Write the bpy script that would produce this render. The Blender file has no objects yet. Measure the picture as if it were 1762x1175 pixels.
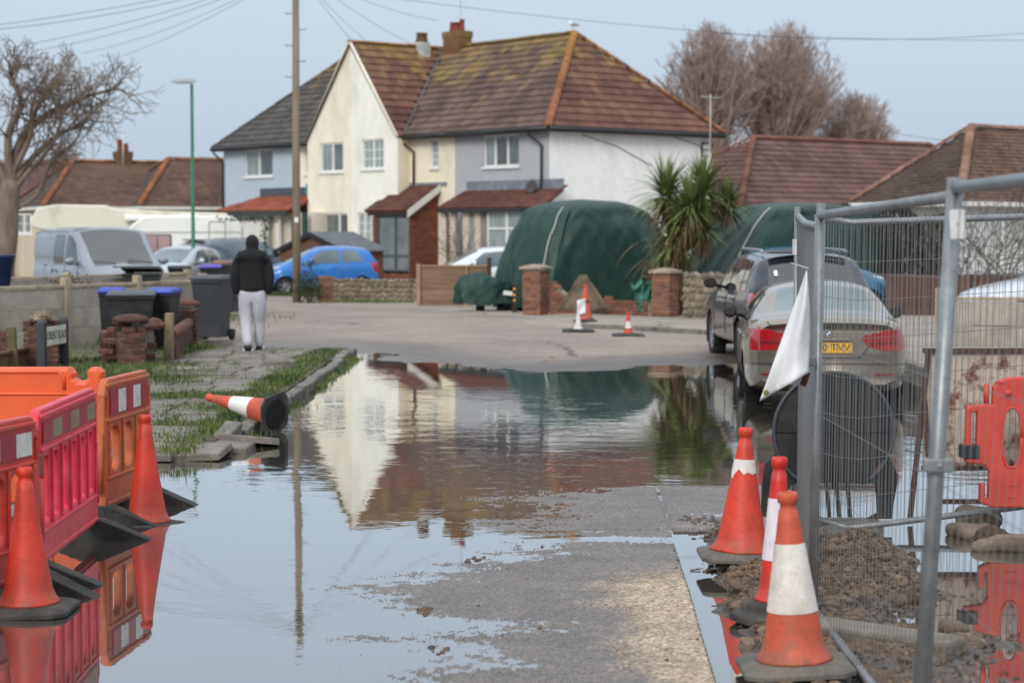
import bpy, math, random
import numpy as np
from mathutils import Vector, Matrix, noise as mnoise
random.seed(7); np.random.seed(7)
R = math.radians
sc = bpy.context.scene
COL = sc.collection

# ------------------------------------------------------------------ camera
H, F, PX, PY, HORIZON = 1.9, 3426.0, 881.0, 587.5, 401.0
PITCH = math.atan((PY - HORIZON) / F)
cam = bpy.data.cameras.new('camera')
cam.sensor_width = 36.0
cam.lens = F / 1762.0 * 36.0
cam.clip_start, cam.clip_end = 0.1, 6000
cam.dof.use_dof = True
cam.dof.focus_distance = 13.0
cam.dof.aperture_fstop = 2.8
cam.dof.aperture_blades = 9
camo = bpy.data.objects.new('camera', cam)
camo.location = (0, 0, H)
camo.rotation_euler = (math.pi / 2 - PITCH, 0, 0)
COL.objects.link(camo)
sc.camera = camo

# ------------------------------------------------------------------ sky and sun
SUN_EL, SUN_AZ = 30.0, 200.0          # azimuth clockwise from +Y
world = bpy.data.worlds.new('World'); sc.world = world; world.use_nodes = True
nt = world.node_tree; nt.nodes.clear()
def N(t, typ, **kw):
    n = t.nodes.new(typ)
    for k, v in kw.items(): setattr(n, k, v)
    return n
wo = N(nt, 'ShaderNodeOutputWorld'); wb = N(nt, 'ShaderNodeBackground')
sk = N(nt, 'ShaderNodeTexSky'); sk.sky_type = 'NISHITA'; sk.sun_disc = False
sk.sun_elevation = R(SUN_EL); sk.sun_rotation = R(SUN_AZ); sk.dust_density = 3.0; sk.air_density = 1.0
mx = N(nt, 'ShaderNodeMix'); mx.data_type = 'RGBA'
mx.inputs[0].default_value = 0.86      # thin even overcast over the clear sky
tc = N(nt, 'ShaderNodeTexCoord'); sp = N(nt, 'ShaderNodeSeparateXYZ')
nt.links.new(tc.outputs['Generated'], sp.inputs[0])
mr = N(nt, 'ShaderNodeMapRange'); mr.inputs[1].default_value = 0.0; mr.inputs[2].default_value = 1.0
mr.inputs[3].default_value = 1.0; mr.inputs[4].default_value = 2.2
nt.links.new(sp.outputs[2], mr.inputs[0])
vm = N(nt, 'ShaderNodeVectorMath', operation='SCALE')
cr_ = N(nt, 'ShaderNodeMix'); cr_.data_type = 'RGBA'; nt.links.new(sp.outputs[2], cr_.inputs[0]); cr_.inputs[6].default_value = (4.85, 5.85, 7.0, 1); cr_.inputs[7].default_value = (6.9, 7.1, 7.4, 1)
nt.links.new(cr_.outputs[2], vm.inputs[0])
nt.links.new(mr.outputs[0], vm.inputs['Scale'])
nt.links.new(sk.outputs[0], mx.inputs[6]); nt.links.new(vm.outputs[0], mx.inputs[7])
nt.links.new(mx.outputs[2], wb.inputs[0]); wb.inputs[1].default_value = 0.1
nt.links.new(wb.outputs[0], wo.inputs[0])
sun = bpy.data.lights.new('sun', 'SUN'); sun.energy = 1.5; sun.angle = R(24); sun.color = (1.0, 0.96, 0.91)
suno = bpy.data.objects.new('sun', sun); COL.objects.link(suno)
az, el = R(SUN_AZ), R(SUN_EL)
sd = Vector((math.sin(az) * math.cos(el), math.cos(az) * math.cos(el), math.sin(el)))
suno.rotation_euler = sd.to_track_quat('Z', 'Y').to_euler()
suno.location = sd * 100
vs = sc.view_settings
vs.view_transform = 'Standard'; vs.look = 'None'; vs.exposure = 0.12; vs.gamma = 1.0; vs.use_curve_mapping = False
sc.render.engine = 'CYCLES'
sc.cycles.use_denoising = True
sc.cycles.max_bounces = 6; sc.cycles.transparent_max_bounces = 6

# ------------------------------------------------------------------ pixel -> place helpers (photo pixels, 1762 x 1175)
ct, st_ = math.cos(PITCH), math.sin(PITCH)
def ray(px, py):
    a, b = (px - PX) / F, (PY - py) / F
    return Vector((a, ct + b * st_, -st_ + b * ct))
def G(px, py, z=0.0):
    d = ray(px, py); t = (z - H) / d.z
    return Vector((d.x * t, d.y * t, z))
def AT(px, py, Y):
    d = ray(px, py); t = Y / d.y
    return Vector((d.x * t, Y, H + d.z * t))
def hit(px, py, o, n):
    d = ray(px, py); c = Vector((0, 0, H)); t = (Vector(o) - c).dot(n) / d.dot(n)
    return c + d * t
def lin(c):
    c = c / 255.0
    return c / 12.92 if c <= 0.04045 else ((c + 0.055) / 1.055) ** 2.4
def rgb(c): return (lin(c[0]), lin(c[1]), lin(c[2]), 1.0)

# ------------------------------------------------------------------ materials
MATS = {}
def mat(name, col, col2=None, rough=0.6, vs=4.0, var=0.12, bump=0.0, bs=60.0, metal=0.0, coat=0.0, rnd=0.0,
        dirt=None, dirt_amt=0.5, dirt_s=1.5, spec=0.5, stretch=(1, 1, 1), ramp=(0.4, 0.62), pos=False, dirt_r=(.48, .72), splash=None, rough2=None, sheen=0.0, sat_rnd=0.0):
    """colours are sRGB 0-255 base colours"""
    if name in MATS: return MATS[name]
    m = bpy.data.materials.new(name); m.use_nodes = True; t = m.node_tree
    b = t.nodes['Principled BSDF']; L = t.links.new
    if pos:
        g = N(t, 'ShaderNodeNewGeometry'); src = g.outputs['Position']
    else:
        g = N(t, 'ShaderNodeTexCoord'); src = g.outputs['Object']
    mp = N(t, 'ShaderNodeMapping'); mp.inputs['Scale'].default_value = stretch; L(src, mp.inputs[0])
    oi = N(t, 'ShaderNodeObjectInfo')
    if rnd or sat_rnd:
        sh = N(t, 'ShaderNodeVectorMath', operation='SCALE'); sh.inputs[0].default_value = (13, 7, 29)
        L(oi.outputs['Random'], sh.inputs['Scale']); ad = N(t, 'ShaderNodeVectorMath', operation='ADD')
        L(mp.outputs[0], ad.inputs[0]); L(sh.outputs[0], ad.inputs[1]); vec = ad.outputs[0]
    else: vec = mp.outputs[0]
    def noi(s, det=4.0, r=0.55):
        n = N(t, 'ShaderNodeTexNoise'); n.inputs['Scale'].default_value = s; n.inputs['Detail'].default_value = det
        n.inputs['Roughness'].default_value = r; L(vec, n.inputs['Vector']); return n.outputs[0]
    def rmp(v, a, c, lo=0.0, hi=1.0):
        n = N(t, 'ShaderNodeMapRange'); n.inputs[1].default_value = a; n.inputs[2].default_value = c
        n.inputs[3].default_value = lo; n.inputs[4].default_value = hi; L(v, n.inputs[0]); return n.outputs[0]
    def mixc(f, a, c):
        n = N(t, 'ShaderNodeMix'); n.data_type = 'RGBA'
        if isinstance(f, float): n.inputs[0].default_value = f
        else: L(f, n.inputs[0])
        for v, k in ((a, 6), (c, 7)):
            if isinstance(v, tuple): n.inputs[k].default_value = v
            else: L(v, n.inputs[k])
        return n.outputs[2]
    c = rgb(col)
    if col2 is not None: c = mixc(rmp(noi(vs), *ramp), rgb(col), rgb(col2))
    if dirt is not None:
        c = mixc(rmp(noi(dirt_s, 6.0, 0.65), dirt_r[0], dirt_r[1], 0.0, dirt_amt), c, rgb(dirt))
    if splash is not None:                # mud thrown up from the ground
        tcs = N(t, 'ShaderNodeTexCoord'); sxs = N(t, 'ShaderNodeSeparateXYZ'); L(tcs.outputs['Object'], sxs.inputs[0])
        ns_ = N(t, 'ShaderNodeTexNoise'); ns_.inputs['Scale'].default_value = 14.0; ns_.inputs['Detail'].default_value = 6.0; ns_.inputs['Roughness'].default_value = .7; L(tcs.outputs['Object'], ns_.inputs['Vector'])
        a_ = N(t, 'ShaderNodeMath', operation='MULTIPLY'); L(rmp(sxs.outputs[2], 0.0, splash[1], 1.0, 0.0), a_.inputs[0]); L(rmp(ns_.outputs[0], .38, .62), a_.inputs[1])
        m_ = N(t, 'ShaderNodeMath', operation='MULTIPLY'); L(a_.outputs[0], m_.inputs[0]); m_.inputs[1].default_value = splash[2]
        c = mixc(m_.outputs[0], c, rgb(splash[0]))
    if var or rnd:
        mul = rmp(noi(vs * 7.3, 3.0), 0.3, 0.7, 1 - var, 1 + var)
        if rnd:
            o2 = rmp(oi.outputs['Random'], 0.0, 1.0, 1 - rnd, 1 + rnd)
            k = N(t, 'ShaderNodeMath', operation='MULTIPLY'); L(mul, k.inputs[0]); L(o2, k.inputs[1]); mul = k.outputs[0]
        hs = N(t, 'ShaderNodeHueSaturation'); L(mul, hs.inputs['Value'])
        if sat_rnd: L(rmp(oi.outputs['Random'], 0.0, 1.0, 0.5 - sat_rnd, 0.5 + sat_rnd), hs.inputs['Hue'])
        if isinstance(c, tuple): hs.inputs['Color'].default_value = c
        else: L(c, hs.inputs['Color'])
        c = hs.outputs[0]
    if isinstance(c, tuple): b.inputs['Base Color'].default_value = c
    else: L(c, b.inputs['Base Color'])
    if rough2 is not None: L(rmp(noi(vs * 2.1), 0.35, 0.65, rough, rough2), b.inputs['Roughness'])
    else: b.inputs['Roughness'].default_value = rough
    b.inputs['Metallic'].default_value = metal; b.inputs['Coat Weight'].default_value = coat
    b.inputs['Coat Roughness'].default_value = 0.06; b.inputs['Specular IOR Level'].default_value = spec
    if sheen: b.inputs['Sheen Weight'].default_value = sheen
    if bump:
        bp = N(t, 'ShaderNodeBump'); bp.inputs['Strength'].default_value = 1.0; bp.inputs['Distance'].default_value = bump
        L(noi(bs, 5.0, 0.6), bp.inputs['Height']); L(bp.outputs[0], b.inputs['Normal'])
    MATS[name] = m
    return m

# ------------------------------------------------------------------ mesh helpers
FR = {}
class MB:
    def __init__(s): s.v, s.f, s.m, s.s = [], [], [], []
    def add(s, vs, fs, m=0, smooth=False):
        o = len(s.v); s.v.extend([tuple(p) for p in vs])
        for f in fs: s.f.append(tuple(i + o for i in f)); s.m.append(m); s.s.append(smooth)
        return s
    def box(s, c, d, m=0, rot=None, taper=1.0):
        x, y, z = d[0] / 2, d[1] / 2, d[2] / 2; t = taper
        P = [(-x, -y, -z), (x, -y, -z), (x, y, -z), (-x, y, -z), (-x * t, -y * t, z), (x * t, -y * t, z), (x * t, y * t, z), (-x * t, y * t, z)]
        P = [Vector(p) for p in P]
        if rot is not None: P = [rot @ p for p in P]
        P = [p + Vector(c) for p in P]
        return s.add(P, [(3, 2, 1, 0), (4, 5, 6, 7), (0, 1, 5, 4), (1, 2, 6, 5), (2, 3, 7, 6), (3, 0, 4, 7)], m)
    def box2(s, a, b, m=0):
        return s.box([(a[i] + b[i]) / 2 for i in range(3)], [abs(b[i] - a[i]) for i in range(3)], m)
    def tube(s, pts, r, n=8, m=0, cap=True, smooth=True):
        pts = [Vector(p) for p in pts]; k = len(pts)
        rs = r if isinstance(r, (list, tuple)) else [r] * k
        up = None; vs = []
        for i, p in enumerate(pts):
            d = (pts[min(i + 1, k - 1)] - pts[max(i - 1, 0)])
            if d.length < 1e-9: d = Vector((0, 0, 1))
            d.normalize()
            if up is None:
                a = Vector((0, 0, 1)) if abs(d.z) < 0.9 else Vector((1, 0, 0)); up = (a - d * a.dot(d)).normalized()
            else:
                up = up - d * up.dot(d)
                if up.length < 1e-6: up = d.orthogonal()
                up.normalize()
            w = d.cross(up)
            for j in range(n):
                t = 2 * math.pi * j / n
                vs.append(p + (up * math.cos(t) + w * math.sin(t)) * rs[i])
        fs = []
        for i in range(k - 1):
            for j in range(n):
                a, b = i * n + j, i * n + (j + 1) % n
                fs.append((a, b, b + n, a + n))
        s.add(vs, fs, m, smooth)
        if cap:
            o = len(s.v) - len(vs)
            s.f.append(tuple(o + j for j in reversed(range(n)))); s.m.append(m); s.s.append(False)
            s.f.append(tuple(o + (k - 1) * n + j for j in range(n))); s.m.append(m); s.s.append(False)
        return s
    def lathe(s, prof, n=20, mtx=None, m=0, smooth=True, f=None):
        vs = []
        for r, z in prof:
            for j in range(n):
                t = 2 * math.pi * j / n; p = Vector((r * math.cos(t), r * math.sin(t), z))
                if f: p = f(p)
                vs.append(mtx @ p if mtx is not None else p)
        fs = []
        for i in range(len(prof) - 1):
            for j in range(n):
                a, b = i * n + j, i * n + (j + 1) % n
                fs.append((a, b, b + n, a + n))
        s.add(vs, fs, m, smooth)
        o = len(s.v) - len(vs)
        if prof[0][0] > 1e-6: s.f.append(tuple(o + j for j in reversed(range(n)))); s.m.append(m); s.s.append(False)
        if prof[-1][0] > 1e-6: s.f.append(tuple(o + (len(prof) - 1) * n + j for j in range(n))); s.m.append(m); s.s.append(False)
        return s
    def prism(s, poly, vec, m=0):
        poly = [Vector(p) for p in poly]; vec = Vector(vec); n = len(poly)
        nrm = Vector((0, 0, 0))
        for i in range(n): nrm += poly[i].cross(poly[(i + 1) % n])
        if nrm.dot(vec) > 0: poly.reverse()
        vs = poly + [p + vec for p in poly]
        fs = [tuple(range(n)), tuple(reversed(range(n, 2 * n)))]
        for i in range(n): j = (i + 1) % n; fs.append((j, i, i + n, j + n))
        return s.add(vs, fs, m)
    def grid(s, fn, nu, nv, m=0, smooth=True, close=False):
        vs = [fn(i / nu, j / nv) for i in range(nu + 1) for j in range(nv + 1)]
        fs = []
        for i in range(nu):
            for j in range(nv):
                a = i * (nv + 1) + j
                fs.append((a, a + nv + 1, a + nv + 2, a + 1))
        return s.add(vs, fs, m, smooth)
    def mesh(s, name, mats, inv=None):
        me = bpy.data.meshes.new(name)
        vs = s.v if inv is None else [tuple(inv @ Vector(p)) for p in s.v]
        me.from_pydata(vs, [], s.f)
        for mm in (mats if isinstance(mats, (list, tuple)) else [mats]): me.materials.append(mm)
        me.polygons.foreach_set('material_index', s.m); me.polygons.foreach_set('use_smooth', s.s)
        me.update(); return me
    def build(s, name, mats, parent=None, world=False, bevel=0.0, solid=0.0, kind=None, label=None):
        inv = None
        if parent is not None and world: inv = world_of(parent).inverted()
        me = s.mesh(name, mats, inv)
        o = bpy.data.objects.new(name, me); COL.objects.link(o)
        if parent is not None: o.parent = parent
        if solid:
            md = o.modifiers.new('thickness', 'SOLIDIFY'); md.thickness = solid; md.offset = 0
        if bevel:
            md = o.modifiers.new('bevel', 'BEVEL'); md.width = bevel; md.segments = 2; md.limit_method = 'ANGLE'; md.angle_limit = R(40)
        if kind: o['kind'] = kind
        if label: o['label'] = label
        return o
def world_of(o):
    m = o.matrix_basis.copy()
    p = o.parent
    while p is not None: m = p.matrix_basis @ m; p = p.parent
    return m
def thing(name, label, cat, loc=(0, 0, 0), rotz=0.0, group=None):
    o = bpy.data.objects.new(name, None); COL.objects.link(o)
    o.empty_display_size = 0.2
    o.location = loc; o.rotation_euler = (0, 0, rotz); o['label'] = label; o['category'] = cat
    if group: o['group'] = group
    return o
def tag(o, label, cat, group=None):
    o['label'] = label; o['category'] = cat
    if group: o['group'] = group
    return o
def copy_tree(o, parent=None):
    c = o.copy(); COL.objects.link(c); c.parent = parent
    for ch in list(o.children): copy_tree(ch, c)
    return c
def inst(name, me, parent, mtx):
    o = bpy.data.objects.new(name, me); COL.objects.link(o)
    o.parent = parent; o.matrix_basis = mtx
    return o
def plate(outlines, thick, bevel=0.004, res=12):
    """2-D outlines (list of [(x, y)...], later ones are holes) -> (verts, faces), extruded along z, centred"""
    cu = bpy.data.curves.new('tmp', 'CURVE'); cu.dimensions = '2D'; cu.fill_mode = 'BOTH'
    cu.extrude = max(thick / 2 - bevel, 0.0005); cu.bevel_depth = bevel; cu.bevel_resolution = 1; cu.offset = -bevel
    for ol in outlines:
        s = cu.splines.new('POLY'); s.points.add(len(ol) - 1); s.use_cyclic_u = True
        for p, (x, y) in zip(s.points, ol): p.co = (x, y, 0, 1)
    o = bpy.data.objects.new('tmp', cu); COL.objects.link(o)
    dg = bpy.context.evaluated_depsgraph_get()
    me = bpy.data.meshes.new_from_object(o.evaluated_get(dg))
    vs = [v.co.copy() for v in me.vertices]; fs = [tuple(p.vertices) for p in me.polygons]
    bpy.data.objects.remove(o); bpy.data.curves.remove(cu); bpy.data.meshes.remove(me)
    return vs, fs
def rrect(x0, y0, x1, y1, r, n=5):
    out = []
    for cx, cy, a in ((x1 - r, y1 - r, 0), (x0 + r, y1 - r, 90), (x0 + r, y0 + r, 180), (x1 - r, y0 + r, 270)):
        for k in range(n + 1):
            t = R(a + 90 * k / n); out.append((cx + r * math.cos(t), cy + r * math.sin(t)))
    return out
def text_mesh(txt, size, depth=0.002, align='CENTER'):
    cu = bpy.data.curves.new('tmp', 'FONT'); cu.body = txt; cu.size = size; cu.extrude = depth; cu.align_x = align; cu.align_y = 'CENTER'
    o = bpy.data.objects.new('tmp', cu); COL.objects.link(o)
    dg = bpy.context.evaluated_depsgraph_get()
    me = bpy.data.meshes.new_from_object(o.evaluated_get(dg))
    vs = [v.co.copy() for v in me.vertices]; fs = [tuple(p.vertices) for p in me.polygons]
    bpy.data.objects.remove(o); bpy.data.curves.remove(cu); bpy.data.meshes.remove(me)
    return vs, fs
def nz(x, y, z=0.0, s=1.0): return mnoise.noise(Vector((x * s, y * s, z)))
def axes(ex, ey, o):
    """matrix whose x, y columns are the given unit vectors, at o"""
    ex = Vector(ex).normalized(); ey = Vector(ey); ey = (ey - ex * ey.dot(ex)).normalized(); ez = ex.cross(ey)
    m = Matrix((ex, ey, ez)).transposed().to_4x4(); m.translation = Vector(o); return m
# ================================================================== GROUND, WATER, PATHS
def vnoise(x, y, seed=0):
    xi, yi = np.floor(x).astype(np.int64), np.floor(y).astype(np.int64)
    fx, fy = x - xi, y - yi
    fx, fy = fx * fx * (3 - 2 * fx), fy * fy * (3 - 2 * fy)
    def h(a, b):
        n = (a * 374761393 + b * 668265263 + seed * 974711) & 0x7fffffff
        n = ((n ^ (n >> 13)) * 1274126177) & 0x7fffffff
        n = (n ^ (n >> 16)) & 0xffff
        return n / 32767.5 - 1.0
    a, b, c, d = h(xi, yi), h(xi + 1, yi), h(xi, yi + 1), h(xi + 1, yi + 1)
    return a + (b - a) * fx + (c - a) * fy + (a - b - c + d) * fx * fy
def fbm(x, y, o=4, seed=0, g=0.5):
    t, a = 0, 1.0
    for i in range(o): t = t + a * vnoise(x * 2 ** i + 17.3 * i, y * 2 ** i - 9.1 * i, seed + i); a *= g
    return t
def sdist(poly, X, Y):
    """signed distance, positive inside"""
    d = np.full(X.shape, 1e18); ins = np.zeros(X.shape, bool); n = len(poly)
    for i in range(n):
        ax, ay = poly[i]; bx, by = poly[(i + 1) % n]; ex, ey = bx - ax, by - ay
        t = np.clip(((X - ax) * ex + (Y - ay) * ey) / (ex * ex + ey * ey + 1e-12), 0, 1)
        d = np.minimum(d, (X - ax - t * ex) ** 2 + (Y - ay - t * ey) ** 2)
        c = ((ay > Y) != (by > Y)) & (X < (bx - ax) * (Y - ay) / ((by - ay) if by != ay else 1e-12) + ax)
        ins ^= c
    d = np.sqrt(d); return np.where(ins, d, -d)
def sm(x, a, b):
    t = np.clip((x - a) / (b - a), 0, 1); return t * t * (3 - 2 * t)
def pxpoly(pts): return [tuple(G(x, y)[:2]) for x, y in pts]

FAR_DRY = pxpoly([(-900, 596), (560, 599), (600, 604), (645, 607), (700, 619), (760, 627), (850, 637), (940, 641), (1010, 638), (1070, 635), (1140, 631),
                  (1210, 627), (1300, 624), (1600, 618), (2600, 612), (2600, 402.4), (-1500, 402.4)])
PATH_EDGE = -2.56
LEFT_LAND = [(PATH_EDGE, 31.8), (PATH_EDGE, 26), (PATH_EDGE, 18.4), (-2.75, 17.7), (-3.1, 17.25), (-4.0, 16.9), (-14, 16.0), (-60, 18), (-60, 70), (-11, 70), (-7.0, 42), (-5.3, 34.2), (-5.1, 32.2)]
RIGHT_LAND = [(1.3, 39.2), (3.5, 36.5), (4.6, 35.0), (5.25, 33.2), (5.45, 31), (5.5, 24), (5.5, 8), (60, 8), (200, 40), (200, 200), (-2, 200), (-2.6, 50), (0.5, 43.5), (0.2, 41)]
def slab_edge(Y): return 0.99 - 0.036 * (12.0 - Y)
def height(X, Y):
    """ground height in metres; the flood water stands at z = 0"""
    n1 = fbm(X * 0.7, Y * 2.6, 4, 3); n2 = fbm(X * 9, Y * 9, 3, 11); n3 = fbm(X * 28, Y * 28, 2, 21)
    z = np.full(X.shape, -0.05) + 0.008 * fbm(X * .4, Y * .4, 3, 5)
    # far road, dry
    sf = sdist(FAR_DRY, X, Y)
    far = sf * 0.015 + 0.005 * fbm(X * 1.1, Y * 0.9, 3, 8) * np.clip(1.3 - sf / 6, 0, 1) + 0.0015 * n2
    far = np.minimum(far, 0.05 + 0.0015 * n2 + 0.004 * fbm(X * .3, Y * .3, 3, 2))
    z = np.maximum(z, np.where(sf > -1.5, far, -1))
    # near concrete carriageway slab
    xs = np.interp(Y, [2, 6, 8.9, 9.7, 10.6, 11.1, 11.9, 12.9, 14.4, 14.9, 15.3], [-.1, -.2, -.25, -.46, -.62, -.42, -.12, .12, .4, .75, 1.3])
    near = (X - xs) * 0.013 + 0.006 * n1 * np.clip(1.15 - (X - xs) * 0.45, .3, 1) + 0.0026 * n2 + 0.003 * n3
    near = np.minimum(near, 0.026 + 0.0012 * n2 + 0.0008 * n3)
    near += 0.016 * sm(X + .12 * n1, .3, .62) * (1 - sm(Y + .3 * n1, 10.4, 11.3))
    near -= 0.016 * np.exp(-((Y - 12.28 - .05 * n1) / .16) ** 2)
    near -= 0.05 * sm(Y, 14.75, 15.3)
    ex = slab_edge(Y)
    joint = np.exp(-((Y - 12.62 - .012 * n1) / 0.03) ** 2) * 0.014
    left_of = X < ex
    nearz = (Y < 16) & (X < ex) & (X > -2.2)
    z = np.where(nearz, np.maximum(z, near - joint), z)
    # small slab beyond the joint
    ss = (X > ex) & (X < 1.9) & (Y > 12.55 + .05 * n2) & (Y < 15.6)
    sz = 0.012 + 0.004 * n1 + 0.0015 * n2 + 0.0013 * n3 - 0.016 * np.exp(-((Y - 13.35) / .22) ** 2 - ((X - 1.35) / .25) ** 2) - 0.05 * sm(Y, 14.75, 15.3) - joint
    z = np.where(ss, np.maximum(z, sz), z)
    z = np.where((np.abs(X - ex) < .0135) & (Y < 15) & (Y > 12.55), z - .010, z)
    # broken ground beside it
    mud = (X > ex) & (Y < 12.56 + .06 * n2)
    d = X - ex
    mz = -0.035 + 0.075 * sm(d + .06 * n2 + .05 * n1, .1, .32) * (1 - .55 * sm(X, 1.7, 2.4))
    mz += 0.035 * fbm(X * 2.3, Y * 2.3, 3, 31) + 0.016 * n2 * sm(d, .15, .35) + 0.006 * n3
    heap = np.exp(-((X - 1.93) / .33) ** 2 - ((Y - 11.55) / .75) ** 2)
    heap2 = np.exp(-((X - 1.75) / .22) ** 2 - ((Y - 10.6) / .5) ** 2)
    mz += 0.05 * heap + .04 * heap2 + (heap + heap2) * (0.05 * n2 + 0.05 * np.abs(fbm(X * 6, Y * 6, 4, 41)))
    mz -= 0.05 * sm(X, 2.15, 2.5)
    z = np.where(mud, mz, z)
    mud2 = (X > 1.9) & (Y >= 12.5) & (Y < 14.6)
    z = np.where(mud2, np.maximum(z, -.03 + .03 * fbm(X * 2, Y * 1.5, 3, 51) - .03 * sm(Y, 13, 14.3)), z)
    # land
    sl = sdist(LEFT_LAND, X, Y)
    z = np.where(sl > -.4, np.maximum(z, -0.06 + 0.14 * sm(sl, -0.12, 0.12) + 0.012 * fbm(X * 1.2, Y * 1.2, 3, 61) * sm(sl, 0, .4)), z)
    sr = sdist(RIGHT_LAND, X, Y)
    rise = 0.1 * sm(X, 0.2, 1.8) + 0.03
    z = np.where(sr > -.1, np.maximum(z, z * 0 + np.where(sr > 0, rise * sm(sr, 0, .1) + np.where(sr < .1, -.02, 0), -1)), z)
    z = np.where(Y > 62, 0.06, z)
    return z
def hz(x, y): return float(height(np.array([float(x)]), np.array([float(y)]))[0])

rows = np.concatenate([[-40, -10, 0, 3, 4.2], np.exp(np.linspace(math.log(5), math.log(46), 760)), np.exp(np.linspace(math.log(46.6), math.log(90), 60)), [100, 130, 200, 400, 1000, 4000]])
colt = np.concatenate([[-8, -3, -1.4, -.8, -.55], np.linspace(-.4, -.105, 110), np.linspace(-.1, .165, 480), np.linspace(.17, .4, 90), [.55, .8, 1.4, 3, 8]])
YY, TT = np.meshgrid(rows, colt, indexing='ij')
XX = TT * np.maximum(YY + 1.0, 6.0)
for _i, _y in enumerate(rows):                      # let one grid line follow the slab edge
    if 4.0 < _y < 15.4:
        for _d in (-.012, .012):
            _e = slab_edge(_y) + _d; _j = int(np.argmin(np.abs(XX[_i] - _e))); XX[_i, _j] = _e
ZZ = height(XX, YY)
_g = np.random.RandomState(5).normal(0, 1, ZZ.shape) * ((YY < 15.4) & (YY > 4) & (XX > -1.6) & (XX < 1.9))
ZZ = ZZ + .0016 * _g * (1 - .9 * sm(XX, .25, .55) * (1 - sm(YY, 10.6, 11.8)))
nr, nc = XX.shape
gm = bpy.data.meshes.new('ground')
gm.vertices.add(nr * nc); gm.vertices.foreach_set('co', np.stack([XX, YY, ZZ], -1).ravel())
idx = np.arange(nr * nc).reshape(nr, nc)
quads = np.stack([idx[:-1, :-1], idx[:-1, 1:], idx[1:, 1:], idx[1:, :-1]], -1).reshape(-1, 4)
gm.loops.add(quads.size); gm.loops.foreach_set('vertex_index', quads.ravel().astype(np.int32))
gm.polygons.add(len(quads)); gm.polygons.foreach_set('loop_start', np.arange(0, quads.size, 4, dtype=np.int32))
gm.polygons.foreach_set('use_smooth', np.ones(len(quads), bool))
gm.update(calc_edges=True)
EX = slab_edge(YY)
sl = sdist(LEFT_LAND, XX, YY); sr = sdist(RIGHT_LAND, XX, YY)
c_con = ((XX < EX) & (YY < 20) & (sl < 0) | ((XX >= EX) & (XX < 1.9) & (YY > 12.55) & (YY < 20))).astype(float)
c_mud = ((XX >= EX - .01) & (YY < 12.56) | (XX > 1.9) & (YY < 14.8)).astype(float) * (XX < 5.4)
c_soil = (sl > -.1).astype(float)
c_pave = (sr > 0).astype(float) * (YY < 60)
ca = gm.color_attributes.new('zone', 'FLOAT_COLOR', 'POINT')
ca.data.foreach_set('color', np.stack([c_con, c_mud, c_soil, c_pave], -1).ravel())

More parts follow.
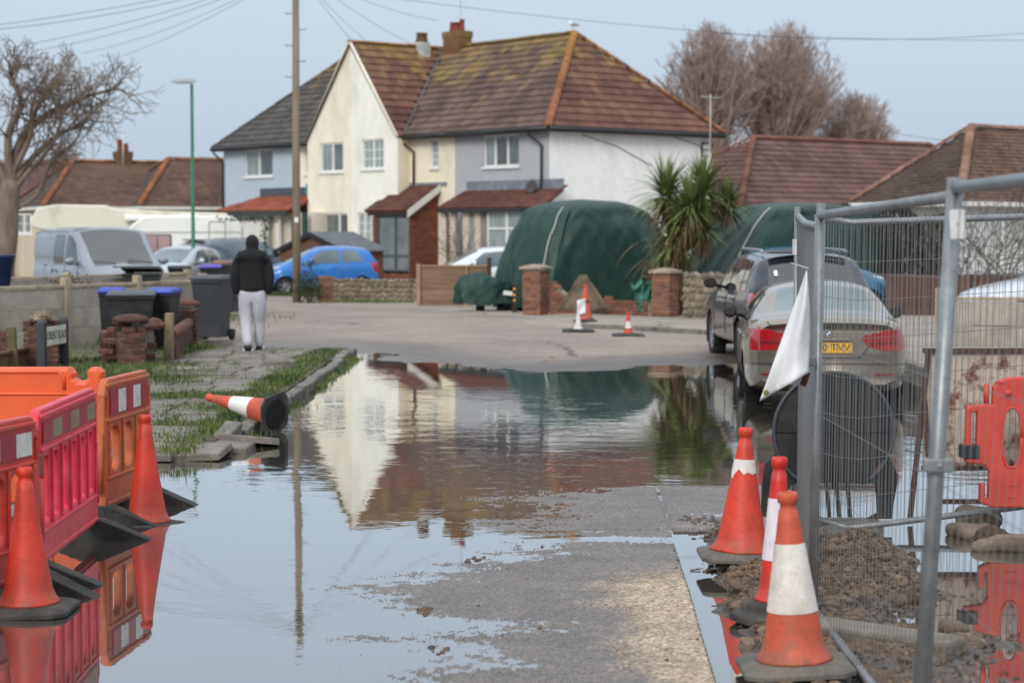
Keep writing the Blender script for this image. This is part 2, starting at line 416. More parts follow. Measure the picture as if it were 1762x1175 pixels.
def ground_material():
    m = bpy.data.materials.new('ground'); m.use_nodes = True; t = m.node_tree; L = t.links.new
    b = t.nodes['Principled BSDF']
    g = N(t, 'ShaderNodeNewGeometry'); P = g.outputs['Position']
    at = N(t, 'ShaderNodeAttribute'); at.attribute_name = 'zone'
    sc_ = N(t, 'ShaderNodeSeparateColor'); L(at.outputs['Color'], sc_.inputs[0])
    def noi(s, det=5.0, r=0.6, st=None):
        v = P
        if st is not None:
            mp = N(t, 'ShaderNodeMapping'); mp.inputs['Scale'].default_value = st; L(P, mp.inputs[0]); v = mp.outputs[0]
        n = N(t, 'ShaderNodeTexNoise'); n.inputs['Scale'].default_value = s; n.inputs['Detail'].default_value = det
        n.inputs['Roughness'].default_value = r; L(v, n.inputs['Vector']); return n.outputs[0]
    def rmp(v, a, c, lo=0.0, hi=1.0):
        n = N(t, 'ShaderNodeMapRange'); n.interpolation_type = 'SMOOTHSTEP'
        n.inputs[1].default_value = a; n.inputs[2].default_value = c; n.inputs[3].default_value = lo; n.inputs[4].default_value = hi
        L(v, n.inputs[0]); return n.outputs[0]
    def mixc(f, a, c, bt='MIX'):
        n = N(t, 'ShaderNodeMix'); n.data_type = 'RGBA'; n.blend_type = bt
        L(f, n.inputs[0]) if not isinstance(f, float) else setattr(n.inputs[0], 'default_value', f)
        for v, k in ((a, 6), (c, 7)):
            if isinstance(v, tuple): n.inputs[k].default_value = v
            else: L(v, n.inputs[k])
        return n.outputs[2]
    def mth(op, a, c):
        n = N(t, 'ShaderNodeMath', operation=op)
        for v, k in ((a, 0), (c, 1)):
            if isinstance(v, float): n.inputs[k].default_value = v
            else: L(v, n.inputs[k])
        return n.outputs[0]
    def speck(s, lo, hi):
        v = N(t, 'ShaderNodeTexVoronoi'); v.inputs['Scale'].default_value = s; L(P, v.inputs['Vector'])
        se = N(t, 'ShaderNodeSeparateColor'); L(v.outputs['Color'], se.inputs[0])
        return rmp(se.outputs[0], 0.0, 1.0, lo, hi), v.outputs['Distance']
    s1, d1 = speck(95.0, 0.52, 1.48); s2, d2 = speck(48.0, .82, 1.18)
    tar = mixc(rmp(noi(.35, 5, .6, (1, .8, 1)), .4, .62), rgb((146, 134, 124)), rgb((131, 120, 112)))
    tar = mixc(rmp(noi(.5, 4, .5, (.5, 2.2, 1)), .52, .66, 0, .45), tar, rgb((152, 140, 131)))
    con = mixc(rmp(noi(2.2), .4, .62), rgb((158, 145, 132)), rgb((136, 124, 113)))
    sx = N(t, 'ShaderNodeSeparateXYZ'); L(P, sx.inputs[0])
    # worn, paler wheel strip by the slab edge
    strip = mth('MULTIPLY', rmp(mth('ADD', sx.outputs[0], mth('MULTIPLY', noi(3.0, 6, .65), .5)), .66, .98), rmp(mth('ADD', sx.outputs[1], mth('MULTIPLY', noi(2.0), 1.4)), 11.0, 12.2, 1.0, 0.0))
    con = mixc(mth('MULTIPLY', strip, .9), con, rgb((170, 154, 132)))
    mud = mixc(rmp(noi(7.0), .38, .64), rgb((84, 66, 50)), rgb((112, 92, 72)))
    mud = mixc(rmp(noi(26.0, 3), .55, .68, 0, .6), mud, rgb((142, 124, 106)))
    soil = mixc(rmp(noi(3.0), .4, .6), rgb((104, 96, 84)), rgb((76, 80, 52)))
    pav = mixc(rmp(noi(1.0), .4, .62), rgb((156, 146, 136)), rgb((142, 133, 124)))
    c = mixc(sc_.outputs[0], tar, con); c = mixc(sc_.outputs[1], c, mud); c = mixc(sc_.outputs[2], c, soil); c = mixc(at.outputs['Alpha'], c, pav)
    grain = mixc(1.0, c, mixc(1.0, s1, s2, 'MULTIPLY'), 'MULTIPLY')
    c = grain
    # cracks in the old tarmac
    vo = N(t, 'ShaderNodeTexVoronoi'); vo.feature = 'DISTANCE_TO_EDGE'; vo.inputs['Scale'].default_value = .22
    wv = N(t, 'ShaderNodeVectorMath', operation='ADD'); nn = N(t, 'ShaderNodeTexNoise'); nn.inputs['Scale'].default_value = .6; L(P, nn.inputs['Vector'])
    L(P, wv.inputs[0]); L(nn.outputs['Color'], wv.inputs[1]); L(wv.outputs[0], vo.inputs['Vector'])
    crack = mth('MULTIPLY', rmp(vo.outputs['Distance'], .004, .014, 1.0, 0.0), rmp(noi(.3), .48, .56))
    crack = mth('MULTIPLY', crack, mth('SUBTRACT', 1.0, sc_.outputs[0]))
    c = mixc(mth('MULTIPLY', crack, .7), c, rgb((70, 62, 58)))
    # wet rim along the water
    zz = mth('ADD', sx.outputs[2], mth('MULTIPLY', mth('SUBTRACT', noi(5.0, 6), .5), .022))
    wet = rmp(zz, .012, .036, 1.0, 0.0)
    wet = mth('MULTIPLY', wet, rmp(sc_.outputs[2], 0.0, 1.0, 1.0, .4))
    c = mixc(wet, c, mixc(1.0, c, rgb((168, 163, 160)), 'MULTIPLY'))
    L(c, b.inputs['Base Color'])
    ro = mth('ADD', rmp(wet, 0.0, 1.0, .85, .26), mth('MULTIPLY', noi(60.0, 2), .22)); L(ro, b.inputs['Roughness'])
    b.inputs['Specular IOR Level'].default_value = .5
    hgt = mth('ADD', mth('MULTIPLY', d1, .6), mth('ADD', mth('MULTIPLY', noi(95.0, 4), .8), mth('MULTIPLY', d2, .5)))
    bp = N(t, 'ShaderNodeBump'); bp.inputs['Distance'].default_value = .0012; bp.inputs['Strength'].default_value = .5
    L(hgt, bp.inputs['Height']); L(bp.outputs[0], b.inputs['Normal'])
    return m
gm.materials.append(ground_material())
ground = bpy.data.objects.new('road', gm); COL.objects.link(ground); ground['kind'] = 'structure'
ground['label'] = 'flooded street of pale tarmac and concrete slabs'

# ------------------------------------------------------------------ flood water
def water_material():
    m = bpy.data.materials.new('flood_water'); m.use_nodes = True; t = m.node_tree; L = t.links.new
    b = t.nodes['Principled BSDF']
    b.inputs['Base Color'].default_value = rgb((70, 66, 60)); b.inputs['Roughness'].default_value = .012
    b.inputs['IOR'].default_value = 1.6; b.inputs['Specular IOR Level'].default_value = .5; b.inputs['Coat Weight'].default_value = 1.0; b.inputs['Coat Roughness'].default_value = .012; b.inputs['Coat IOR'].default_value = 1.45
    g = N(t, 'ShaderNodeNewGeometry'); P = g.outputs['Position']
    def noi(s, st, det=2.0):
        mp = N(t, 'ShaderNodeMapping'); mp.inputs['Scale'].default_value = st; L(P, mp.inputs[0])
        n = N(t, 'ShaderNodeTexNoise'); n.inputs['Scale'].default_value = s; n.inputs['Detail'].default_value = det; n.inputs['Distortion'].default_value = .4
        L(mp.outputs[0], n.inputs['Vector']); return n.outputs[0]
    def mth(op, a, c):
        n = N(t, 'ShaderNodeMath', operation=op)
        for v, k in ((a, 0), (c, 1)):
            if isinstance(v, float): n.inputs[k].default_value = v
            else: L(v, n.inputs[k])
        return n.outputs[0]
    def rmp(v, a, c, lo, hi):
        n = N(t, 'ShaderNodeMapRange'); n.interpolation_type = 'SMOOTHSTEP'
        n.inputs[1].default_value = a; n.inputs[2].default_value = c; n.inputs[3].default_value = lo; n.inputs[4].default_value = hi
        L(v, n.inputs[0]); return n.outputs[0]
    h = mth('ADD', mth('MULTIPLY', noi(3.2, (.75, 1.1, 1), 3), 1.0), mth('MULTIPLY', noi(11.0, (.7, 1.2, 1), 2), .22))
    patch = rmp(noi(.33, (1, .6, 1), 3), .42, .68, .12, 1.0)     # breeze catches the water in patches
    sx = N(t, 'ShaderNodeSeparateXYZ'); L(P, sx.inputs[0])
    calm = rmp(sx.outputs[1], 11.0, 16.5, .22, 1.0)              # sheltered water between the barriers and the slab
    lee = rmp(sx.outputs[1], 21.0, 27.0, 1.0, .35)
    amt = mth('MULTIPLY', mth('MULTIPLY', patch, calm), lee)
    bp = N(t, 'ShaderNodeBump'); bp.inputs['Distance'].default_value = .0062; bp.inputs['Strength'].default_value = 1.0
    L(mth('MULTIPLY', h, amt), bp.inputs['Height']); L(bp.outputs[0], b.inputs['Normal']); L(bp.outputs[0], b.inputs['Coat Normal'])
    return m
wmb = MB(); wmb.add([(-60, -30, 0), (70, -30, 0), (70, 60, 0), (-60, 60, 0)], [(0, 1, 2, 3)])
wat = wmb.build('flood_water', water_material()); wat['kind'] = 'structure'; wat['label'] = 'muddy flood water lying across the street'

# ------------------------------------------------------------------ left footpath: soil bed, slabs, kerb
M_SLAB = mat('paving_concrete', (128, 120, 113), (106, 99, 92), rough=.8, vs=5, var=.14, bump=.004, bs=45, rnd=.2, dirt=(78, 76, 58), dirt_amt=.6, dirt_s=3)
M_KERB = mat('kerb_concrete', (124, 118, 110), (96, 92, 86), rough=.75, vs=5, var=.14, bump=.006, bs=40, rnd=.16, dirt=(60, 62, 44), dirt_amt=.6, dirt_s=3)
M_SOIL = mat('soil', (92, 82, 68), (70, 66, 48), rough=.95, vs=3, bump=.02, bs=25)
foot = MB()
foot.grid(lambda u, v: (-5.35 + 2.75 * u, 17.35 + 14.2 * v, .085 + .012 * nz(u * 6, v * 30)), 14, 70)
footpath = foot.build('footpath', M_SOIL); footpath['kind'] = 'structure'; footpath['label'] = 'old paved footpath with grass in the joints'
def rough_slab(w, d, h, seed):
    rnd = random.Random(seed); m = MB()
    pts = []
    for x, y in ((-1, -1), (0, -1), (1, -1), (1, 0), (1, 1), (0, 1), (-1, 1), (-1, 0)):
        pts.append((x * w / 2 + rnd.uniform(-.012, .012), y * d / 2 + rnd.uniform(-.012, .012)))
    c = .012
    vs = [(x, y, 0) for x, y in pts] + [(x, y, h - c) for x, y in pts] + [(x * (1 - 2 * c / w), y * (1 - 2 * c / d), h) for x, y in pts]
    fs = []
    for k in (0, 8):
        for i in range(8): j = (i + 1) % 8; fs.append((k + i, k + j, k + j + 8, k + i + 8))
    fs.append(tuple(range(16, 24))); m.add(vs, fs)
    return m
slab_meshes = [rough_slab(.57, .57, .06, k).mesh('paving_slab', M_SLAB) for k in range(4)] + [rough_slab(.42, .57, .06, 9 + k).mesh('paving_slab', M_SLAB) for k in range(2)]
rs = random.Random(3)
yy = 17.65
while yy < 31.3:
    xx = -2.98 - rs.uniform(0, .1) if yy > 21.5 else -2.9
    off = rs.uniform(-.12, .12)
    while xx > -5.0:
        k = rs.randrange(6); w = .57 if k < 4 else .42
        cx = xx - w / 2
        near = yy < 22
        bad = 0 if yy > 19 else .03
        if not (yy < 18.2 and cx > -3.05) and rs.random() > (.05 if yy > 19 else .12):
            z = .062 + rs.uniform(-.01, .008) - bad * .3
            mt = Matrix.Translation((cx, yy + off * .3 + rs.uniform(-.02, .02), z - .02)) @ Matrix.Rotation(rs.uniform(-.05, .05), 4, 'Z') @ Matrix.Rotation(rs.uniform(-.014 - bad, .014 + bad), 4, 'X') @ Matrix.Rotation(rs.uniform(-.016, .016 + bad), 4, 'Y')
            inst('paving_slab', slab_meshes[k], footpath, mt)
        xx -= w + rs.uniform(.02, .06)
    yy += .57 + rs.uniform(.02, .06)
# a few lifted slabs where the path breaks off into the water
for px, py, tx, ty in ((330, 779, .05, -.04), (420, 757, -.12, .1), (300, 768, .04, .03), (375, 767, .0, .06), (255, 780, .02, 0)):
    p = G(px, py, .04)
    inst('paving_slab', slab_meshes[2], footpath, Matrix.Translation((p.x, p.y, .015)) @ Matrix.Rotation(rs.uniform(-.2, .2), 4, 'Z') @ Matrix.Rotation(tx, 4, 'X') @ Matrix.Rotation(ty, 4, 'Y'))
def kerb_mesh(l, seed):
    m = rough_slab(.14, l, .24, seed); return m.mesh('kerb_stone', M_KERB)
kms = [kerb_mesh(.88, 30 + k) for k in range(3)]
kerb = MB().box((-2.5, 24.5, -.1), (.16, 13.5, .1)).build('kerb', M_KERB); kerb['kind'] = 'structure'; kerb['label'] = 'broken left kerb at the edge of the flood'
y = 17.6; k = 0
while y < 31.4:
    t = 0.0 if y > 19.4 else 1.0
    mt = Matrix.Translation((-2.5 + rs.uniform(-.03, .03) - .1 * t * (18.8 - y if y < 18.8 else 0), y + .44, -.14 + rs.uniform(-.02, .02) + (.02 if t else 0))) @ Matrix.Rotation(rs.uniform(-.03, .03) - .12 * t * rs.random(), 4, 'Z') @ Matrix.Rotation(rs.uniform(-.03, .03) + .1 * t * rs.uniform(-1, 1), 4, 'X') @ Matrix.Rotation(rs.uniform(-.05, .05) + .1 * t, 4, 'Y')
    inst('kerb_stone', kms[k % 3], kerb, mt); k += 1; y += .92
# far pavement kerb
fk = [Vector((1.3, 39.2)), Vector((3.5, 36.5)), Vector((4.6, 35.0)), Vector((5.25, 33.2)), Vector((5.45, 31)), Vector((5.5, 24)), Vector((5.5, 16))]
kerb2 = MB().box((2.4, 37.8, -.2), (.2, .2, .1)).build('kerb', M_KERB); kerb2['kind'] = 'structure'; kerb2['label'] = 'kerb of the far pavement'
for a, b in zip(fk[:-1], fk[1:]):
    d = b - a; n = max(1, round(d.length / .9)); u = d / n
    for i in range(n):
        c = a + u * (i + .5); drop = .1 * (1 - float(sm(np.array(c.x), .4, 1.8)))
        ang = math.atan2(u.y, u.x) - math.pi / 2
        inst('kerb_stone', kms[i % 3], kerb2, Matrix.Translation((c.x, c.y, -.105 - drop)) @ Matrix.Rotation(ang, 4, 'Z'))
# ================================================================== HOUSES
M_UPVC = mat('white_window_frame', (226, 226, 222), rough=.35, var=.04)
M_PANE = mat('window_glass', (74, 84, 84), (104, 110, 106), rough=.06, vs=1.1, var=.1, spec=.9, rnd=.25)  # base colour greyed to stand in for reflections and net curtains
M_NET = mat('net_curtain_glass', (150, 158, 156), (116, 128, 128), rough=.12, vs=1.6, var=.08, spec=.8, stretch=(6, 6, .6), rnd=.12)
M_BLACK = mat('black_gutter_plastic', (34, 36, 38), rough=.4, var=.1)
M_DKGREY = mat('dark_grey_paint', (74, 80, 86), rough=.5, var=.1)
M_WOODD = mat('dark_timber', (78, 62, 50), (60, 48, 40), rough=.8, vs=6, stretch=(1, 1, 6))
M_LEAD = mat('lead_flashing', (128, 134, 142), (108, 114, 122), rough=.55, vs=3)
M_BRICK = mat('red_brick', (134, 76, 56), (112, 62, 50), rough=.85, vs=14, var=.16, bump=.003, bs=60, rnd=.3, dirt=(84, 74, 66), dirt_amt=.6, dirt_s=7)
M_MORTAR = mat('mortar', (140, 132, 120), (112, 104, 94), rough=.95, vs=10, bump=.004, bs=50)
M_FLASHB = mat('white_bargeboard', (220, 218, 210), rough=.55, var=.06, dirt=(150, 146, 130), dirt_amt=.4)
def render_mat(name, c, c2, dirt=(150, 142, 122), amt=.35):
    return mat(name, c, c2, rough=.9, vs=.7, var=.04, bump=.006, bs=30, dirt=dirt, dirt_amt=amt, dirt_s=.9, stretch=(1, 1, .45), ramp=(.35, .7))
M_CREAM = render_mat('cream_render', (238, 232, 216), (230, 222, 204))
M_CREAM2 = render_mat('pale_cream_render', (240, 238, 228), (234, 231, 220))
M_CREAM3 = render_mat('warm_cream_render', (236, 226, 202), (230, 218, 190))
M_GREYR = render_mat('grey_render', (176, 178, 182), (168, 170, 174), amt=.15)
M_BLUER = render_mat('pale_blue_render', (178, 192, 201), (170, 184, 194), amt=.15)
M_WHITER = render_mat('weathered_white_render', (242, 242, 239), (236, 235, 230), dirt=(186, 182, 168), amt=.4)

def roof_mat(name, c, c2, z0, z1, lich=(130, 108, 62), amt=.75, rnd=.2):
    """concrete roof tiles; lichen grows thickest by the ridge"""
    m = bpy.data.materials.new(name); m.use_nodes = True; t = m.node_tree; L = t.links.new; b = t.nodes['Principled BSDF']
    g = N(t, 'ShaderNodeNewGeometry'); P = g.outputs['Position']
    def noi(s, det=4.0, r=.55):
        n = N(t, 'ShaderNodeTexNoise'); n.inputs['Scale'].default_value = s; n.inputs['Detail'].default_value = det; n.inputs['Roughness'].default_value = r
        L(P, n.inputs['Vector']); return n.outputs[0]
    def rmp(v, a, q, lo=0., hi=1.):
        n = N(t, 'ShaderNodeMapRange'); n.inputs[1].default_value = a; n.inputs[2].default_value = q; n.inputs[3].default_value = lo; n.inputs[4].default_value = hi
        L(v, n.inputs[0]); return n.outputs[0]
    def mth(op, a, q):
        n = N(t, 'ShaderNodeMath', operation=op)
        for v, k in ((a, 0), (q, 1)):
            if isinstance(v, float): n.inputs[k].default_value = v
            else: L(v, n.inputs[k])
        return n.outputs[0]
    def mixc(f, a, q):
        n = N(t, 'ShaderNodeMix'); n.data_type = 'RGBA'; L(f, n.inputs[0])
        for v, k in ((a, 6), (q, 7)):
            if isinstance(v, tuple): n.inputs[k].default_value = v
            else: L(v, n.inputs[k])
        return n.outputs[2]
    oi = N(t, 'ShaderNodeObjectInfo')
    col = mixc(rmp(noi(.8), .38, .62), rgb(c), rgb(c2))
    sx = N(t, 'ShaderNodeSeparateXYZ'); L(P, sx.inputs[0])
    up = rmp(sx.outputs[2], z0, z1, -.22, .26)
    li = rmp(mth('ADD', mth('ADD', noi(.9, 5, .7), up), mth('MULTIPLY', mth('SUBTRACT', oi.outputs['Random'], .5), .16)), .56, .74, 0., amt)
    col = mixc(li, col, rgb(lich))
    pale = rmp(noi(7.0, 3), .66, .75, 0., .5); col = mixc(pale, col, rgb((158, 144, 132)))
    hs = N(t, 'ShaderNodeHueSaturation'); L(col, hs.inputs['Color'])
    L(mth('MULTIPLY', rmp(oi.outputs['Random'], 0., 1., 1 - rnd, 1 + rnd), rmp(noi(11.0, 3), .3, .7, .85, 1.15)), hs.inputs['Value'])
    L(hs.outputs[0], b.inputs['Base Color']); b.inputs['Roughness'].default_value = .85; b.inputs['Specular IOR Level'].default_value = .3
    bp = N(t, 'ShaderNodeBump'); bp.inputs['Distance'].default_value = .006; L(noi(40.), bp.inputs['Height']); L(bp.outputs[0], b.inputs['Normal'])
    MATS[name] = m; return m
M_TILE_BROWN = roof_mat('brown_roof_tile', (104, 86, 80), (86, 70, 66), 4.9, 8.7)
M_TILE_RED = roof_mat('red_brown_roof_tile', (114, 80, 70), (94, 66, 60), 4.9, 8.9, amt=.7)
M_TILE_GREY = roof_mat('grey_roof_tile', (84, 80, 78), (72, 70, 68), 5.4, 8.9, amt=.65)
M_RIDGE = roof_mat('orange_ridge_tile', (142, 92, 68), (128, 84, 58), 4.0, 8.8, lich=(160, 118, 58), amt=.55)
M_TILE_BUNG = roof_mat('bungalow_roof_tile', (108, 82, 78), (92, 68, 66), 4.2, 8.5, amt=.25)
M_TILE_OLD = roof_mat('old_plain_tile', (104, 82, 72), (88, 68, 60), 3.2, 6.5, amt=.3, rnd=.25)
M_TILE_DARK = roof_mat('dark_plain_tile', (86, 74, 68), (76, 64, 58), 3.2, 6.5, amt=.25, rnd=.2)
M_TILE_PORCH = roof_mat('porch_roof_tile', (104, 70, 62), (92, 60, 54), 2.3, 5.5, amt=.3)

def clip_poly(poly, p0, n):
    out = []; k = len(poly)
    for i in range(k):
        a, b = poly[i], poly[(i + 1) % k]; da, db = (a - p0).dot(n), (b - p0).dot(n)
        if da >= 0: out.append(a)
        if da * db < 0: out.append(a + (b - a) * (da / (da - db)))
    return out
def tile_mesh(w, l, name, m, rolls=2, th=.022, amp=.028):
    mb = MB(); n = rolls * 4; top = []; bot = []
    for i in range(n + 1):
        u = i / n; x = (u - .5) * w; zz = amp * (.5 - .5 * math.cos(2 * math.pi * rolls * u))
        top.append((x, zz))
    vs = [(x, -l / 2, zz + th + .012) for x, zz in top] + [(x, l / 2, zz + .006) for x, zz in top] + [(x, -l / 2, -.02) for x, _ in top]
    k = n + 1; fs = []
    for i in range(n): fs.append((i, i + 1, k + i + 1, k + i)); fs.append((2 * k + i, 2 * k + i + 1, i + 1, i))
    fs.append((0, k, 2 * k)); fs.append((n, 2 * k + n, k + n))
    mb.add(vs, fs, 0, False); return mb.mesh(name, m)
def in_poly2(p, poly):
    c = False; n = len(poly)
    for i in range(n):
        a, b = poly[i], poly[(i + 1) % n]
        if (a[1] > p[1]) != (b[1] > p[1]) and p[0] < (b[0] - a[0]) * (p[1] - a[1]) / (b[1] - a[1]) + a[0]: c = not c
    return c
def roof_slope(root, poly, along, m, shift=Vector((0, 0, 0)), w=.30, gauge=.345, limit=300, rows_only=False, label=None):
    """tile a planar roof polygon (root-local points). along: unit vector of the eave"""
    poly = [Vector(p) - shift for p in poly]; along = Vector(along).normalized()
    nrm = Vector((0, 0, 0))
    for i in range(len(poly)): nrm += poly[i].cross(poly[(i + 1) % len(poly)])
    nrm.normalize()
    if nrm.z < 0: nrm = -nrm
    up = nrm.cross(along)
    if up.z < 0: along = -along; up = nrm.cross(along)
    o = min(poly, key=lambda p: p.z)
    P2 = [((p - o).dot(along), (p - o).dot(up)) for p in poly]
    deck = MB(); deck.prism([p - nrm * .03 for p in poly], -nrm * .08)
    dk = deck.build('roof', m, root)
    if label: dk['label'] = label
    tm = tile_mesh(w * 1.0, gauge * 1.12, 'roof_tile', m, th=.034 if gauge > .3 else .02)
    x0, x1 = min(p[0] for p in P2), max(p[0] for p in P2); y1 = max(p[1] for p in P2)
    base = Matrix((along, up, nrm)).transposed()
    cells = []
    ny = int(y1 / gauge) + 1
    for j in range(ny):
        yc = (j + .5) * gauge
        for i in range(int((x1 - x0) / w) + 2):
            xc = x0 + (i + .5) * w
            if in_poly2((xc, min(yc, y1 - .02)), P2): cells.append((xc, yc))
    inv = base.to_4x4()
    M0 = world_of(root)
    cells.sort(key=lambda c: (M0 @ (o + along * c[0] + up * c[1])).length)
    rr = random.Random(len(cells))
    rest = MB(); rv = [v.co.copy() for v in tm.vertices]; rf = [tuple(p.vertices) for p in tm.polygons]
    for k, (xc, yc) in enumerate(cells):
        mt = inv.copy(); mt.translation = o + along * (xc + rr.uniform(-.006, .006)) + up * yc + nrm * (-.01 + rr.uniform(-.006, .006))
        mt = mt @ Matrix.Rotation(rr.uniform(-.018, .018), 4, 'Z') @ Matrix.Rotation(rr.uniform(-.012, .012), 4, 'X')
        if k < limit: inst('roof_tile', tm, root, mt)
        else: rest.add([mt @ v for v in rv], rf)
    if rest.v: rest.build('roof_tiles', m, root, kind='stuff')
def ridge_run(root, a, b, m, shift=Vector((0, 0, 0)), r=.115, ln=.44, name='ridge_tile', lift=.0):
    a, b = Vector(a) - shift, Vector(b) - shift; d = b - a; n = max(1, round(d.length / ln)); u = d.normalized()
    side = u.cross(Vector((0, 0, 1))).normalized(); up = side.cross(u)
    mb = MB(); k = 7; prof = []
    for i in range(k + 1):
        t = math.pi * (i / k); prof.append((math.cos(t) * r, math.sin(t) * r * .8))
    L2 = d.length / n * .5
    vs = [(x, -L2, z) for x, z in prof] + [(x * .9, L2 * 1.08, z * .9) for x, z in prof]
    fs = [(i, i + 1, k + 1 + i + 1, k + 1 + i) for i in range(k)] + [tuple(reversed(range(k + 1)))]
    mb.add(vs, fs, 0, True); me = mb.mesh(name, m); rr = random.Random(n)
    bm_ = Matrix((side, u, up)).transposed().to_4x4()
    for i in range(n):
        mt = bm_.copy(); mt.translation = a + u * (i + .5) * (d.length / n) + up * (.0 + lift) + Vector((0, 0, rr.uniform(-.008, .008)))
        inst(name, me, root, mt @ Matrix.Rotation(rr.uniform(-.03, .03), 4, 'Z'))
def wall_holes(mb, fx, x0, x1, z0, z1, holes, depth=.09):
    """rectangle in (x, z) with openings; fx(x, z, d) -> point, d = depth behind the face"""
    xs = sorted({x0, x1, *[h[0] for h in holes], *[h[1] for h in holes]}); zs = sorted({z0, z1, *[h[2] for h in holes], *[h[3] for h in holes]})
    for i in range(len(xs) - 1):
        for j in range(len(zs) - 1):
            cx, cz = (xs[i] + xs[i + 1]) / 2, (zs[j] + zs[j + 1]) / 2
            if cx < x0 or cx > x1 or cz < z0 or cz > z1 or any(h[0] < cx < h[1] and h[2] < cz < h[3] for h in holes): continue
            mb.add([fx(xs[i], zs[j], 0), fx(xs[i + 1], zs[j], 0), fx(xs[i + 1], zs[j + 1], 0), fx(xs[i], zs[j + 1], 0)], [(0, 1, 2, 3)])
    for a, b, c, d in holes:
        for p, q in (((a, c), (a, d)), ((a, d), (b, d)), ((b, d), (b, c)), ((b, c), (a, c))):
            mb.add([fx(p[0], p[1], 0), fx(q[0], q[1], 0), fx(q[0], q[1], depth), fx(p[0], p[1], depth)], [(0, 1, 2, 3)])
def make_window(root, fx, x0, x1, z0, z1, cols=(.5,), transom=None, lattice=0, mf=None, mp=None, sill=True, fw=.06, d0=.045, curt=()):
    """frame part with pane sub-parts; cols: fractions where mullions stand"""
    mf = mf or M_UPVC; mp = mp or M_PANE
    def bx(mb, a, b, c, d, f, k):
        P = [fx(a, c, k), fx(b, c, k), fx(b, d, k), fx(a, d, k), fx(a, c, f), fx(b, c, f), fx(b, d, f), fx(a, d, f)]
        P = [Vector(p) for p in P]
        fs = [(0, 1, 2, 3), (7, 6, 5, 4), (4, 5, 1, 0), (5, 6, 2, 1), (6, 7, 3, 2), (7, 4, 0, 3)]
        mb.add(P, fs)
    m = MB(); f, k = d0, d0 + .07
    bx(m, x0, x0 + fw, z0, z1, f, k); bx(m, x1 - fw, x1, z0, z1, f, k)
    bx(m, x0 + fw, x1 - fw, z0, z0 + fw, f, k); bx(m, x0 + fw, x1 - fw, z1 - fw, z1, f, k)
    xs = [x0 + fw] + [x0 + c * (x1 - x0) for c in cols] + [x1 - fw]
    for c in xs[1:-1]: bx(m, c - fw * .7, c + fw * .7, z0 + fw, z1 - fw, f + .004, k)
    zt = None
    if transom: zt = z0 + transom * (z1 - z0); bx(m, x0 + fw, x1 - fw, zt - fw * .5, zt + fw * .5, f + .008, k)
    if lattice:
        for i in range(len(xs) - 1):
            for q in range(1, lattice):
                zz = z0 + fw + q / lattice * (z1 - z0 - 2 * fw); bx(m, xs[i], xs[i + 1], zz - .014, zz + .014, f + .03, f + .05)
            cx = (xs[i] + xs[i + 1]) / 2; bx(m, cx - .012, cx + .012, z0 + fw, z1 - fw, f + .031, f + .05)
    if sill: bx(m, x0 - .06, x1 + .06, z0 - .07, z0 - .002, -.07, k)
    w = m.build('window', mf, root)
    for i in range(len(xs) - 1):
        rows = [(z0 + fw, z1 - fw)] if zt is None else [(z0 + fw, zt), (zt, z1 - fw)]
        for a, b in rows:
            pm = MB(); bx(pm, xs[i], xs[i + 1], a, b, f + .045, f + .06)
            pm.build('pane', curt[i] if i < len(curt) and curt[i] else mp, w)
    return w

# ---- the terrace: one long hipped block with a shared front gable
BY = 63.3
BO = Vector(((945 - 881) * BY / F, BY, 0)); BEX = Vector((.627, -.7791, 0)).normalized(); BEY = Vector((-BEX.y, BEX.x, 0))
BROT = math.atan2(BEX.y, BEX.x)
def blk(p): return BO + BEX * p[0] + BEY * p[1] + Vector((0, 0, p[2]))
def loc(p): q = Vector(p) - BO; return Vector((q.dot(BEX), q.dot(BEY), q.z))
def fac(px, py, v=0.0): return loc(hit(px, py, BO + BEY * v, BEY))          # on the plane y = v
def sidep(px, py, x=0.0): return loc(hit(px, py, BO + BEX * x, BEX))        # on the plane x = x
XE, XG0, XG1, XB = fac(385, 300).x, fac(529, 240, -.55).x, fac(684, 240, -.55).x, fac(783, 300).x
DEP = sidep(1223, 300).y
ZE = fac(945, 220).z; ZR = 8.62; OV = .33; YR = DEP / 2
GX = (XG0 + XG1) / 2; AX = -2.95; BXX = XE + 2.95
def hroot(name, label, x):
    r = thing(name, label, 'house', blk((x, 0, 0)), BROT); return r, Vector((x, 0, 0))
grey, gs = hroot('terraced_house', 'grey fronted end house with a weathered white side wall and brown hipped roof', XB / 2)
crm, cs = hroot('terraced_house', 'cream house with the tall pointed front gable and brick porch', (XG0 + XB) / 2)
blu, bs_ = hroot('terraced_house', 'pale blue house with dark grey roof left of the cream gable', (XE + XG0) / 2)
def sh(mb, s):
    mb.v = [(p[0] - s.x, p[1] - s.y, p[2]) for p in mb.v]; return mb
def fxl(s, v): return lambda x, z, d=0.0: Vector((x - s.x, v + d, z))
def pxrect(x0, y0, x1, y1, v=0.0):
    a = fac(x0, y1, v); b = fac(x1, y0, v); m_ = fac((x0 + x1) / 2, y0, v).z, fac((x0 + x1) / 2, y1, v).z
    return a.x, b.x, m_[1], m_[0]

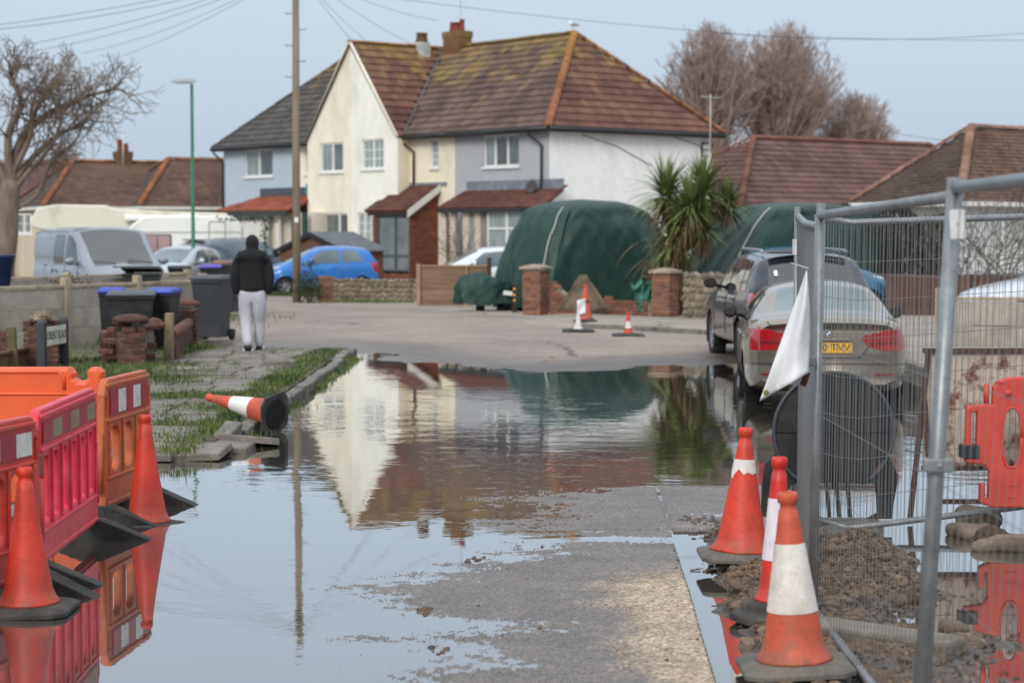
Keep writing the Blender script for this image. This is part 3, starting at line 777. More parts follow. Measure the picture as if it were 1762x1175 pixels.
# walls ----------------------------------------------------------
# grey house
wg = pxrect(832, 232, 893, 287); wbay = pxrect(838, 361, 905, 446)
mb = MB(); wall_holes(mb, fxl(gs, 0), XB, 0, -.1, ZE, [wg]); mb.build('wall', M_GREYR, grey, label='smooth grey front wall')
make_window(grey, fxl(gs, 0), *wg, cols=(.31, .66), curt=(M_NET, M_PANE, None))
mb = MB(); fxs = lambda y, z, d=0.: Vector((-d - gs.x, y, z))
wall_holes(mb, fxs, 0, DEP, -.1, ZE, []); mb.build('wall', M_WHITER, grey, label='weathered white side wall')
mb = MB(); mb.add([(0 - gs.x, DEP, -.1), (XB - gs.x, DEP, -.1), (XB - gs.x, DEP, ZE), (-gs.x, DEP, ZE)], [(0, 1, 2, 3)]); mb.build('wall', M_WHITER, grey)
# cream house: gable pair plane, return, recessed strip
wl, wr = pxrect(551, 246, 590, 296, -.55), pxrect(623, 240, 660, 291, -.55)
wgl, wgr = pxrect(549, 367, 598, 428, -.55), pxrect(615, 366, 638, 431, -.55)
for xa, xb_, ms, hol in ((XG0, GX, M_CREAM, [wl, wgl]), (GX, XG1, M_CREAM2, [wr, wgr])):
    mb = MB(); wall_holes(mb, fxl(cs, -.55), xa, xb_, -.1, ZE, hol)
    tri = [(xa, ZE), (xb_, ZE), (GX, ZR - .03)]
    mb.add([(x - cs.x, -.55, z) for x, z in tri], [(0, 1, 2)]); mb.build('wall', ms, crm, label='cream gable wall')
make_window(crm, fxl(cs, -.55), *wl, cols=(.52,), curt=(M_NET, M_PANE))
make_window(crm, fxl(cs, -.55), *wr, cols=(.5,), lattice=3, curt=(M_NET, M_NET))
make_window(crm, fxl(cs, -.55), *wgl, cols=(.68,), curt=(M_PANE, M_PANE), transom=.0, sill=True)
make_window(crm, fxl(cs, -.55), *wgr, cols=(.5,), lattice=4, curt=(M_NET, M_NET))
mb = MB()
for xx in (XG0, XG1):
    mb = MB(); mb.add([(xx - cs.x, -.55, -.1), (xx - cs.x, .02, -.1), (xx - cs.x, .02, ZE), (xx - cs.x, -.55, ZE)], [(0, 1, 2, 3)]); mb.build('wall', M_CREAM3, crm)
ws = pxrect(741, 239, 754, 289)
mb = MB(); wall_holes(mb, fxl(cs, 0), XG1, XB, -.1, ZE, [ws]); mb.build('wall', M_CREAM3, crm)
make_window(crm, fxl(cs, 0), *ws, cols=(), lattice=4, curt=(M_NET,))
mb = MB(); mb.add([(XB - cs.x, DEP, -.1), (XG0 - cs.x, DEP, -.1), (XG0 - cs.x, DEP, ZE), (XB - cs.x, DEP, ZE)], [(0, 1, 2, 3)]); mb.build('wall', M_CREAM, crm)
# rough coping edge of the gable, seam batten between the two halves
mb = MB(); mb.box((GX - cs.x, -.556, ZE * .8), (.05, .02, ZE * .9)); mb.build('seam_strip', M_CREAM, crm)
for sx in (-1, 1):
    xa = XG0 if sx < 0 else XG1
    a, b = Vector((xa - cs.x + sx * .06, -.6, ZE - .02)), Vector((GX - cs.x, -.6, ZR + .06))
    mb = MB(); mb.tube([a, b], .05, 6); mb.build('verge', M_CREAM, crm)
# blue house
wb1 = pxrect(421, 257, 469, 304); wbn = pxrect(525, 254, 532, 300)
XBB = fac(516, 300).x
mb = MB(); wall_holes(mb, fxl(bs_, 0), XE, XBB, -.1, ZE, [wb1]); mb.build('wall', M_BLUER, blu, label='pale blue front wall')
make_window(blu, fxl(bs_, 0), *wb1, cols=(.5,), curt=(M_NET, M_PANE))
mb = MB(); wall_holes(mb, fxl(bs_, 0), XBB, XG0, -.1, ZE, [wbn]); mb.build('wall', M_CREAM, blu, label='narrow cream wall')
make_window(blu, fxl(bs_, 0), *wbn, cols=(), curt=(M_NET,), fw=.04)
mb = MB(); mb.add([(XE - bs_.x, DEP, -.1), (XE - bs_.x, 0, -.1), (XE - bs_.x, 0, ZE), (XE - bs_.x, DEP, ZE)], [(0, 1, 2, 3)])
mb.add([(XG0 - bs_.x, DEP, -.1), (XE - bs_.x, DEP, -.1), (XE - bs_.x, DEP, ZE), (XG0 - bs_.x, DEP, ZE)], [(0, 1, 2, 3)]); mb.build('wall', M_BLUER, blu)

# roofs ----------------------------------------------------------
V3 = Vector
main_r = [V3((OV, -OV, ZE)), V3((AX, YR, ZR)), V3((GX, YR, ZR)), V3((XG1 + .05, -OV, ZE))]
cut = V3((XB, 0, 0))
roof_slope(grey, clip_poly(main_r, cut, V3((1, 0, 0))), (1, 0, 0), M_TILE_BROWN, gs)
roof_slope(crm, clip_poly(main_r, cut, V3((-1, 0, 0))), (1, 0, 0), M_TILE_BROWN, cs)
roof_slope(grey, [V3((OV, -OV, ZE)), V3((AX, YR, ZR)), V3((OV, DEP + OV, ZE))], (0, 1, 0), M_TILE_RED, gs, label='red brown hipped end of the roof')
roof_slope(crm, [V3((GX, -.58, ZR)), V3((GX, YR, ZR)), V3((XG1 + .05, -OV, ZE)), V3((XG1 + .05, -.58, ZE))], (0, 1, 0), M_TILE_RED, cs, label='red brown slope behind the gable')
mb = MB(); mb.prism([V3((GX, -.66, ZR - .02)) - cs, V3((GX, YR, ZR - .02)) - cs, V3((XG0 - .05, -OV, ZE)) - cs, V3((XG0 - .05, -.66, ZE)) - cs], (0, 0, -.08)); mb.build('roof', M_TILE_GREY, crm)
main_l = [V3((GX, YR, ZR)), V3((BXX, YR, ZR)), V3((XE - OV, -OV, ZE)), V3((XG0 - .05, -OV, ZE))]
roof_slope(blu, clip_poly(main_l, V3((XG0, 0, 0)), V3((-1, 0, 0))), (1, 0, 0), M_TILE_GREY, bs_)
roof_slope(crm, clip_poly(main_l, V3((XG0, 0, 0)), V3((1, 0, 0))), (1, 0, 0), M_TILE_GREY, cs, limit=60, label='grey slope left of the gable')
for rt, s_, xa, xb_ in ((grey, gs, XB, OV), (crm, cs, XG0, XB), (blu, bs_, XE - OV, XG0)):     # back slope and left hip, plain
    ra, rb = max(xa, BXX), min(xb_, AX)
    mb = MB(); mb.prism([V3((xa, DEP + OV, ZE)) - s_, V3((xb_, DEP + OV, ZE)) - s_, V3((rb, YR, ZR)) - s_, V3((ra, YR, ZR)) - s_], (0, 0, -.06)); mb.build('roof', M_TILE_BROWN, rt)
mb = MB(); mb.prism([V3((XE - OV, -OV, ZE)) - bs_, V3((XE - OV, DEP + OV, ZE)) - bs_, V3((BXX, YR, ZR)) - bs_], (0, 0, -.06)); mb.build('roof', M_TILE_GREY, blu)
up = V3((0, 0, .03))
ridge_run(grey, V3((OV, -OV, ZE)) + up, V3((AX, YR, ZR)) + up, M_RIDGE, gs, name='hip_tile', r=.14)
ridge_run(grey, V3((OV, DEP + OV, ZE)) + up, V3((AX, YR, ZR)) + up, M_RIDGE, gs, name='hip_tile', r=.14)
M_RIDGE2 = roof_mat('lichened_ridge_tile', (118, 92, 70), (104, 80, 60), 7.0, 8.7, amt=.9)
ridge_run(grey, (XB, YR, ZR + .03), (AX, YR, ZR + .03), M_RIDGE2, gs)
ridge_run(crm, (GX, YR, ZR + .03), (XB, YR, ZR + .03), M_RIDGE2, cs)
ridge_run(crm, (GX, -.66, ZR + .03), (GX, YR, ZR + .03), M_RIDGE, cs, r=.1)
ridge_run(blu, (BXX, YR, ZR + .03), (XG0, YR, ZR + .03), M_RIDGE2, bs_)
ridge_run(blu, (XE - OV, -OV, ZE + .02), (BXX, YR, ZR + .02), M_TILE_GREY, bs_, name='hip_tile', r=.1)
mb = MB(); mb.tube([V3((XG1 + .02, -OV, ZE + .05)) - cs, V3((GX, YR, ZR + .04)) - cs], .05, 6); mb.build('valley_flashing', mat('dull_lead', (92, 94, 96), rough=.8), crm)

# fascia, gutters, downpipes
def gutter(root, s_, a, b):
    a, b = V3(a) - s_, V3(b) - s_; mb = MB(); mb.tube([a, b], .065, 8); d = (b - a)
    mb.prism([a + V3((0, 0, .1)), b + V3((0, 0, .1)), b + V3((0, 0, -.1)), a + V3((0, 0, -.1))], V3((-d.y, d.x, 0)).normalized() * .05)
    return mb.build('gutter', M_BLACK, root)
gutter(grey, gs, (XB, -OV - .05, ZE - .04), (OV + .05, -OV - .05, ZE - .04)); gutter(grey, gs, (OV + .05, -OV, ZE - .04), (OV + .05, DEP + OV, ZE - .04))
gutter(crm, cs, (XG1 + .05, -OV - .05, ZE - .04), (XB, -OV - .05, ZE - .04))
gutter(blu, bs_, (XE - OV, -OV - .05, ZE - .04), (XG0, -OV - .05, ZE - .04))
for rt, s_, xa, xb_ in ((grey, gs, XB, OV), (crm, cs, XG1, XB), (blu, bs_, XE - OV, XG0)):
    mb = MB(); mb.box2((xa - s_.x, -OV, ZE - .12), (xb_ - s_.x, .0, ZE - .06)); mb.build('soffit', M_BLACK, rt)
def downpipe(root, s_, p, zlow, off=(.25, 0)):
    p = V3(p) - s_; mb = MB()
    q = V3((p.x + off[0], -.07, p.z - .45))
    mb.tube([p, p + V3((0, 0, -.12)), q, V3((q.x, -.07, zlow))], .045, 8); mb.build('downpipe', M_BLACK, root)
a = fac(704, 238); downpipe(crm, cs, (a.x, -OV, ZE - .08), fac(718, 318).z, (.35, 0))
a = fac(922, 228); downpipe(grey, gs, (a.x, -OV, ZE - .08), .1, (.36, 0))
a = fac(375, 262); downpipe(blu, bs_, (XE - .2, -OV, ZE - .08), .1, (.25, 0))

# chimneys
def chimney(root, s_, c, w, d, h, m, pots, flare=True, mpot=None):
    c = V3(c) - s_; mb = MB(); n = max(3, int(h / .075)); rr = random.Random(int(w * 100))
    for i in range(n):
        k = 1 + (.06 if flare and i >= n - 3 else 0) + rr.uniform(-.008, .008)
        mb.box((c.x, c.y, c.z + (i + .5) * h / n), (w * k, d * k, h / n * .93)); 
    mb.box((c.x, c.y, c.z + h / 2), (w * .97, d * .97, h * .99), 1)
    ch = mb.build('chimney', [m, M_MORTAR], root)
    for px_, ph, pr, tilt in pots:
        p = MB(); mt = Matrix.Translation((c.x + px_, c.y, c.z + h)) @ Matrix.Rotation(tilt, 4, 'Y')
        p.lathe([(pr * 1.1, 0), (pr, .06), (pr * .85, ph * .8), (pr, ph * .9), (pr, ph), (pr * .7, ph), (pr * .65, ph * .6)], 12, mt); p.build('chimney_pot', mpot or M_POT, ch)
    return ch
M_POT = mat('terracotta_pot', (136, 66, 48), (110, 54, 44), rough=.8, vs=8)
M_CHB = roof_mat('lichened_chimney_brick', (108, 78, 56), (92, 66, 46), 7.4, 9.6, amt=.75)
M_PALE = mat('pale_chimney_render', (196, 198, 192), (170, 172, 166), rough=.9, vs=4)
xm = loc(hit(787, 60, BO + BEY * YR, BEY)).x
ztop = loc(hit(787, 55, BO + BEY * YR, BEY)).z
chimney(crm, cs, (xm, YR, ZR - .5), .95, .62, ztop - ZR + .5, M_CHB, [(-.28, .36, .13, .1), (-.02, .34, .12, 0), (.28, .42, .1, 0)])
xm = loc(hit(723, 80, BO + BEY * (YR * .55), BEY)).x
c0 = V3((GX, fac(0, 0).y, 0)); cp = loc(hit(723, 78, BO + BEX * GX, BEX)); zt_ = cp.z
ch = chimney(crm, cs, (GX + .1, cp.y, ZR - .5), .46, .46, .68, M_PALE, [(0, .34, .22, 0)], flare=False, mpot=M_CHB)
cp = loc(hit(533, 120, BO + BEY * (YR - 1.0), BEY))
chimney(blu, bs_, (cp.x, YR + 1.0, ZR - 1.6), .9, .62, 1.7, M_CHB, [(-.15, .36, .12, 0), (.22, .36, .12, 0)])

# lean-to porch with brick sides (cream house) --------------------
def bricks_on(root, o, ex, ez, w, h, m=None, limit=300, thick=.1, course=.075, length=.225, hfun=None, keep=None, seed=1, mort=True):
    """a brick face: individual bricks proud of a mortar backing; o, ex, ez in root space"""
    m = m or M_BRICK; ex, ez = V3(ex).normalized(), V3(ez).normalized(); ey = ez.cross(ex)   # ey points behind the face
    bm_ = MB(); bm_.box((0, 0, 0), (length - .012, .06, course - .012)); me = bm_.mesh('brick', m)
    rr = random.Random(seed); base = Matrix((ex, ey, ez)).transposed().to_4x4(); cnt = 0
    for j in range(int(h / course + .01)):
        off = (j % 2) * length / 2
        i = -1
        while True:
            x0 = max(0, i * length + off); x1 = min(w, (i + 1) * length + off); i += 1
            if x0 >= w - .01: break
            if x1 - x0 < .05: continue
            xc, zc = (x0 + x1) / 2, (j + .5) * course
            if hfun and zc > hfun(xc): continue
            if keep and not keep(xc, zc): continue
            if cnt >= limit: continue
            mt = base.copy(); mt.translation = V3(o) + ex * xc + ez * zc + ey * (.03 + rr.uniform(-.005, .005))
            if rr.random() < .03: mt.translation = mt.translation + ey * .012
            mt = mt @ Matrix.Diagonal(((x1 - x0 - .011) / (length - .012), 1, 1, 1)) @ Matrix.Rotation(rr.uniform(-.012, .012), 4, 'Y')
            inst('brick', me, root, mt); cnt += 1
    return cnt
PV = -1.2
px0, px1 = fac(640, 400, PV).x, fac(705, 400, PV).x
zpe = fac(672, 362, PV).z; zpt = fac(735, 319, 0).z
porch = MB()
porch.box2((px0 - cs.x, PV + .07, 0), (px0 - cs.x + .1, -.55, zpe)); porch.box2((px1 - cs.x - .1, PV + .07, 0), (px1 - cs.x - .07, 0, zpe))
porch.prism([(px1 - cs.x - .1, PV + .07, zpe), (px1 - cs.x - .1, 0, zpe), (px1 - cs.x - .1, 0, zpt - .1)], (.03, 0, 0))
pp = porch.build('porch', M_MORTAR, crm)
slope_h = lambda y: zpe - .05 + (zpt - zpe) * (y / -PV)
bricks_on(pp, (px1 - cs.x, PV, 0), (0, 1, 0), (0, 0, 1), -PV, zpt, hfun=slope_h, seed=4)
zb_ = fac(672, 467, PV).z
xfl = fac(648, 400, PV).x
bricks_on(pp, (px0 - cs.x, PV, 0), (1, 0, 0), (0, 0, 1), px1 - px0, zb_, seed=5)
bricks_on(pp, (px0 - cs.x, PV, zb_), (1, 0, 0), (0, 0, 1), xfl - px0, zpe - zb_ - .2, seed=6)
make_window(pp, fxl(cs, PV), xfl, px1 - .02, zb_, zpe - .18, cols=(.55,), transom=.28, mf=M_DKGREY, mp=mat('grey_porch_glass', (112, 124, 124), (96, 108, 110), rough=.1, vs=2, spec=.8), sill=False, fw=.07, d0=.02)
mb = MB(); mb.box2((px0 - cs.x - .1, PV - .1, zpe - .18), (px1 - cs.x + .12, PV + .02, zpe - .02)); mb.build('fascia', M_BLACK, pp)
roof_slope(crm, [V3((px0 - .15, PV - .2, zpe)), V3((px1 + .15, PV - .2, zpe)), V3((px1 + .15, 0, zpt)), V3((px0 + .1, 0, zpt))], (1, 0, 0), M_TILE_PORCH, cs, w=.22, gauge=.22, limit=120)
mb = MB(); a, b = V3((px1 + .17, PV - .22, zpe - .02)) - cs, V3((px1 + .17, 0, zpt + .04)) - cs
mb.prism([a, b, b - V3((0, 0, .24)), a - V3((0, 0, .24))], (.03, 0, 0)); mb.build('bargeboard', M_FLASHB, pp)
mb = MB(); mb.box2((px0 - cs.x + .5, -.06, zpt - .03), (px1 - cs.x + .5, .01, zpt + .09)); mb.build('flashing', M_LEAD, pp)

# lean-to canopy over the grey house's door and bay ----------------
CV = -1.0
cx0, cx1 = fac(752, 358, CV - .2).x, fac(930, 356, CV - .2).x
zce = fac(840, 357, CV - .2).z; zct = fac(850, 327, 0).z
roof_slope(grey, [V3((cx0, CV - .2, zce)), V3((cx1, CV - .2, zce)), V3((cx1 - .35, 0, zct)), V3((cx0 + .12, 0, zct))], (1, 0, 0), M_TILE_PORCH, gs, w=.22, gauge=.22, limit=200)
canopy = MB(); canopy.box2((cx0 - gs.x, CV - .2, zce - .16), (cx1 - gs.x, CV - .1, zce - .03)); cano = canopy.build('canopy', M_BLACK, grey)
mb = MB(); mb.box2((cx0 - gs.x + .1, -.05, zct - .02), (cx1 - gs.x - .3, .008, zct + .3)); mb.build('flashing', M_LEAD, cano)
M_POST = mat('cream_post_paint', (206, 192, 176), rough=.6, var=.06, dirt=(150, 134, 118), dirt_amt=.4)
def cpost(p0, p1, v=CV, top=363):
    a, b = fac(p0, 400, v).x, fac(p1, 400, v).x
    mb = MB(); mb.box2((a - gs.x, v, 0), (b - gs.x, v + .1, zce - .1)); mb.build('post', M_POST, cano)
for p0, p1 in ((757, 767), (775, 783), (796, 806), (817, 826)): cpost(p0, p1)
a, b = fac(767, 400, CV).x - gs.x, fac(775, 400, CV).x - gs.x
mb = MB()
for i in range(14): mb.box(((a + b) / 2, CV + .06, .9 + i * .13), (b - a + .02, .02, .035))
for i in range(3): mb.box((a + (b - a) * i / 2, CV + .045, 1.75), (.03, .02, 1.8))
mb.build('trellis', M_WOODD, cano)
a, b = fac(806, 400, CV).x - gs.x, fac(817, 400, CV).x - gs.x
mb = MB(); mb.box2((a, CV + .05, 0), (b, CV + .08, zce - .1)); mb.build('screen', mat('grey_screen', (150, 148, 146), rough=.7), cano)
a, b = fac(783, 400, CV).x - gs.x, fac(796, 400, CV).x - gs.x
mb = MB(); mb.box2((a - .2, -.03, 0), (b + .3, .005, 2.2)); dr = mb.build('door', mat('grey_door', (92, 88, 86), rough=.4), cano)
mb = MB(); mb.box2((b - .05, -.055, .95), (b + .05, -.035, 1.05)); mb.build('handle', M_LEAD, dr)
a = fac(826, 400, CV).x - gs.x
mb = MB(); mb.box2((a, CV + .06, 0), (-gs.x - .55, 0, zce - .1)); mb.build('bay', mat('grey_bay_wall', (128, 120, 114), (140, 132, 126), rough=.9, vs=3), cano)
wbay = pxrect(840, 363, 905, 452, CV)
make_window(cano, fxl(gs, CV), *wbay, cols=(.52,), transom=.66, curt=(M_NET, M_NET), d0=-.04)
M_DISH = mat('satellite_dish', (70, 62, 60), rough=.6)
p = fac(917, 322, -.3); mb = MB(); mt = axes((1, 0, 0), (0, .3, 1), V3((p.x, -.35, p.z)) - gs)
mb.lathe([(0, -.05), (.15, -.03), (.25, .02), (.25, .03), (.15, -.015), (0, -.035)], 16, mt); mb.build('satellite_dish', M_DISH, grey)

# blue house's lean-to ---------------------------------------------
LV = -1.3
bx0, bx1 = fac(371, 362, LV - .2).x, XG0 - .02
zle = fac(440, 362, LV - .2).z; zlt = fac(460, 338, 0).z
M_TILE_ORG = roof_mat('red_lean_to_tile', (150, 86, 70), (136, 76, 62), 2.3, 6., amt=.15)
roof_slope(blu, [V3((bx0, LV - .2, zle)), V3((bx1, LV - .2, zle)), V3((bx1, 0, zlt)), V3((bx0 + .9, 0, zlt))], (1, 0, 0), M_TILE_ORG, bs_, w=.22, gauge=.22, limit=200)
lean = MB(); lean.box2((bx0 - bs_.x, LV - .2, zle - .2), (bx1 - bs_.x, LV - .12, zle - .04)); le = lean.build('lean_to', mat('dark_green_paint', (40, 62, 56), rough=.5), blu)
mb = MB(); mb.box2((bx0 + .95 - bs_.x, -.1, zlt), (bx1 - bs_.x - .7, 0, zlt + .3)); mb.build('flashing', mat('dark_lead', (70, 78, 88), rough=.6), le)
mb = MB(); mb.box2((bx1 - bs_.x - .75, -.14, zlt + .02), (bx1 - bs_.x, -.002, zlt + .42)); mb.build('panel', mat('teal_panel', (64, 150, 152), (52, 132, 136), rough=.5), le)
mb = MB(); a = fac(455, 400, LV).x - bs_.x; mb.box2((bx0 - bs_.x, LV, 0), (a, 0, zle - .1)); mb.build('wall', M_FLASHB, le)
mb = MB(); b = fac(530, 400, LV).x - bs_.x; mb.box2((a, LV + .3, 0), (b, 0, zle - .1)); mb.build('wall', mat('cream_lean_to', (206, 198, 184), rough=.8), le)
for a_, b_ in ((455, 460), (475, 481), (503, 508), (521, 527)):
    q, w_ = fac(a_, 400, LV).x - bs_.x, fac(b_, 400, LV).x - bs_.x
    mb = MB(); mb.box2((q, LV - .04, 0), (w_, LV + .06, zle - .1)); mb.build('post', M_FLASHB if a_ < 490 else MATS['dark_green_paint'], le)
for r_ in ((477, 380, 494, 391), (475, 397, 494, 415)):
    x0, x1, z0, z1 = pxrect(*r_, LV + .3); make_window(le, fxl(bs_, LV + .25), x0, x1, z0, z1, cols=(), mf=MATS['cream_lean_to'], sill=False, mp=mat('dark_room', (38, 40, 42), rough=.2))

# small fittings on the grey house's side wall
M_IRON = mat('black_iron', (40, 38, 38), rough=.6)
p = sidep(1207, 258); mb = MB()
mb.box((.03 - gs.x, p.y, p.z), (.03, .05, .5))
for dz in (-.22, 0, .22): mb.box((.1 - gs.x, p.y + .12, p.z + dz), (.03, .24, .05))
mb.build('wall_bracket', M_IRON, grey)
for pts in (((1000, 232), (1060, 252), (1120, 285)), ((1160, 236), (1200, 250), (1206, 256))):
    mb = MB(); mb.tube([V3((.02 - gs.x, sidep(*q).y, sidep(*q).z)) for q in pts], .012, 5); mb.build('cable', M_IRON, grey)

# ---- bungalows ----------------------------------------------------
def bungalow(label, c, rot, Lx, D, a, ze, zr, mfront, mleft, mridge, wall, tiles, gut=None, wname='bungalow', w=.3, gauge=.345):
    """c = near left eave corner; local x along the ridge, local y away"""
    r = thing(wname, label, 'house', (c[0], c[1], 0), rot)
    mb = MB(); ov = .35
    mb.box2((ov, ov, -.1), (Lx - ov, D - ov, ze)); mb.build('wall', wall, r)
    fr = [V3((0, 0, ze)), V3((Lx, 0, ze)), V3((Lx - a, D / 2, zr)), V3((a, D / 2, zr))]
    lf = [V3((0, 0, ze)), V3((0, D, ze)), V3((a, D / 2, zr))]
    if tiles:
        roof_slope(r, fr, (1, 0, 0), mfront, limit=300, w=w, gauge=gauge); roof_slope(r, lf, (0, 1, 0), mleft, limit=120, w=w, gauge=gauge)
    else:
        mb = MB(); mb.prism(fr, (0, 0, -.1)); mb.build('roof', mfront, r); mb = MB(); mb.prism(lf, (0, 0, -.1)); mb.build('roof', mleft, r)
    mb = MB(); mb.prism([V3((0, D, ze)), V3((Lx, D, ze)), V3((Lx - a, D / 2, zr)), V3((a, D / 2, zr))], (0, 0, -.1)); mb.prism([V3((Lx, 0, ze)), V3((Lx, D, ze)), V3((Lx - a, D / 2, zr))], (0, 0, -.1)); mb.build('roof', mfront, r)
    up = V3((0, 0, .04))
    ridge_run(r, lf[0] + up, lf[2] + up, mridge, name='hip_tile', r=.13); ridge_run(r, V3((a, D / 2, zr)) + up, V3((Lx - a, D / 2, zr)) + up, mridge)
    ridge_run(r, lf[1] + up, lf[2] + up, mridge, name='hip_tile', r=.11)
    mb = MB(); g_ = gut or M_FLASHB
    mb.box2((-.05, -.08, ze - .12), (Lx, .02, ze + .0)); mb.box2((-.08, .025, ze - .12), (.02, D, ze)); mb.build('gutter', g_, r)
    return r
def colrow(m, c):   # courses too small to pick apart singly
    return m
M_BWALL = render_mat('bungalow_cream_wall', (206, 194, 170), (196, 184, 160))
M_BWHITE = render_mat('bungalow_white_wall', (214, 214, 210), (204, 204, 200))
rotV = math.atan2(.627, .779)
c1 = (7.95, 69.7)
b1 = bungalow('long red brown tiled bungalow roof behind the palm', c1, rotV, 19.3, 7.4, 4.45, 2.75, 5.45, M_TILE_BUNG, M_TILE_BUNG, roof_mat('bungalow_ridge', (124, 84, 72), (110, 74, 64), 4.5, 8, amt=.15), M_BWALL, True)
c2 = (11.6, 51.7)
b2 = bungalow('bungalow at the right edge with a dark weathered roof above the wire fence', c2, rotV, 16, 3.75, 2.8, 2.72, 4.78, M_TILE_OLD, M_TILE_DARK, roof_mat('bungalow_ridge_pale', (140, 108, 96), (126, 96, 84), 3.5, 7, amt=.15), M_BWHITE, True, w=.2, gauge=.14)
rotL = R(25)
b3 = bungalow('nearer left bungalow with brown roof touching the blue house', (-14.8, 79.2), rotL, 13, 7.4, 2.2, 2.95, 4.95, M_TILE_OLD, M_TILE_DARK, M_RIDGE, M_BWALL, True, gut=M_FLASHB, w=.25, gauge=.25)
b4 = bungalow('left bungalow with brown roof and small chimney above the motorhome', (-18.6, 79.2), rotL, 13, 7.4, 2.0, 2.95, 4.85, M_TILE_OLD, M_TILE_DARK, M_RIDGE, M_BWALL, True, gut=M_FLASHB, w=.25, gauge=.25)
b5 = bungalow('partly hidden bungalow with reddish roof behind the bare left tree', (-25.0, 86), rotL, 12, 7.4, 2.0, 3.0, 5.1, M_TILE_BUNG, M_TILE_DARK, M_RIDGE, M_BWALL, False)
q = AT(232, 283, 82.5); lq = world_of(b4).inverted() @ q
chimney(b4, V3((0, 0, 0)), (lq.x, 3.7, 4.6), .7, .5, .72, M_CHB, [(-.12, .5, .12, 0), (.12, .34, .13, 0)])
for rt, pr in ((b4, (30, 368, 54, 402)),):
    o = world_of(rt) @ V3((0.35, 0.33, 0)); n = (world_of(rt).to_3x3() @ V3((0, 1, 0)))
    a = world_of(rt).inverted() @ hit(pr[0], pr[3], o, n); b = world_of(rt).inverted() @ hit(pr[2], pr[1], o, n)
    make_window(rt, lambda x, z, d=0.: V3((x, .33 + d - .06, z)), a.x, b.x, a.z, b.z, cols=(.5,), lattice=2)
o = world_of(b2) @ V3((.35, .34, 0)); n = (world_of(b2).to_3x3() @ V3((0, 1, 0)))
a = world_of(b2).inverted() @ hit(1690, 470, o, n); b = world_of(b2).inverted() @ hit(1760, 360, o, n)
make_window(b2, lambda x, z, d=0.: V3((x, .34 + d - .06, z)), a.x, b.x, max(a.z, .9), min(b.z, 2.4), cols=(.5,), curt=(M_NET, M_NET))
# ================================================================== VEHICLES
M_TYRE = mat('tyre_rubber', (30, 30, 31), rough=.85, var=.1, dirt=(86, 78, 68), dirt_amt=.35, dirt_s=6)
M_RIMM = mat('alloy_rim', (168, 170, 174), rough=.3, metal=.8, var=.05)
M_ARCH = mat('arch_liner', (18, 18, 18), rough=.95, var=0)
M_CGLASS = mat('car_glass', (30, 36, 38), (44, 50, 52), rough=.03, vs=1.2, var=.05, spec=1.0, coat=.4)
M_CGLASS2 = mat('car_glass_pale', (92, 110, 114), (70, 86, 90), rough=.03, vs=1.0, var=.05, spec=1.0, coat=.5)
M_TRIM = mat('black_car_trim', (24, 25, 26), rough=.5, var=.05)
M_RED = mat('tail_light_red', (178, 14, 26), (150, 10, 20), rough=.12, vs=3, coat=.8)
M_REDD = mat('tail_light_dark_red', (112, 10, 18), rough=.12, coat=.8, var=.03)
M_LAMP = mat('headlight_clear', (206, 210, 212), (170, 176, 180), rough=.08, vs=6, coat=.8)
M_PLATEY = mat('number_plate_yellow', (236, 178, 40), rough=.4, var=.03)
M_PLATEW = mat('number_plate_white', (226, 226, 220), rough=.4, var=.03)
M_INK = mat('plate_ink', (20, 20, 22), rough=.5, var=0)
def paint(name, c, c2=None, metal=.35, rough=.32):
    return mat(name, c, c2 or c, rough=rough, metal=metal, coat=.8, var=.03, vs=1.5, dirt=(120, 108, 94), dirt_amt=.18, dirt_s=2, splash=((100, 88, 74), .6, .6))
def smooth_profile(pts, ys, w=.07):
    px_, pz = zip(*pts); fine = np.linspace(ys[0], ys[-1], 600); v = np.interp(fine, px_, pz)
    k = max(1, int(w / (fine[1] - fine[0]))); ker = np.hanning(2 * k + 3); ker /= ker.sum()
    vp = np.concatenate([np.full(k + 1, v[0]), v, np.full(k + 1, v[-1])]); v2 = np.convolve(vp, ker, 'valid')
    return np.interp(ys, fine, v2)
def fan_cap(mb, outer, push, ccw):
    c = sum(outer, V3((0, 0, 0))) / len(outer) + push; n = len(outer)
    mb.add(outer + [c], [((i, (i + 1) % n, n) if ccw else ((i + 1) % n, i, n)) for i in range(n)], 0, True)
def ring_lathe(mb, prof, n, mt):
    k0 = len(mb.f); mb.lathe(prof, n, mt)
    while len(mb.f[-1]) == n: mb.f.pop(); mb.m.pop(); mb.s.pop()
    return mb
def make_wheel(root, x, y, r, side, m_rim=None, spokes=5, wname='wheel'):
    w = thing_part(root, wname, (x, y, r), 0)
    mt = Matrix.Rotation(math.pi / 2, 4, 'Y')
    t = MB(); ring_lathe(t, [(r * .62, -.09), (r * .9, -.1), (r * .985, -.075), (r, -.03), (r, .03), (r * .985, .075), (r * .9, .1), (r * .62, .09), (r * .62, -.09)], 28, mt); t.build('tyre', M_TYRE, w)
    q = MB(); q.lathe([(r * .63, -.07), (r * .63, .085), (r * .6, .085), (r * .58, .03), (0.0, .02)] if True else [], 28, mt @ Matrix.Diagonal((1, 1, side, 1)))
    for k in range(spokes):
        a = 2 * math.pi * k / spokes + .3
        q.box((side * .062, math.cos(a) * r * .32, math.sin(a) * r * .32), (.03, r * .56, r * .15), 0, Matrix.Rotation(a, 3, 'X'))
    q.lathe([(r * .14, .0), (r * .14, .085), (0, .09)], 12, mt @ Matrix.Diagonal((1, 1, side, 1)))
    q.build('rim', m_rim or M_RIMM, w); return w
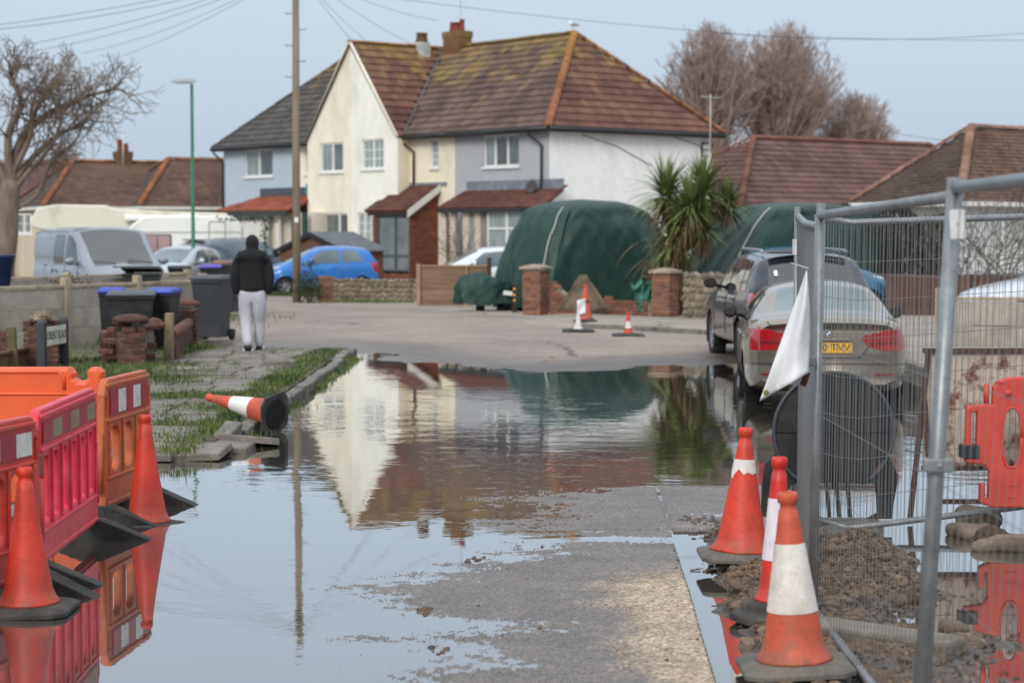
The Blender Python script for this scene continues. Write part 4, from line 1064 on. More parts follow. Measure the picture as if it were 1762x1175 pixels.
def thing_part(root, name, l, rz):
    o = bpy.data.objects.new(name, None); COL.objects.link(o); o.parent = root; o.location = l; o.rotation_euler = (0, 0, rz); o.empty_display_size = .1; return o
def make_car(name, label, cat, loc, rot, S, pm, gm=None, group=None, detail=None):
    """lofted body along local +y (tail at y = 0, nose at y = L)"""
    root = thing(name, label, cat, loc, rot, group); gm = gm or M_CGLASS
    Ln = S['L']; ys = np.unique(np.concatenate([np.linspace(0, .22, 8), np.linspace(.22, Ln - .22, int(Ln / .045)), np.linspace(Ln - .22, Ln, 8)]))
    zb = smooth_profile(S['zb'], ys); zt = smooth_profile(S['zt'], ys); zs = np.minimum(smooth_profile(S['zs'], ys), zt - .004)
    w = smooth_profile(S['w'], ys, .1); wt = np.minimum(smooth_profile(S['wt'], ys, .1), w * .985)
    NS, NG, NR = 14, 5, 6
    def ring(i):
        P = [(0, zb[i]), (w[i] * .8, zb[i])]
        for k in range(NS + 1):
            t = k / NS; z = zb[i] + .05 + (zs[i] - zb[i] - .05) * t
            P.append((w[i] * np.interp(t, [0, .12, .34, .62, .78, .9, 1], S.get('side', [.95, .985, 1, 1, .992, .975, .945])), z))
        h = max(zt[i] - zs[i], 0.0); k1 = min(1, h / .3); bx, bz = P[-1]
        wr = min(wt[i], bx * .97)
        ez = zt[i] - .075 * k1
        for k in range(1, NG + 1):
            t = k / NG; P.append((bx + (wr + .03 * k1 - bx) * t + .03 * k1 * math.sin(math.pi * t), bz + (ez - bz) * t))
        for k in range(1, NR + 1):
            t = k / NR; a = t * math.pi / 2
            P.append((wr * (1 - t) ** 1.0 if t > .35 else (wr + .03 * k1) * (1 - t) + .0, ez + (zt[i] + .012 - ez) * (1 - (1 - t) ** 2.6)))
        return P
    rings = [ring(i) for i in range(len(ys))]; nv = len(rings[0])
    wheels = [(S['wr'], S['yw'][0]), (S['wr'], S['yw'][1])]
    pos = {}
    for s in (1, -1):
        for i in range(len(ys)):
            for j in range(nv):
                x, z = rings[i][j]; y = ys[i]
                if 1 <= j <= NS + 1:
                    for r, yw in wheels:
                        Ra = r * 1.12; d = math.hypot(y - yw, z - r)
                        if abs(d - Ra) < .03 and d > .01: f = Ra / d; y, z = yw + (y - yw) * f, r + (z - r) * f
                pos[s, i, j] = (x * s, y, z)
    jb = 2 + NS                        # belt vertex
    groups = {}
    dzt = np.gradient(zt, ys)
    for i in range(len(ys) - 1):
        ym = (ys[i] + ys[i + 1]) / 2; zmt = (zt[i] + zt[i + 1]) / 2; hm = zmt - (zs[i] + zs[i + 1]) / 2; sl_ = (dzt[i] + dzt[i + 1]) / 2
        for j in range(nv - 1):
            zc = (rings[i][j][1] + rings[i][j + 1][1]) / 2
            if j <= jb - 1 and j >= 1 and any(math.hypot(ym - yw, zc - r) < r * 1.12 for r, yw in wheels): continue
            for s in (1, -1):
                key = 'body'
                if j >= jb + NG:
                    if S['front_glass'][0] < ym < S['front_glass'][1] and j > jb + NG: key = 'windscreen'
                    elif S['rear_glass'][0] < ym < S['rear_glass'][1] and j > jb + NG: key = 'rear_window'
                elif 2 <= j < jb:
                    tl_ = S.get('tail')
                    for k, (a, b) in enumerate(S.get('doors', [])):
                        if a < ym < b and j > 3: key = ('door', k, s)
                    if key == 'body' and (ym < .5 and zc < S.get('bump_r', .55)) : key = 'bumper_rear'
                    if key == 'body' and (ym > Ln - .55 and zc < S.get('bump_f', .5)): key = 'bumper_front'
                if 2 <= j < jb and S.get('tail') and ym < S['tail'][0] - .12 * (S['tail'][2] - zc) / (S['tail'][2] - S['tail'][1]) and S['tail'][1] < zc < S['tail'][2]: key = ('tail_light', s)
                q = (pos[s, i, j], pos[s, i + 1, j], pos[s, i + 1, j + 1], pos[s, i, j + 1])
                groups.setdefault(key, []).append(q if s > 0 else q[::-1])
    for i, flip in ((0, False), (len(ys) - 1, True)):
        for j in range(nv - 1):
            q = (pos[1, i, j], pos[1, i, j + 1], pos[-1, i, j + 1], pos[-1, i, j]); zc = (rings[i][j][1] + rings[i][j + 1][1]) / 2
            key = ('bumper_front' if flip else 'bumper_rear') if zc < (S.get('bump_f', .5) if flip else S.get('bump_r', .55)) else 'body'
            groups.setdefault(key, []).append(q if flip else q[::-1])
    parts = {}
    for key, qs in groups.items():
        nm = key if isinstance(key, str) else key[0]; ix = {}; mb = MB(); fs = []
        for q in qs:
            f = []
            for p in q:
                k = (round(p[0], 5), round(p[1], 5), round(p[2], 5))
                if k not in ix: ix[k] = len(ix)
                if not f or f[-1] != ix[k]: f.append(ix[k])
            if len(f) > 1 and f[0] == f[-1]: f.pop()
            if len(set(f)) >= 3: fs.append(tuple(f))
        mb.add(list(ix.keys()), fs, 0, True)
        glass = nm in ('side_window', 'windscreen', 'rear_window')
        par = root
        o = mb.build({'bumper_rear': 'bumper', 'bumper_front': 'bumper'}.get(nm, nm), M_RED if nm == 'tail_light' else (S.get('bumper_mat') or pm) if nm.startswith('bumper') else (gm if glass else pm), par)
        parts[key] = o
        if nm == 'door':
            k, s = key[1], key[2]; a, b = S['doors'][k]; yh = a + .12 * 1
            zh = S['belt'] - .1; xh = s * (float(np.interp(yh, ys, w)) * .985)
            hbm = MB(); hbm.tube([(xh, yh, zh - .01), (xh + s * .025, yh + .03, zh), (xh + s * .025, yh + .15, zh), (xh, yh + .18, zh - .01)], .014, 6); hbm.build('handle', S.get('handle_mat') or pm, o)
    def surf(y, t):
        xs_, zs_ = [], []
        for j in range(jb, jb + NG + 1):
            xs_.append(np.interp(y, ys, [r_[j][0] for r_ in rings])); zs_.append(np.interp(y, ys, [r_[j][1] for r_ in rings]))
        q = np.linspace(0, 1, NG + 1); return float(np.interp(t, q, xs_)), float(np.interp(t, q, zs_))
    sg = S['side_glass']
    for wi, (a, b) in enumerate(sg):
        lo_r = S.get('rake', 0) if wi == 0 else 0.0; hi_r = S.get('raker', 0) if wi == len(sg) - 1 else 0.0
        for s in (1, -1):
            def wp(u, v, s=s):
                t = .06 + .84 * v
                _, z0 = surf((a + b) / 2, t); hgt_ = z0 - S['belt']
                lo = a + lo_r * hgt_; hi = b - hi_r * hgt_
                # rounded ends
                lo += .03 * (2 * v - 1) ** 4; hi -= .03 * (2 * v - 1) ** 4
                y = lo + (hi - lo) * u; x, z = surf(y, t); return (s * (x + .006), y, z)
            mb = MB(); mb.grid(wp, 12, 6); 
            if s > 0: pass
            else: mb.f = [tuple(reversed(f)) for f in mb.f]
            mb.build('side_window', gm, root)
    # pillars, seals, arches, wheels
    for k, (a, b) in enumerate(S.get('doors', [])):
        for s in (1, -1):
            for yy_ in (a, b):
                sb = MB()
                i = int(np.argmin(abs(ys - yy_)))
                sb.tube([pos[s, i, j] for j in range(4, jb + 1) if not any(math.hypot(ys[i] - yw, pos[s, i, j][2] - r) < r * 1.1 for r, yw in wheels)] or [pos[s, i, jb], pos[s, i, jb - 1]], .006, 4)
                sb.build('shut_line', M_TRIM, root)
    for s in (1, -1):
        for r, yw in wheels:
            wl_ = float(np.interp(yw, ys, w)); mb = MB(); Ra = r * 1.13; n = 16
            pa = [(yw + Ra * math.cos(math.pi * (k / n) * 1.24 - .38), r + Ra * math.sin(math.pi * (k / n) * 1.24 - .38)) for k in range(n + 1)]
            vs_ = [(s * wl_ * .985, y, z) for y, z in pa] + [(s * (wl_ - .32), y, z) for y, z in pa]
            mb.add(vs_, [(k, k + 1, n + 2 + k, n + 1 + k) for k in range(n)] + [tuple(n + 1 + k for k in range(n + 1))], 0)
            mb.build('wheel_arch', M_ARCH, root)
            make_wheel(root, s * (wl_ - .125), yw, r, s, spokes=S.get('spokes', 5), m_rim=S.get('rim'))
        # mirror
        ym = S.get('mirror', S['side_glass'][-1][1] - .18); zm = S['belt'] + .06; wm = float(np.interp(ym, ys, w))
        mb = MB(); mt = Matrix.Translation((s * (wm + .1), ym, zm + .04))
        k = S.get('mirror_k', 1.0)
        mb.lathe([(0, -.06), (.06, -.055), (.085, -.02), (.08, .03), (.04, .06), (0, .068)], 12, mt @ Matrix.Diagonal((1.15 * k, .8 * k, 1, 1)) @ Matrix.Rotation(-math.pi / 2, 4, 'X'))
        mb.tube([(s * (wm - .06), ym + .02, zm - .02), (s * (wm + .06), ym + .02, zm + .02)], .025, 6)
        mi = mb.build('mirror', S.get('mirror_mat') or pm, root)
        g = MB(); g.lathe([(0, 0), (.07 * k, 0), (.072 * k, .006)], 12, Matrix.Translation((s * (wm + .1), ym - .068, zm + .04)) @ Matrix.Diagonal((1.1, 1, .8, 1)) @ Matrix.Rotation(math.pi / 2, 4, 'X')); g.build('mirror_glass', M_TRIM, mi)
    info = dict(ys=ys, w=w, zt=zt, zs=zs, zb=zb, wt=wt)
    if detail: detail(root, S, info, pm)
    return root
def on_poly(root, name, pts, m, off=(0, 0, 0), thick=.02, dirv=(0, -1, 0)):
    """a shallow moulded piece sitting on the body"""
    mb = MB(); mb.prism([V3(p) + V3(off) for p in pts], V3(dirv) * thick); return mb.build(name, m, root, bevel=.004)
def plate_on(root, x, y, z, txt, m, tilt=0.0, flip=True, wdt=.52, hgt=.11):
    p = MB(); vs_, fs = plate([rrect(-wdt / 2, -hgt / 2, wdt / 2, hgt / 2, .012)], .008, .002)
    mt = axes((1, 0, 0), (0, math.sin(tilt), math.cos(tilt)), (x, y, z)) if flip else axes((-1, 0, 0), (0, math.sin(tilt), math.cos(tilt)), (x, y, z))
    p.add([mt @ v for v in vs_], fs); o = p.build('number_plate', m, root)
    if txt:
        t = MB(); vs_, fs = text_mesh(txt, .095, .001); mx_ = max(v.x for v in vs_) - min(v.x for v in vs_); k = (wdt * .9) / mx_
        t.add([mt @ V3((v.x * k, v.y * 1.12, v.z + .0055)) for v in vs_], fs); t.build('lettering', M_INK, o)
    return o

SALOON = dict(tail=(.3, .705, .935), L=4.52, belt=.93, wr=.315, yw=(.98, 3.74),
    zb=[(0, .34), (.12, .27), (.5, .22), (4, .22), (4.4, .24), (4.52, .34)],
    zt=[(0, .98), (.05, 1.045), (.12, 1.06), (.62, 1.09), (.75, 1.12), (1.32, 1.375), (1.6, 1.415), (2.1, 1.425), (2.5, 1.405), (2.75, 1.36), (3.35, 1.02), (3.6, .98), (4.2, .84), (4.45, .7), (4.52, .55)],
    zs=[(0, .93), (.1, .99), (.6, .965), (1.5, .95), (3.2, .92), (3.8, .86), (4.3, .74), (4.52, .5)],
    w=[(0, .74), (.05, .795), (.2, .85), (.6, .895), (1.5, .908), (3, .908), (4, .88), (4.3, .8), (4.52, .62)],
    wt=[(0, .62), (.5, .66), (.75, .64), (1.4, .56), (2, .555), (2.6, .58), (3.3, .68), (4, .7), (4.52, .45)],
    side_glass=[(.95, 1.86), (1.94, 3.05)], rake=1.2, raker=1.35, front_glass=(2.72, 3.36), rear_glass=(.72, 1.34), doors=[(1.3, 1.9), (1.9, 2.95)], bump_r=.5, mirror_mat=M_TRIM, mirror=2.72, mirror_k=.85)
def bmw_tail(root, S, I, pm):
    dz = -.03
    for s in (1, -1):
        on_poly(root, 'tail_light', [(s * .36, 0, .855 + dz), (s * .40, 0, .92 + dz), (s * .56, 0, .935 + dz), (s * .56, 0, .745 + dz), (s * .44, 0, .775 + dz)], M_RED, off=(0, .012, 0), thick=.03)
        on_poly(root, 'tail_light', [(s * .565, -.0, .945 + dz), (s * .66, .0, .968 + dz), (s * .742, .0, .962 + dz), (s * .742, .0, .735 + dz), (s * .565, -.0, .735 + dz)], M_RED, thick=.03)
        band = [(s * .44, -.031, .83), (s * .565, -.031, .838), (s * .742, -.031, .846), (s * .742, -.031, .815), (s * .565, -.031, .805), (s * .44, -.031, .80)]
        on_poly(root, 'tail_light', [(x, y, z + dz) for x, y, z in band], M_REDD, thick=.006)
        mb = MB(); mb.tube([(s * .38, -.03, .2), (s * .38, .25, .2)], .04, 12); mb.build('exhaust', M_RIMM, root)
        on_poly(root, 'reflector', [(s * .5, 0, .46), (s * .72, .01, .46), (s * .72, .01, .43), (s * .5, 0, .43)], M_REDD, thick=.012)
    mb = MB(); mb.tube([(-.66, .03, 1.012), (-.62, -.004, .97), (-.4, -.012, .70), (-.33, -.012, .625), (.33, -.012, .625), (.4, -.012, .70), (.62, -.004, .97), (.66, .03, 1.012)], .006, 5); mb.build('boot_seam', M_TRIM, root)
    mb = MB(); mb.tube([(-.84, .05, .56), (-.74, -.008, .56), (.74, -.008, .56), (.84, .05, .56)], .005, 5); mb.build('bumper_seam', M_TRIM, root)
    mb = MB(); mb.prism([(-.36, 0, .81), (.36, 0, .81), (.33, 0, .66), (-.33, 0, .66)], (0, -.004, 0)); mb.build('plate_recess_shade', paint('recess_shade_paint', (120, 112, 102)), root)  # raised flat panel; shade of a plate recess is put into its darker paint
    mb = MB(); mb.box((0, -.022, .825), (.5, .03, .03)); mb.build('boot_handle', pm, root, bevel=.008)
    plate_on(root, 0, -.016, .735, 'PL10 TVV', M_PLATEY)
    e = MB(); mt = axes((1, 0, 0), (0, .1, 1), (0, -.012, .89)); e.lathe([(.041, -.004), (.041, .01), (.036, .013), (0, .013)], 20, mt); em = e.build('emblem', M_INK, root)
    q = MB()
    for k in range(4):
        fan = [(0, 0)] + [(.027 * math.cos(R(90 * k + 15 * i)), .027 * math.sin(R(90 * k + 15 * i))) for i in range(7)]
        q.add([mt @ V3((x, y, .0155)) for x, y in fan], [(0, i, i + 1) for i in range(1, 7)], k % 2)
    q.build('roundel', [M_PLATEW, mat('roundel_blue', (60, 110, 170), rough=.3, var=0)], em)
    q = MB(); q.tube([mt @ V3((.038 * math.cos(t), .038 * math.sin(t), .013)) for t in np.linspace(0, 2 * math.pi, 21)], .004, 5); q.build('rim', M_RIMM, em)
    t = MB(); vs_, fs = text_mesh('320d', .05, .002); mt2 = axes((1, 0, 0), (0, .1, 1), (.42, -.02, .895))
    t.add([mt2 @ v for v in vs_], fs); t.build('badge', M_RIMM, root)
    for s in (-1, 1):
        mb = MB(); mb.lathe([(0, -.1), (.09, -.08), (.1, .02), (.06, .1), (0, .12)], 10, Matrix.Translation((s * .4, 1.5, 1.02)) @ Matrix.Diagonal((1.3, .6, 1, 1))); mb.build('headrest', M_TRIM, root)
M_CHAMP = paint('champagne_paint', (142, 132, 118), (134, 124, 110), metal=.45)
bx = 3.45; byy = 21.7
make_car('saloon_car', 'champagne silver saloon car standing in the flood behind the wire fence', 'car', (bx, byy, -.085), R(-5), SALOON, M_CHAMP, M_CGLASS2, detail=bmw_tail)

SUV = dict(tail=(.34, .80, 1.08), L=4.64, belt=1.07, wr=.35, yw=(.93, 3.6), handle_mat=None,
    zb=[(0, .42), (.15, .32), (.6, .28), (4, .28), (4.5, .3), (4.64, .42)],
    zt=[(0, 1.08), (.04, 1.2), (.3, 1.5), (.42, 1.6), (.7, 1.645), (1.5, 1.675), (2.3, 1.66), (2.7, 1.6), (3.35, 1.2), (3.6, 1.13), (4.3, .98), (4.58, .8), (4.64, .6)],
    zs=[(0, 1.02), (.1, 1.08), (1.5, 1.06), (3.2, 1.03), (3.8, .97), (4.4, .8), (4.64, .55)],
    w=[(0, .80), (.08, .87), (.4, .9), (1.5, .91), (3, .91), (4.1, .88), (4.45, .76), (4.64, .6)],
    wt=[(0, .74), (.3, .67), (.6, .63), (1.5, .62), (2.4, .61), (3.3, .68), (4.2, .7), (4.64, .45)],
    side_glass=[(.55, .98), (1.05, 1.98), (2.06, 3.1)], rake=.5, raker=1.25, front_glass=(2.68, 3.4), rear_glass=(.06, .4), doors=[(1.25, 2.02), (2.02, 3.05)], mirror_mat=M_TRIM, bump_r=.62, bump_f=.55, mirror=2.85, mirror_k=1.05)
def suv_tail(root, S, I, pm):
    for s in (1, -1):
        on_poly(root, 'tail_light', [(s * .58, 0, 1.06), (s * .70, .0, 1.1), (s * .80, 0, 1.1), (s * .80, 0, .80), (s * .68, 0, .86)], M_RED, thick=.025)
        mb = MB(); mb.tube([(s * .60, .62, 1.64), (s * .60, .74, 1.675), (s * .60, 2.3, 1.69), (s * .60, 2.45, 1.65)], .018, 8); mb.build('roof_rail', M_RIMM, root)
    mb = MB(); mb.box((0, .36, 1.615), (.34, .06, .03)); mb.build('brake_light', M_RED, root)
    mb = MB(); mb.box((0, .4, 1.645), (1.15, .2, .03)); mb.build('spoiler', pm, root, bevel=.01)
    plate_on(root, 0, -.012, .82, None, M_PLATEY)
    mb = MB(); mb.box((-.5, .17, 1.36), (.05, .004, .1), 0, Matrix.Rotation(-.7, 3, 'X')); mb.build('sticker', M_PLATEW, root)
M_NAVY = paint('dark_slate_paint', (34, 40, 54), (30, 36, 48), metal=.5)
make_car('suv', 'dark slate estate car with roof rails parked at the edge of the flood', 'car', (4.18, 27.6, -.02), R(3.1), SUV, M_NAVY, M_CGLASS, detail=suv_tail)

HATCH = dict(tail=(.26, .68, .97), L=3.44, belt=.92, wr=.275, yw=(.52, 2.86),
    zb=[(0, .36), (.15, .28), (.6, .2), (2.9, .2), (3.3, .22), (3.44, .36)],
    zt=[(0, .98), (.04, 1.05), (.22, 1.33), (.35, 1.4), (.8, 1.455), (1.4, 1.46), (1.75, 1.43), (2.0, 1.36), (2.75, .98), (2.95, .92), (3.25, .8), (3.4, .62), (3.44, .5)],
    zs=[(0, .94), (.3, .98), (1.2, .93), (2.3, .88), (2.8, .84), (3.2, .7), (3.44, .45)],
    w=[(0, .66), (.08, .75), (.3, .8), (1, .815), (2.3, .815), (3, .78), (3.25, .66), (3.44, .45)],
    wt=[(0, .62), (.3, .6), (.8, .57), (1.5, .57), (2.1, .6), (2.8, .64), (3.2, .5), (3.44, .3)],
    side_glass=[(.42, 1.12), (1.2, 2.42)], rake=.55, raker=1.5, front_glass=(1.92, 2.8), rear_glass=(.05, .3), doors=[(1.12, 2.3)], bump_r=.5, mirror=2.1, spokes=6)
def hatch_detail(root, S, I, pm):
    for s in (1, -1):
        on_poly(root, 'tail_light', [(s * .58, 0, .96), (s * .66, .0, .97), (s * .66, 0, .68), (s * .6, 0, .72)], M_RED, thick=.02)
        headlamp(root, s, [(.3, 3.33, .70), (.44, 3.26, .77), (.60, 3.0, .84), (.705, 2.86, .80), (.70, 3.02, .68), (.6, 3.2, .6), (.42, 3.34, .6)])
def headlamp(root, s, pts):
    inner = [V3((s * p[0], p[1], p[2])) for p in pts]; n = len(pts); outer = [p + V3((s * .025, .025, .02)) for p in inner]
    mb = MB(); fan_cap(mb, outer, V3((s * .02, .025, .015)), s > 0); mb.add(outer + inner, [(i, (i + 1) % n, n + (i + 1) % n, n + i) for i in range(n)]); mb.build('headlight', M_LAMP, root)
M_BLUE = paint('bright_blue_paint', (38, 118, 196), (30, 108, 186), metal=.25)
def car_at(px, py, Y, rot, S, back=.5):
    """put the car so its middle stands where pixel (px, py) looks at depth Y"""
    p = AT(px, py, Y); d = V3((-math.sin(rot), math.cos(rot), 0)); q = p - d * S['L'] * back; return (q.x, q.y, hz(q.x, q.y) if Y < 60 else .05)
rb = R(108)
make_car('hatchback', 'bright blue small hatchback parked sideways behind the flint wall', 'car', car_at(546, 508, 60.0, rb, HATCH), rb, HATCH, M_BLUE, M_CGLASS2, detail=hatch_detail)

EST = dict(SUV); EST.update(tail=None, L=4.5, zt=[(0, 1.0), (.05, 1.12), (.35, 1.42), (.5, 1.5), (.9, 1.55), (1.5, 1.57), (2.2, 1.55), (2.5, 1.5), (3.3, 1.1), (3.5, 1.03), (4.2, .9), (4.45, .7), (4.5, .55)],
    zs=[(0, .95), (.1, 1.0), (1.5, .98), (3.2, .95), (3.8, .9), (4.3, .74), (4.5, .5)], belt=.98, yw=(.9, 3.5), wr=.33,
    zb=[(0, .4), (.15, .3), (.6, .25), (4, .25), (4.4, .3), (4.5, .42)],
    w=[(0, .78), (.08, .84), (.4, .88), (1.5, .89), (3, .89), (4.0, .86), (4.35, .74), (4.5, .55)],
    side_glass=[(.45, .95), (1.02, 1.9), (1.98, 3.0)], front_glass=(2.48, 3.34), rear_glass=(.07, .5), doors=[(1.2, 1.95), (1.95, 2.95)])
M_GREYP = paint('grey_blue_paint', (98, 108, 120), (90, 100, 112))
re_ = R(-48)
make_car('estate_car', 'blue grey tall hatchback parked behind the walking person', 'car', car_at(422, 490, 64.0, re_, SUV), re_, SUV, M_GREYP, M_CGLASS2, detail=suv_tail)
M_SILV = paint('silver_paint', (182, 188, 194), (174, 180, 188))
M_WHITEP = paint('white_paint', (214, 218, 222), (208, 212, 218), metal=.1)
rs_ = R(165)
make_car('hatchback', 'pale silver hatchback half hidden between the van and the tall grey hatchback', 'car', car_at(308, 495, 60.0, rs_, HATCH), rs_, HATCH, M_SILV, M_CGLASS2, detail=hatch_detail)
rw = R(100)
make_car('hatchback', 'white car showing only its roof above the timber fence', 'car', car_at(832, 520, 53.5, rw, HATCH), rw, HATCH, M_WHITEP, M_CGLASS2, detail=hatch_detail)
M_TEAL = paint('teal_blue_paint', (34, 112, 150), (30, 104, 140))
rt_ = R(-96)
make_car('hatchback', 'teal blue car parked crosswise beyond the dark estate car', 'car', car_at(1400, 540, 44.0, rt_, HATCH), rt_, HATCH, M_TEAL, M_CGLASS, detail=hatch_detail)
rw2 = R(97)
make_car('saloon_car', 'white car behind the concrete garden fence at the right edge', 'car', (12.55, 36.2, .05), rw2, SALOON, M_WHITEP, M_CGLASS2, detail=lambda r_, S, I, p_: [headlamp(r_, s, [(.35, 4.42, .68), (.6, 4.3, .74), (.78, 4.02, .82), (.83, 3.98, .74), (.74, 4.25, .62), (.45, 4.44, .6)]) for s in (1, -1)])

VAN = dict(L=4.78, belt=1.13, wr=.33, yw=(.95, 4.0), spokes=6,
    zb=[(0, .4), (.2, .3), (4.3, .28), (4.65, .3), (4.78, .4)],
    zt=[(0, 1.85), (.06, 1.93), (.4, 1.96), (2.8, 1.96), (3.05, 1.92), (3.35, 1.72), (4.1, 1.2), (4.3, 1.12), (4.6, .98), (4.75, .75), (4.78, .6)],
    zs=[(0, 1.13), (3.4, 1.13), (3.9, 1.08), (4.3, .96), (4.6, .8), (4.78, .5)],
    w=[(0, .9), (.1, .94), (1, .952), (3.5, .952), (4.2, .93), (4.55, .84), (4.78, .66)],
    wt=[(0, .80), (1, .80), (3, .79), (3.5, .76), (4.1, .78), (4.6, .62), (4.78, .5)],
    side_glass=[(1.75, 2.55), (2.78, 3.9)], rake=.1, raker=1.25, front_glass=(3.08, 4.2), rear_glass=(-2, -1), doors=[(1.7, 2.68), (2.68, 3.72)], bump_r=.6, bump_f=.6, mirror=3.62, mirror_k=1.2)
def van_detail(root, S, I, pm):
    for s in (1, -1): headlamp(root, s, [(.46, 4.62, .80), (.58, 4.5, .95), (.76, 4.28, 1.02), (.84, 4.22, .92), (.82, 4.4, .76), (.62, 4.6, .72)])
    mb = MB(); mb.box((0, 4.33, 1.105), (.62, .05, .03), 0, Matrix.Rotation(-.5, 3, 'X')); mb.build('bonnet_vent', M_TRIM, root)
    mb = MB(); mb.box((0, 4.77, .62), (.9, .06, .12)); mb.build('grille', M_TRIM, root)
    mb = MB(); mb.tube([(-.6, 4.19, 1.19), (-.1, 4.1, 1.25)], .012, 5); mb.tube([(.2, 4.2, 1.19), (.65, 4.12, 1.22)], .012, 5); mb.build('wiper', M_TRIM, root)
    mb = MB(); mb.box((-.945, 1.0, 1.48), (.012, 1.2, .52)); mb.build('blanked_window', mat('van_grey_blank', (112, 116, 120), rough=.25, coat=.5), root)
M_VAN = paint('silver_van_paint', (136, 142, 150), (128, 134, 142))
rv_ = R(208)
d = V3((-math.sin(rv_), math.cos(rv_), 0)); pn = AT(228, 500, 42.5); q = pn - d * 4.7
make_car('van', 'silver grey panel van facing the street behind the concrete fence', 'van', (q.x, q.y, .06), rv_, VAN, M_VAN, M_CGLASS, detail=van_detail)

# caravan and motorhome: rounded coach bodies extruded across
M_CARAV = mat('caravan_white', (238, 238, 232), (232, 232, 224), rough=.4, vs=1, var=.03, dirt=(150, 150, 116), dirt_amt=.35, dirt_s=.9)
M_PINK = mat('pink_blind_window', (176, 150, 150), (164, 138, 140), rough=.15, spec=.8, vs=2)
def coach(name, label, cat, o, rot, prof, wdt, m, wins=(), doors=(), wheels=(), stripe=None):
    r = thing(name, label, cat, o, rot); mb = MB()
    mb.prism([(x, 0, z) for x, z in prof], (0, wdt, 0)); mb.build('body', m, r, bevel=.06)
    for x0, x1, z0, z1, mt in wins:
        p = MB(); vs_, fs = plate([rrect(x0, z0, x1, z1, .06)], .03, .006); p.add([(v.x, -.008 - v.z, v.y) for v in vs_], [tuple(reversed(f)) for f in fs])
        fr = p.build('window', mat('brown_window_rubber', (78, 66, 62), rough=.5), r)
        xs = [x0 + .04, (x0 + x1) / 2 - .015, (x0 + x1) / 2 + .015, x1 - .04]
        for a, b in ((0, 1), (2, 3)):
            q_ = MB(); q_.box2((xs[a], -.034, z0 + .04), (xs[b], -.02, z1 - .04)); q_.build('pane', mt, fr)
    for x0, x1, z0, z1 in doors:
        p = MB(); vs_, fs = plate([rrect(x0, z0, x1, z1, .07), rrect(x0 + .03, z0 + .03, x1 - .03, z1 - .03, .05)], .02, .004); p.add([(v.x, -.006 - v.z, v.y) for v in vs_], [tuple(reversed(f)) for f in fs]); p.build('hatch_frame', mat('hatch_seal', (140, 138, 130), rough=.6), r)
    for x, rr_ in wheels:
        for yy_ in (.1, wdt - .1):
            p = MB(); p.lathe([(rr_ * .6, -.08), (rr_, -.07), (rr_, .07), (rr_ * .6, .08)], 18, Matrix.Translation((x, yy_, rr_)) @ Matrix.Rotation(math.pi / 2, 4, 'X')); w_ = p.build('wheel', M_TYRE, r)
    if stripe:
        p = MB(); p.box2((stripe[0], -.012, stripe[2]), (stripe[1], -.002, stripe[2] + .04)); p.build('trim_strip', mat('caravan_trim', (168, 164, 152), rough=.5), r)
    return r
cp = AT(196, 500, 63.0)
cprof = [(.25, .45), (5.2, .45), (5.3, .8), (5.3, 2.2), (5.15, 2.5), (4.9, 2.6), (1.7, 2.62), (1.2, 2.55), (.75, 2.3), (.35, 1.8), (.12, 1.2), (.1, .8)]
coach('caravan', 'white touring caravan with a pink blind in its side window', 'caravan', (cp.x, cp.y, .02), R(6), [(x * .76, z * .93) for x, z in cprof], 2.0, M_CARAV, wins=[(.93, 1.82, 1.26, 1.84, M_PINK)], doors=[(2.98, 3.52, 1.42, 2.25)], wheels=[(2.0, .3)], stripe=(.7, 4.0, 1.88))
cp = AT(52, 500, 70.0)
mprof = [(.9, .4), (6.9, .4), (6.9, 2.58), (3.0, 2.72), (2.6, 2.86), (.9, 2.88), (.3, 2.78), (0, 2.3), (.05, 2.08), (.5, 1.98), (1.9, 1.93), (1.3, 1.3), (.8, 1.0)]
mh = coach('motorhome', 'cream motorhome with a green stained overcab pod behind the van', 'motorhome', (cp.x, cp.y, .02), R(8), mprof, 2.2, mat('motorhome_cream', (224, 220, 204), (216, 212, 194), rough=.45, vs=.8, var=.03, dirt=(116, 118, 78), dirt_amt=.6, dirt_s=.7), wins=[(4.4, 5.6, 1.6, 2.15, mat('black_window', (34, 36, 38), rough=.1)), (2.2, 3.6, 1.5, 1.92, M_CGLASS)], wheels=[(1.8, .33), (5.6, .33)])
p = MB(); p.prism([(3.3, -.3, 2.42), (5.9, -.3, 2.42), (5.9, 0, 2.52), (3.3, 0, 2.52)], (0, 0, -.1)); p.build('awning_case', M_CARAV, mh)
# ================================================================== STREET OBJECTS
M_CONE = mat('cone_orange_red', (214, 62, 40), (200, 54, 36), rough=.5, vs=5, var=.1, bump=.002, bs=30, dirt=(128, 64, 48), dirt_amt=.4, dirt_s=4, rnd=.06, splash=((104, 84, 66), .30, .75))
M_CONEO = mat('cone_faded_orange', (202, 86, 56), (188, 76, 50), rough=.55, vs=5, var=.1, bump=.002, bs=30, dirt=(132, 92, 70), dirt_amt=.55, dirt_s=5, splash=((104, 84, 66), .30, .75))
M_CONER = mat('cone_red', (212, 46, 34), (198, 38, 32), rough=.45, vs=5, var=.08, dirt=(120, 60, 50), dirt_amt=.35, dirt_s=5, splash=((104, 84, 66), .30, .75))
M_SLEEVE = mat('reflective_sleeve', (222, 216, 208), (204, 196, 186), rough=.45, vs=9, var=.08, dirt=(146, 130, 104), dirt_amt=.5, dirt_s=5)
M_SLEEVEP = mat('pale_sleeve', (224, 214, 220), (212, 200, 208), rough=.4, vs=9, var=.06)
M_RUBBER = mat('black_rubber', (46, 46, 46), (62, 60, 57), rough=.85, vs=6, var=.15, bump=.004, bs=50, dirt=(108, 98, 86), dirt_amt=.5, dirt_s=5)
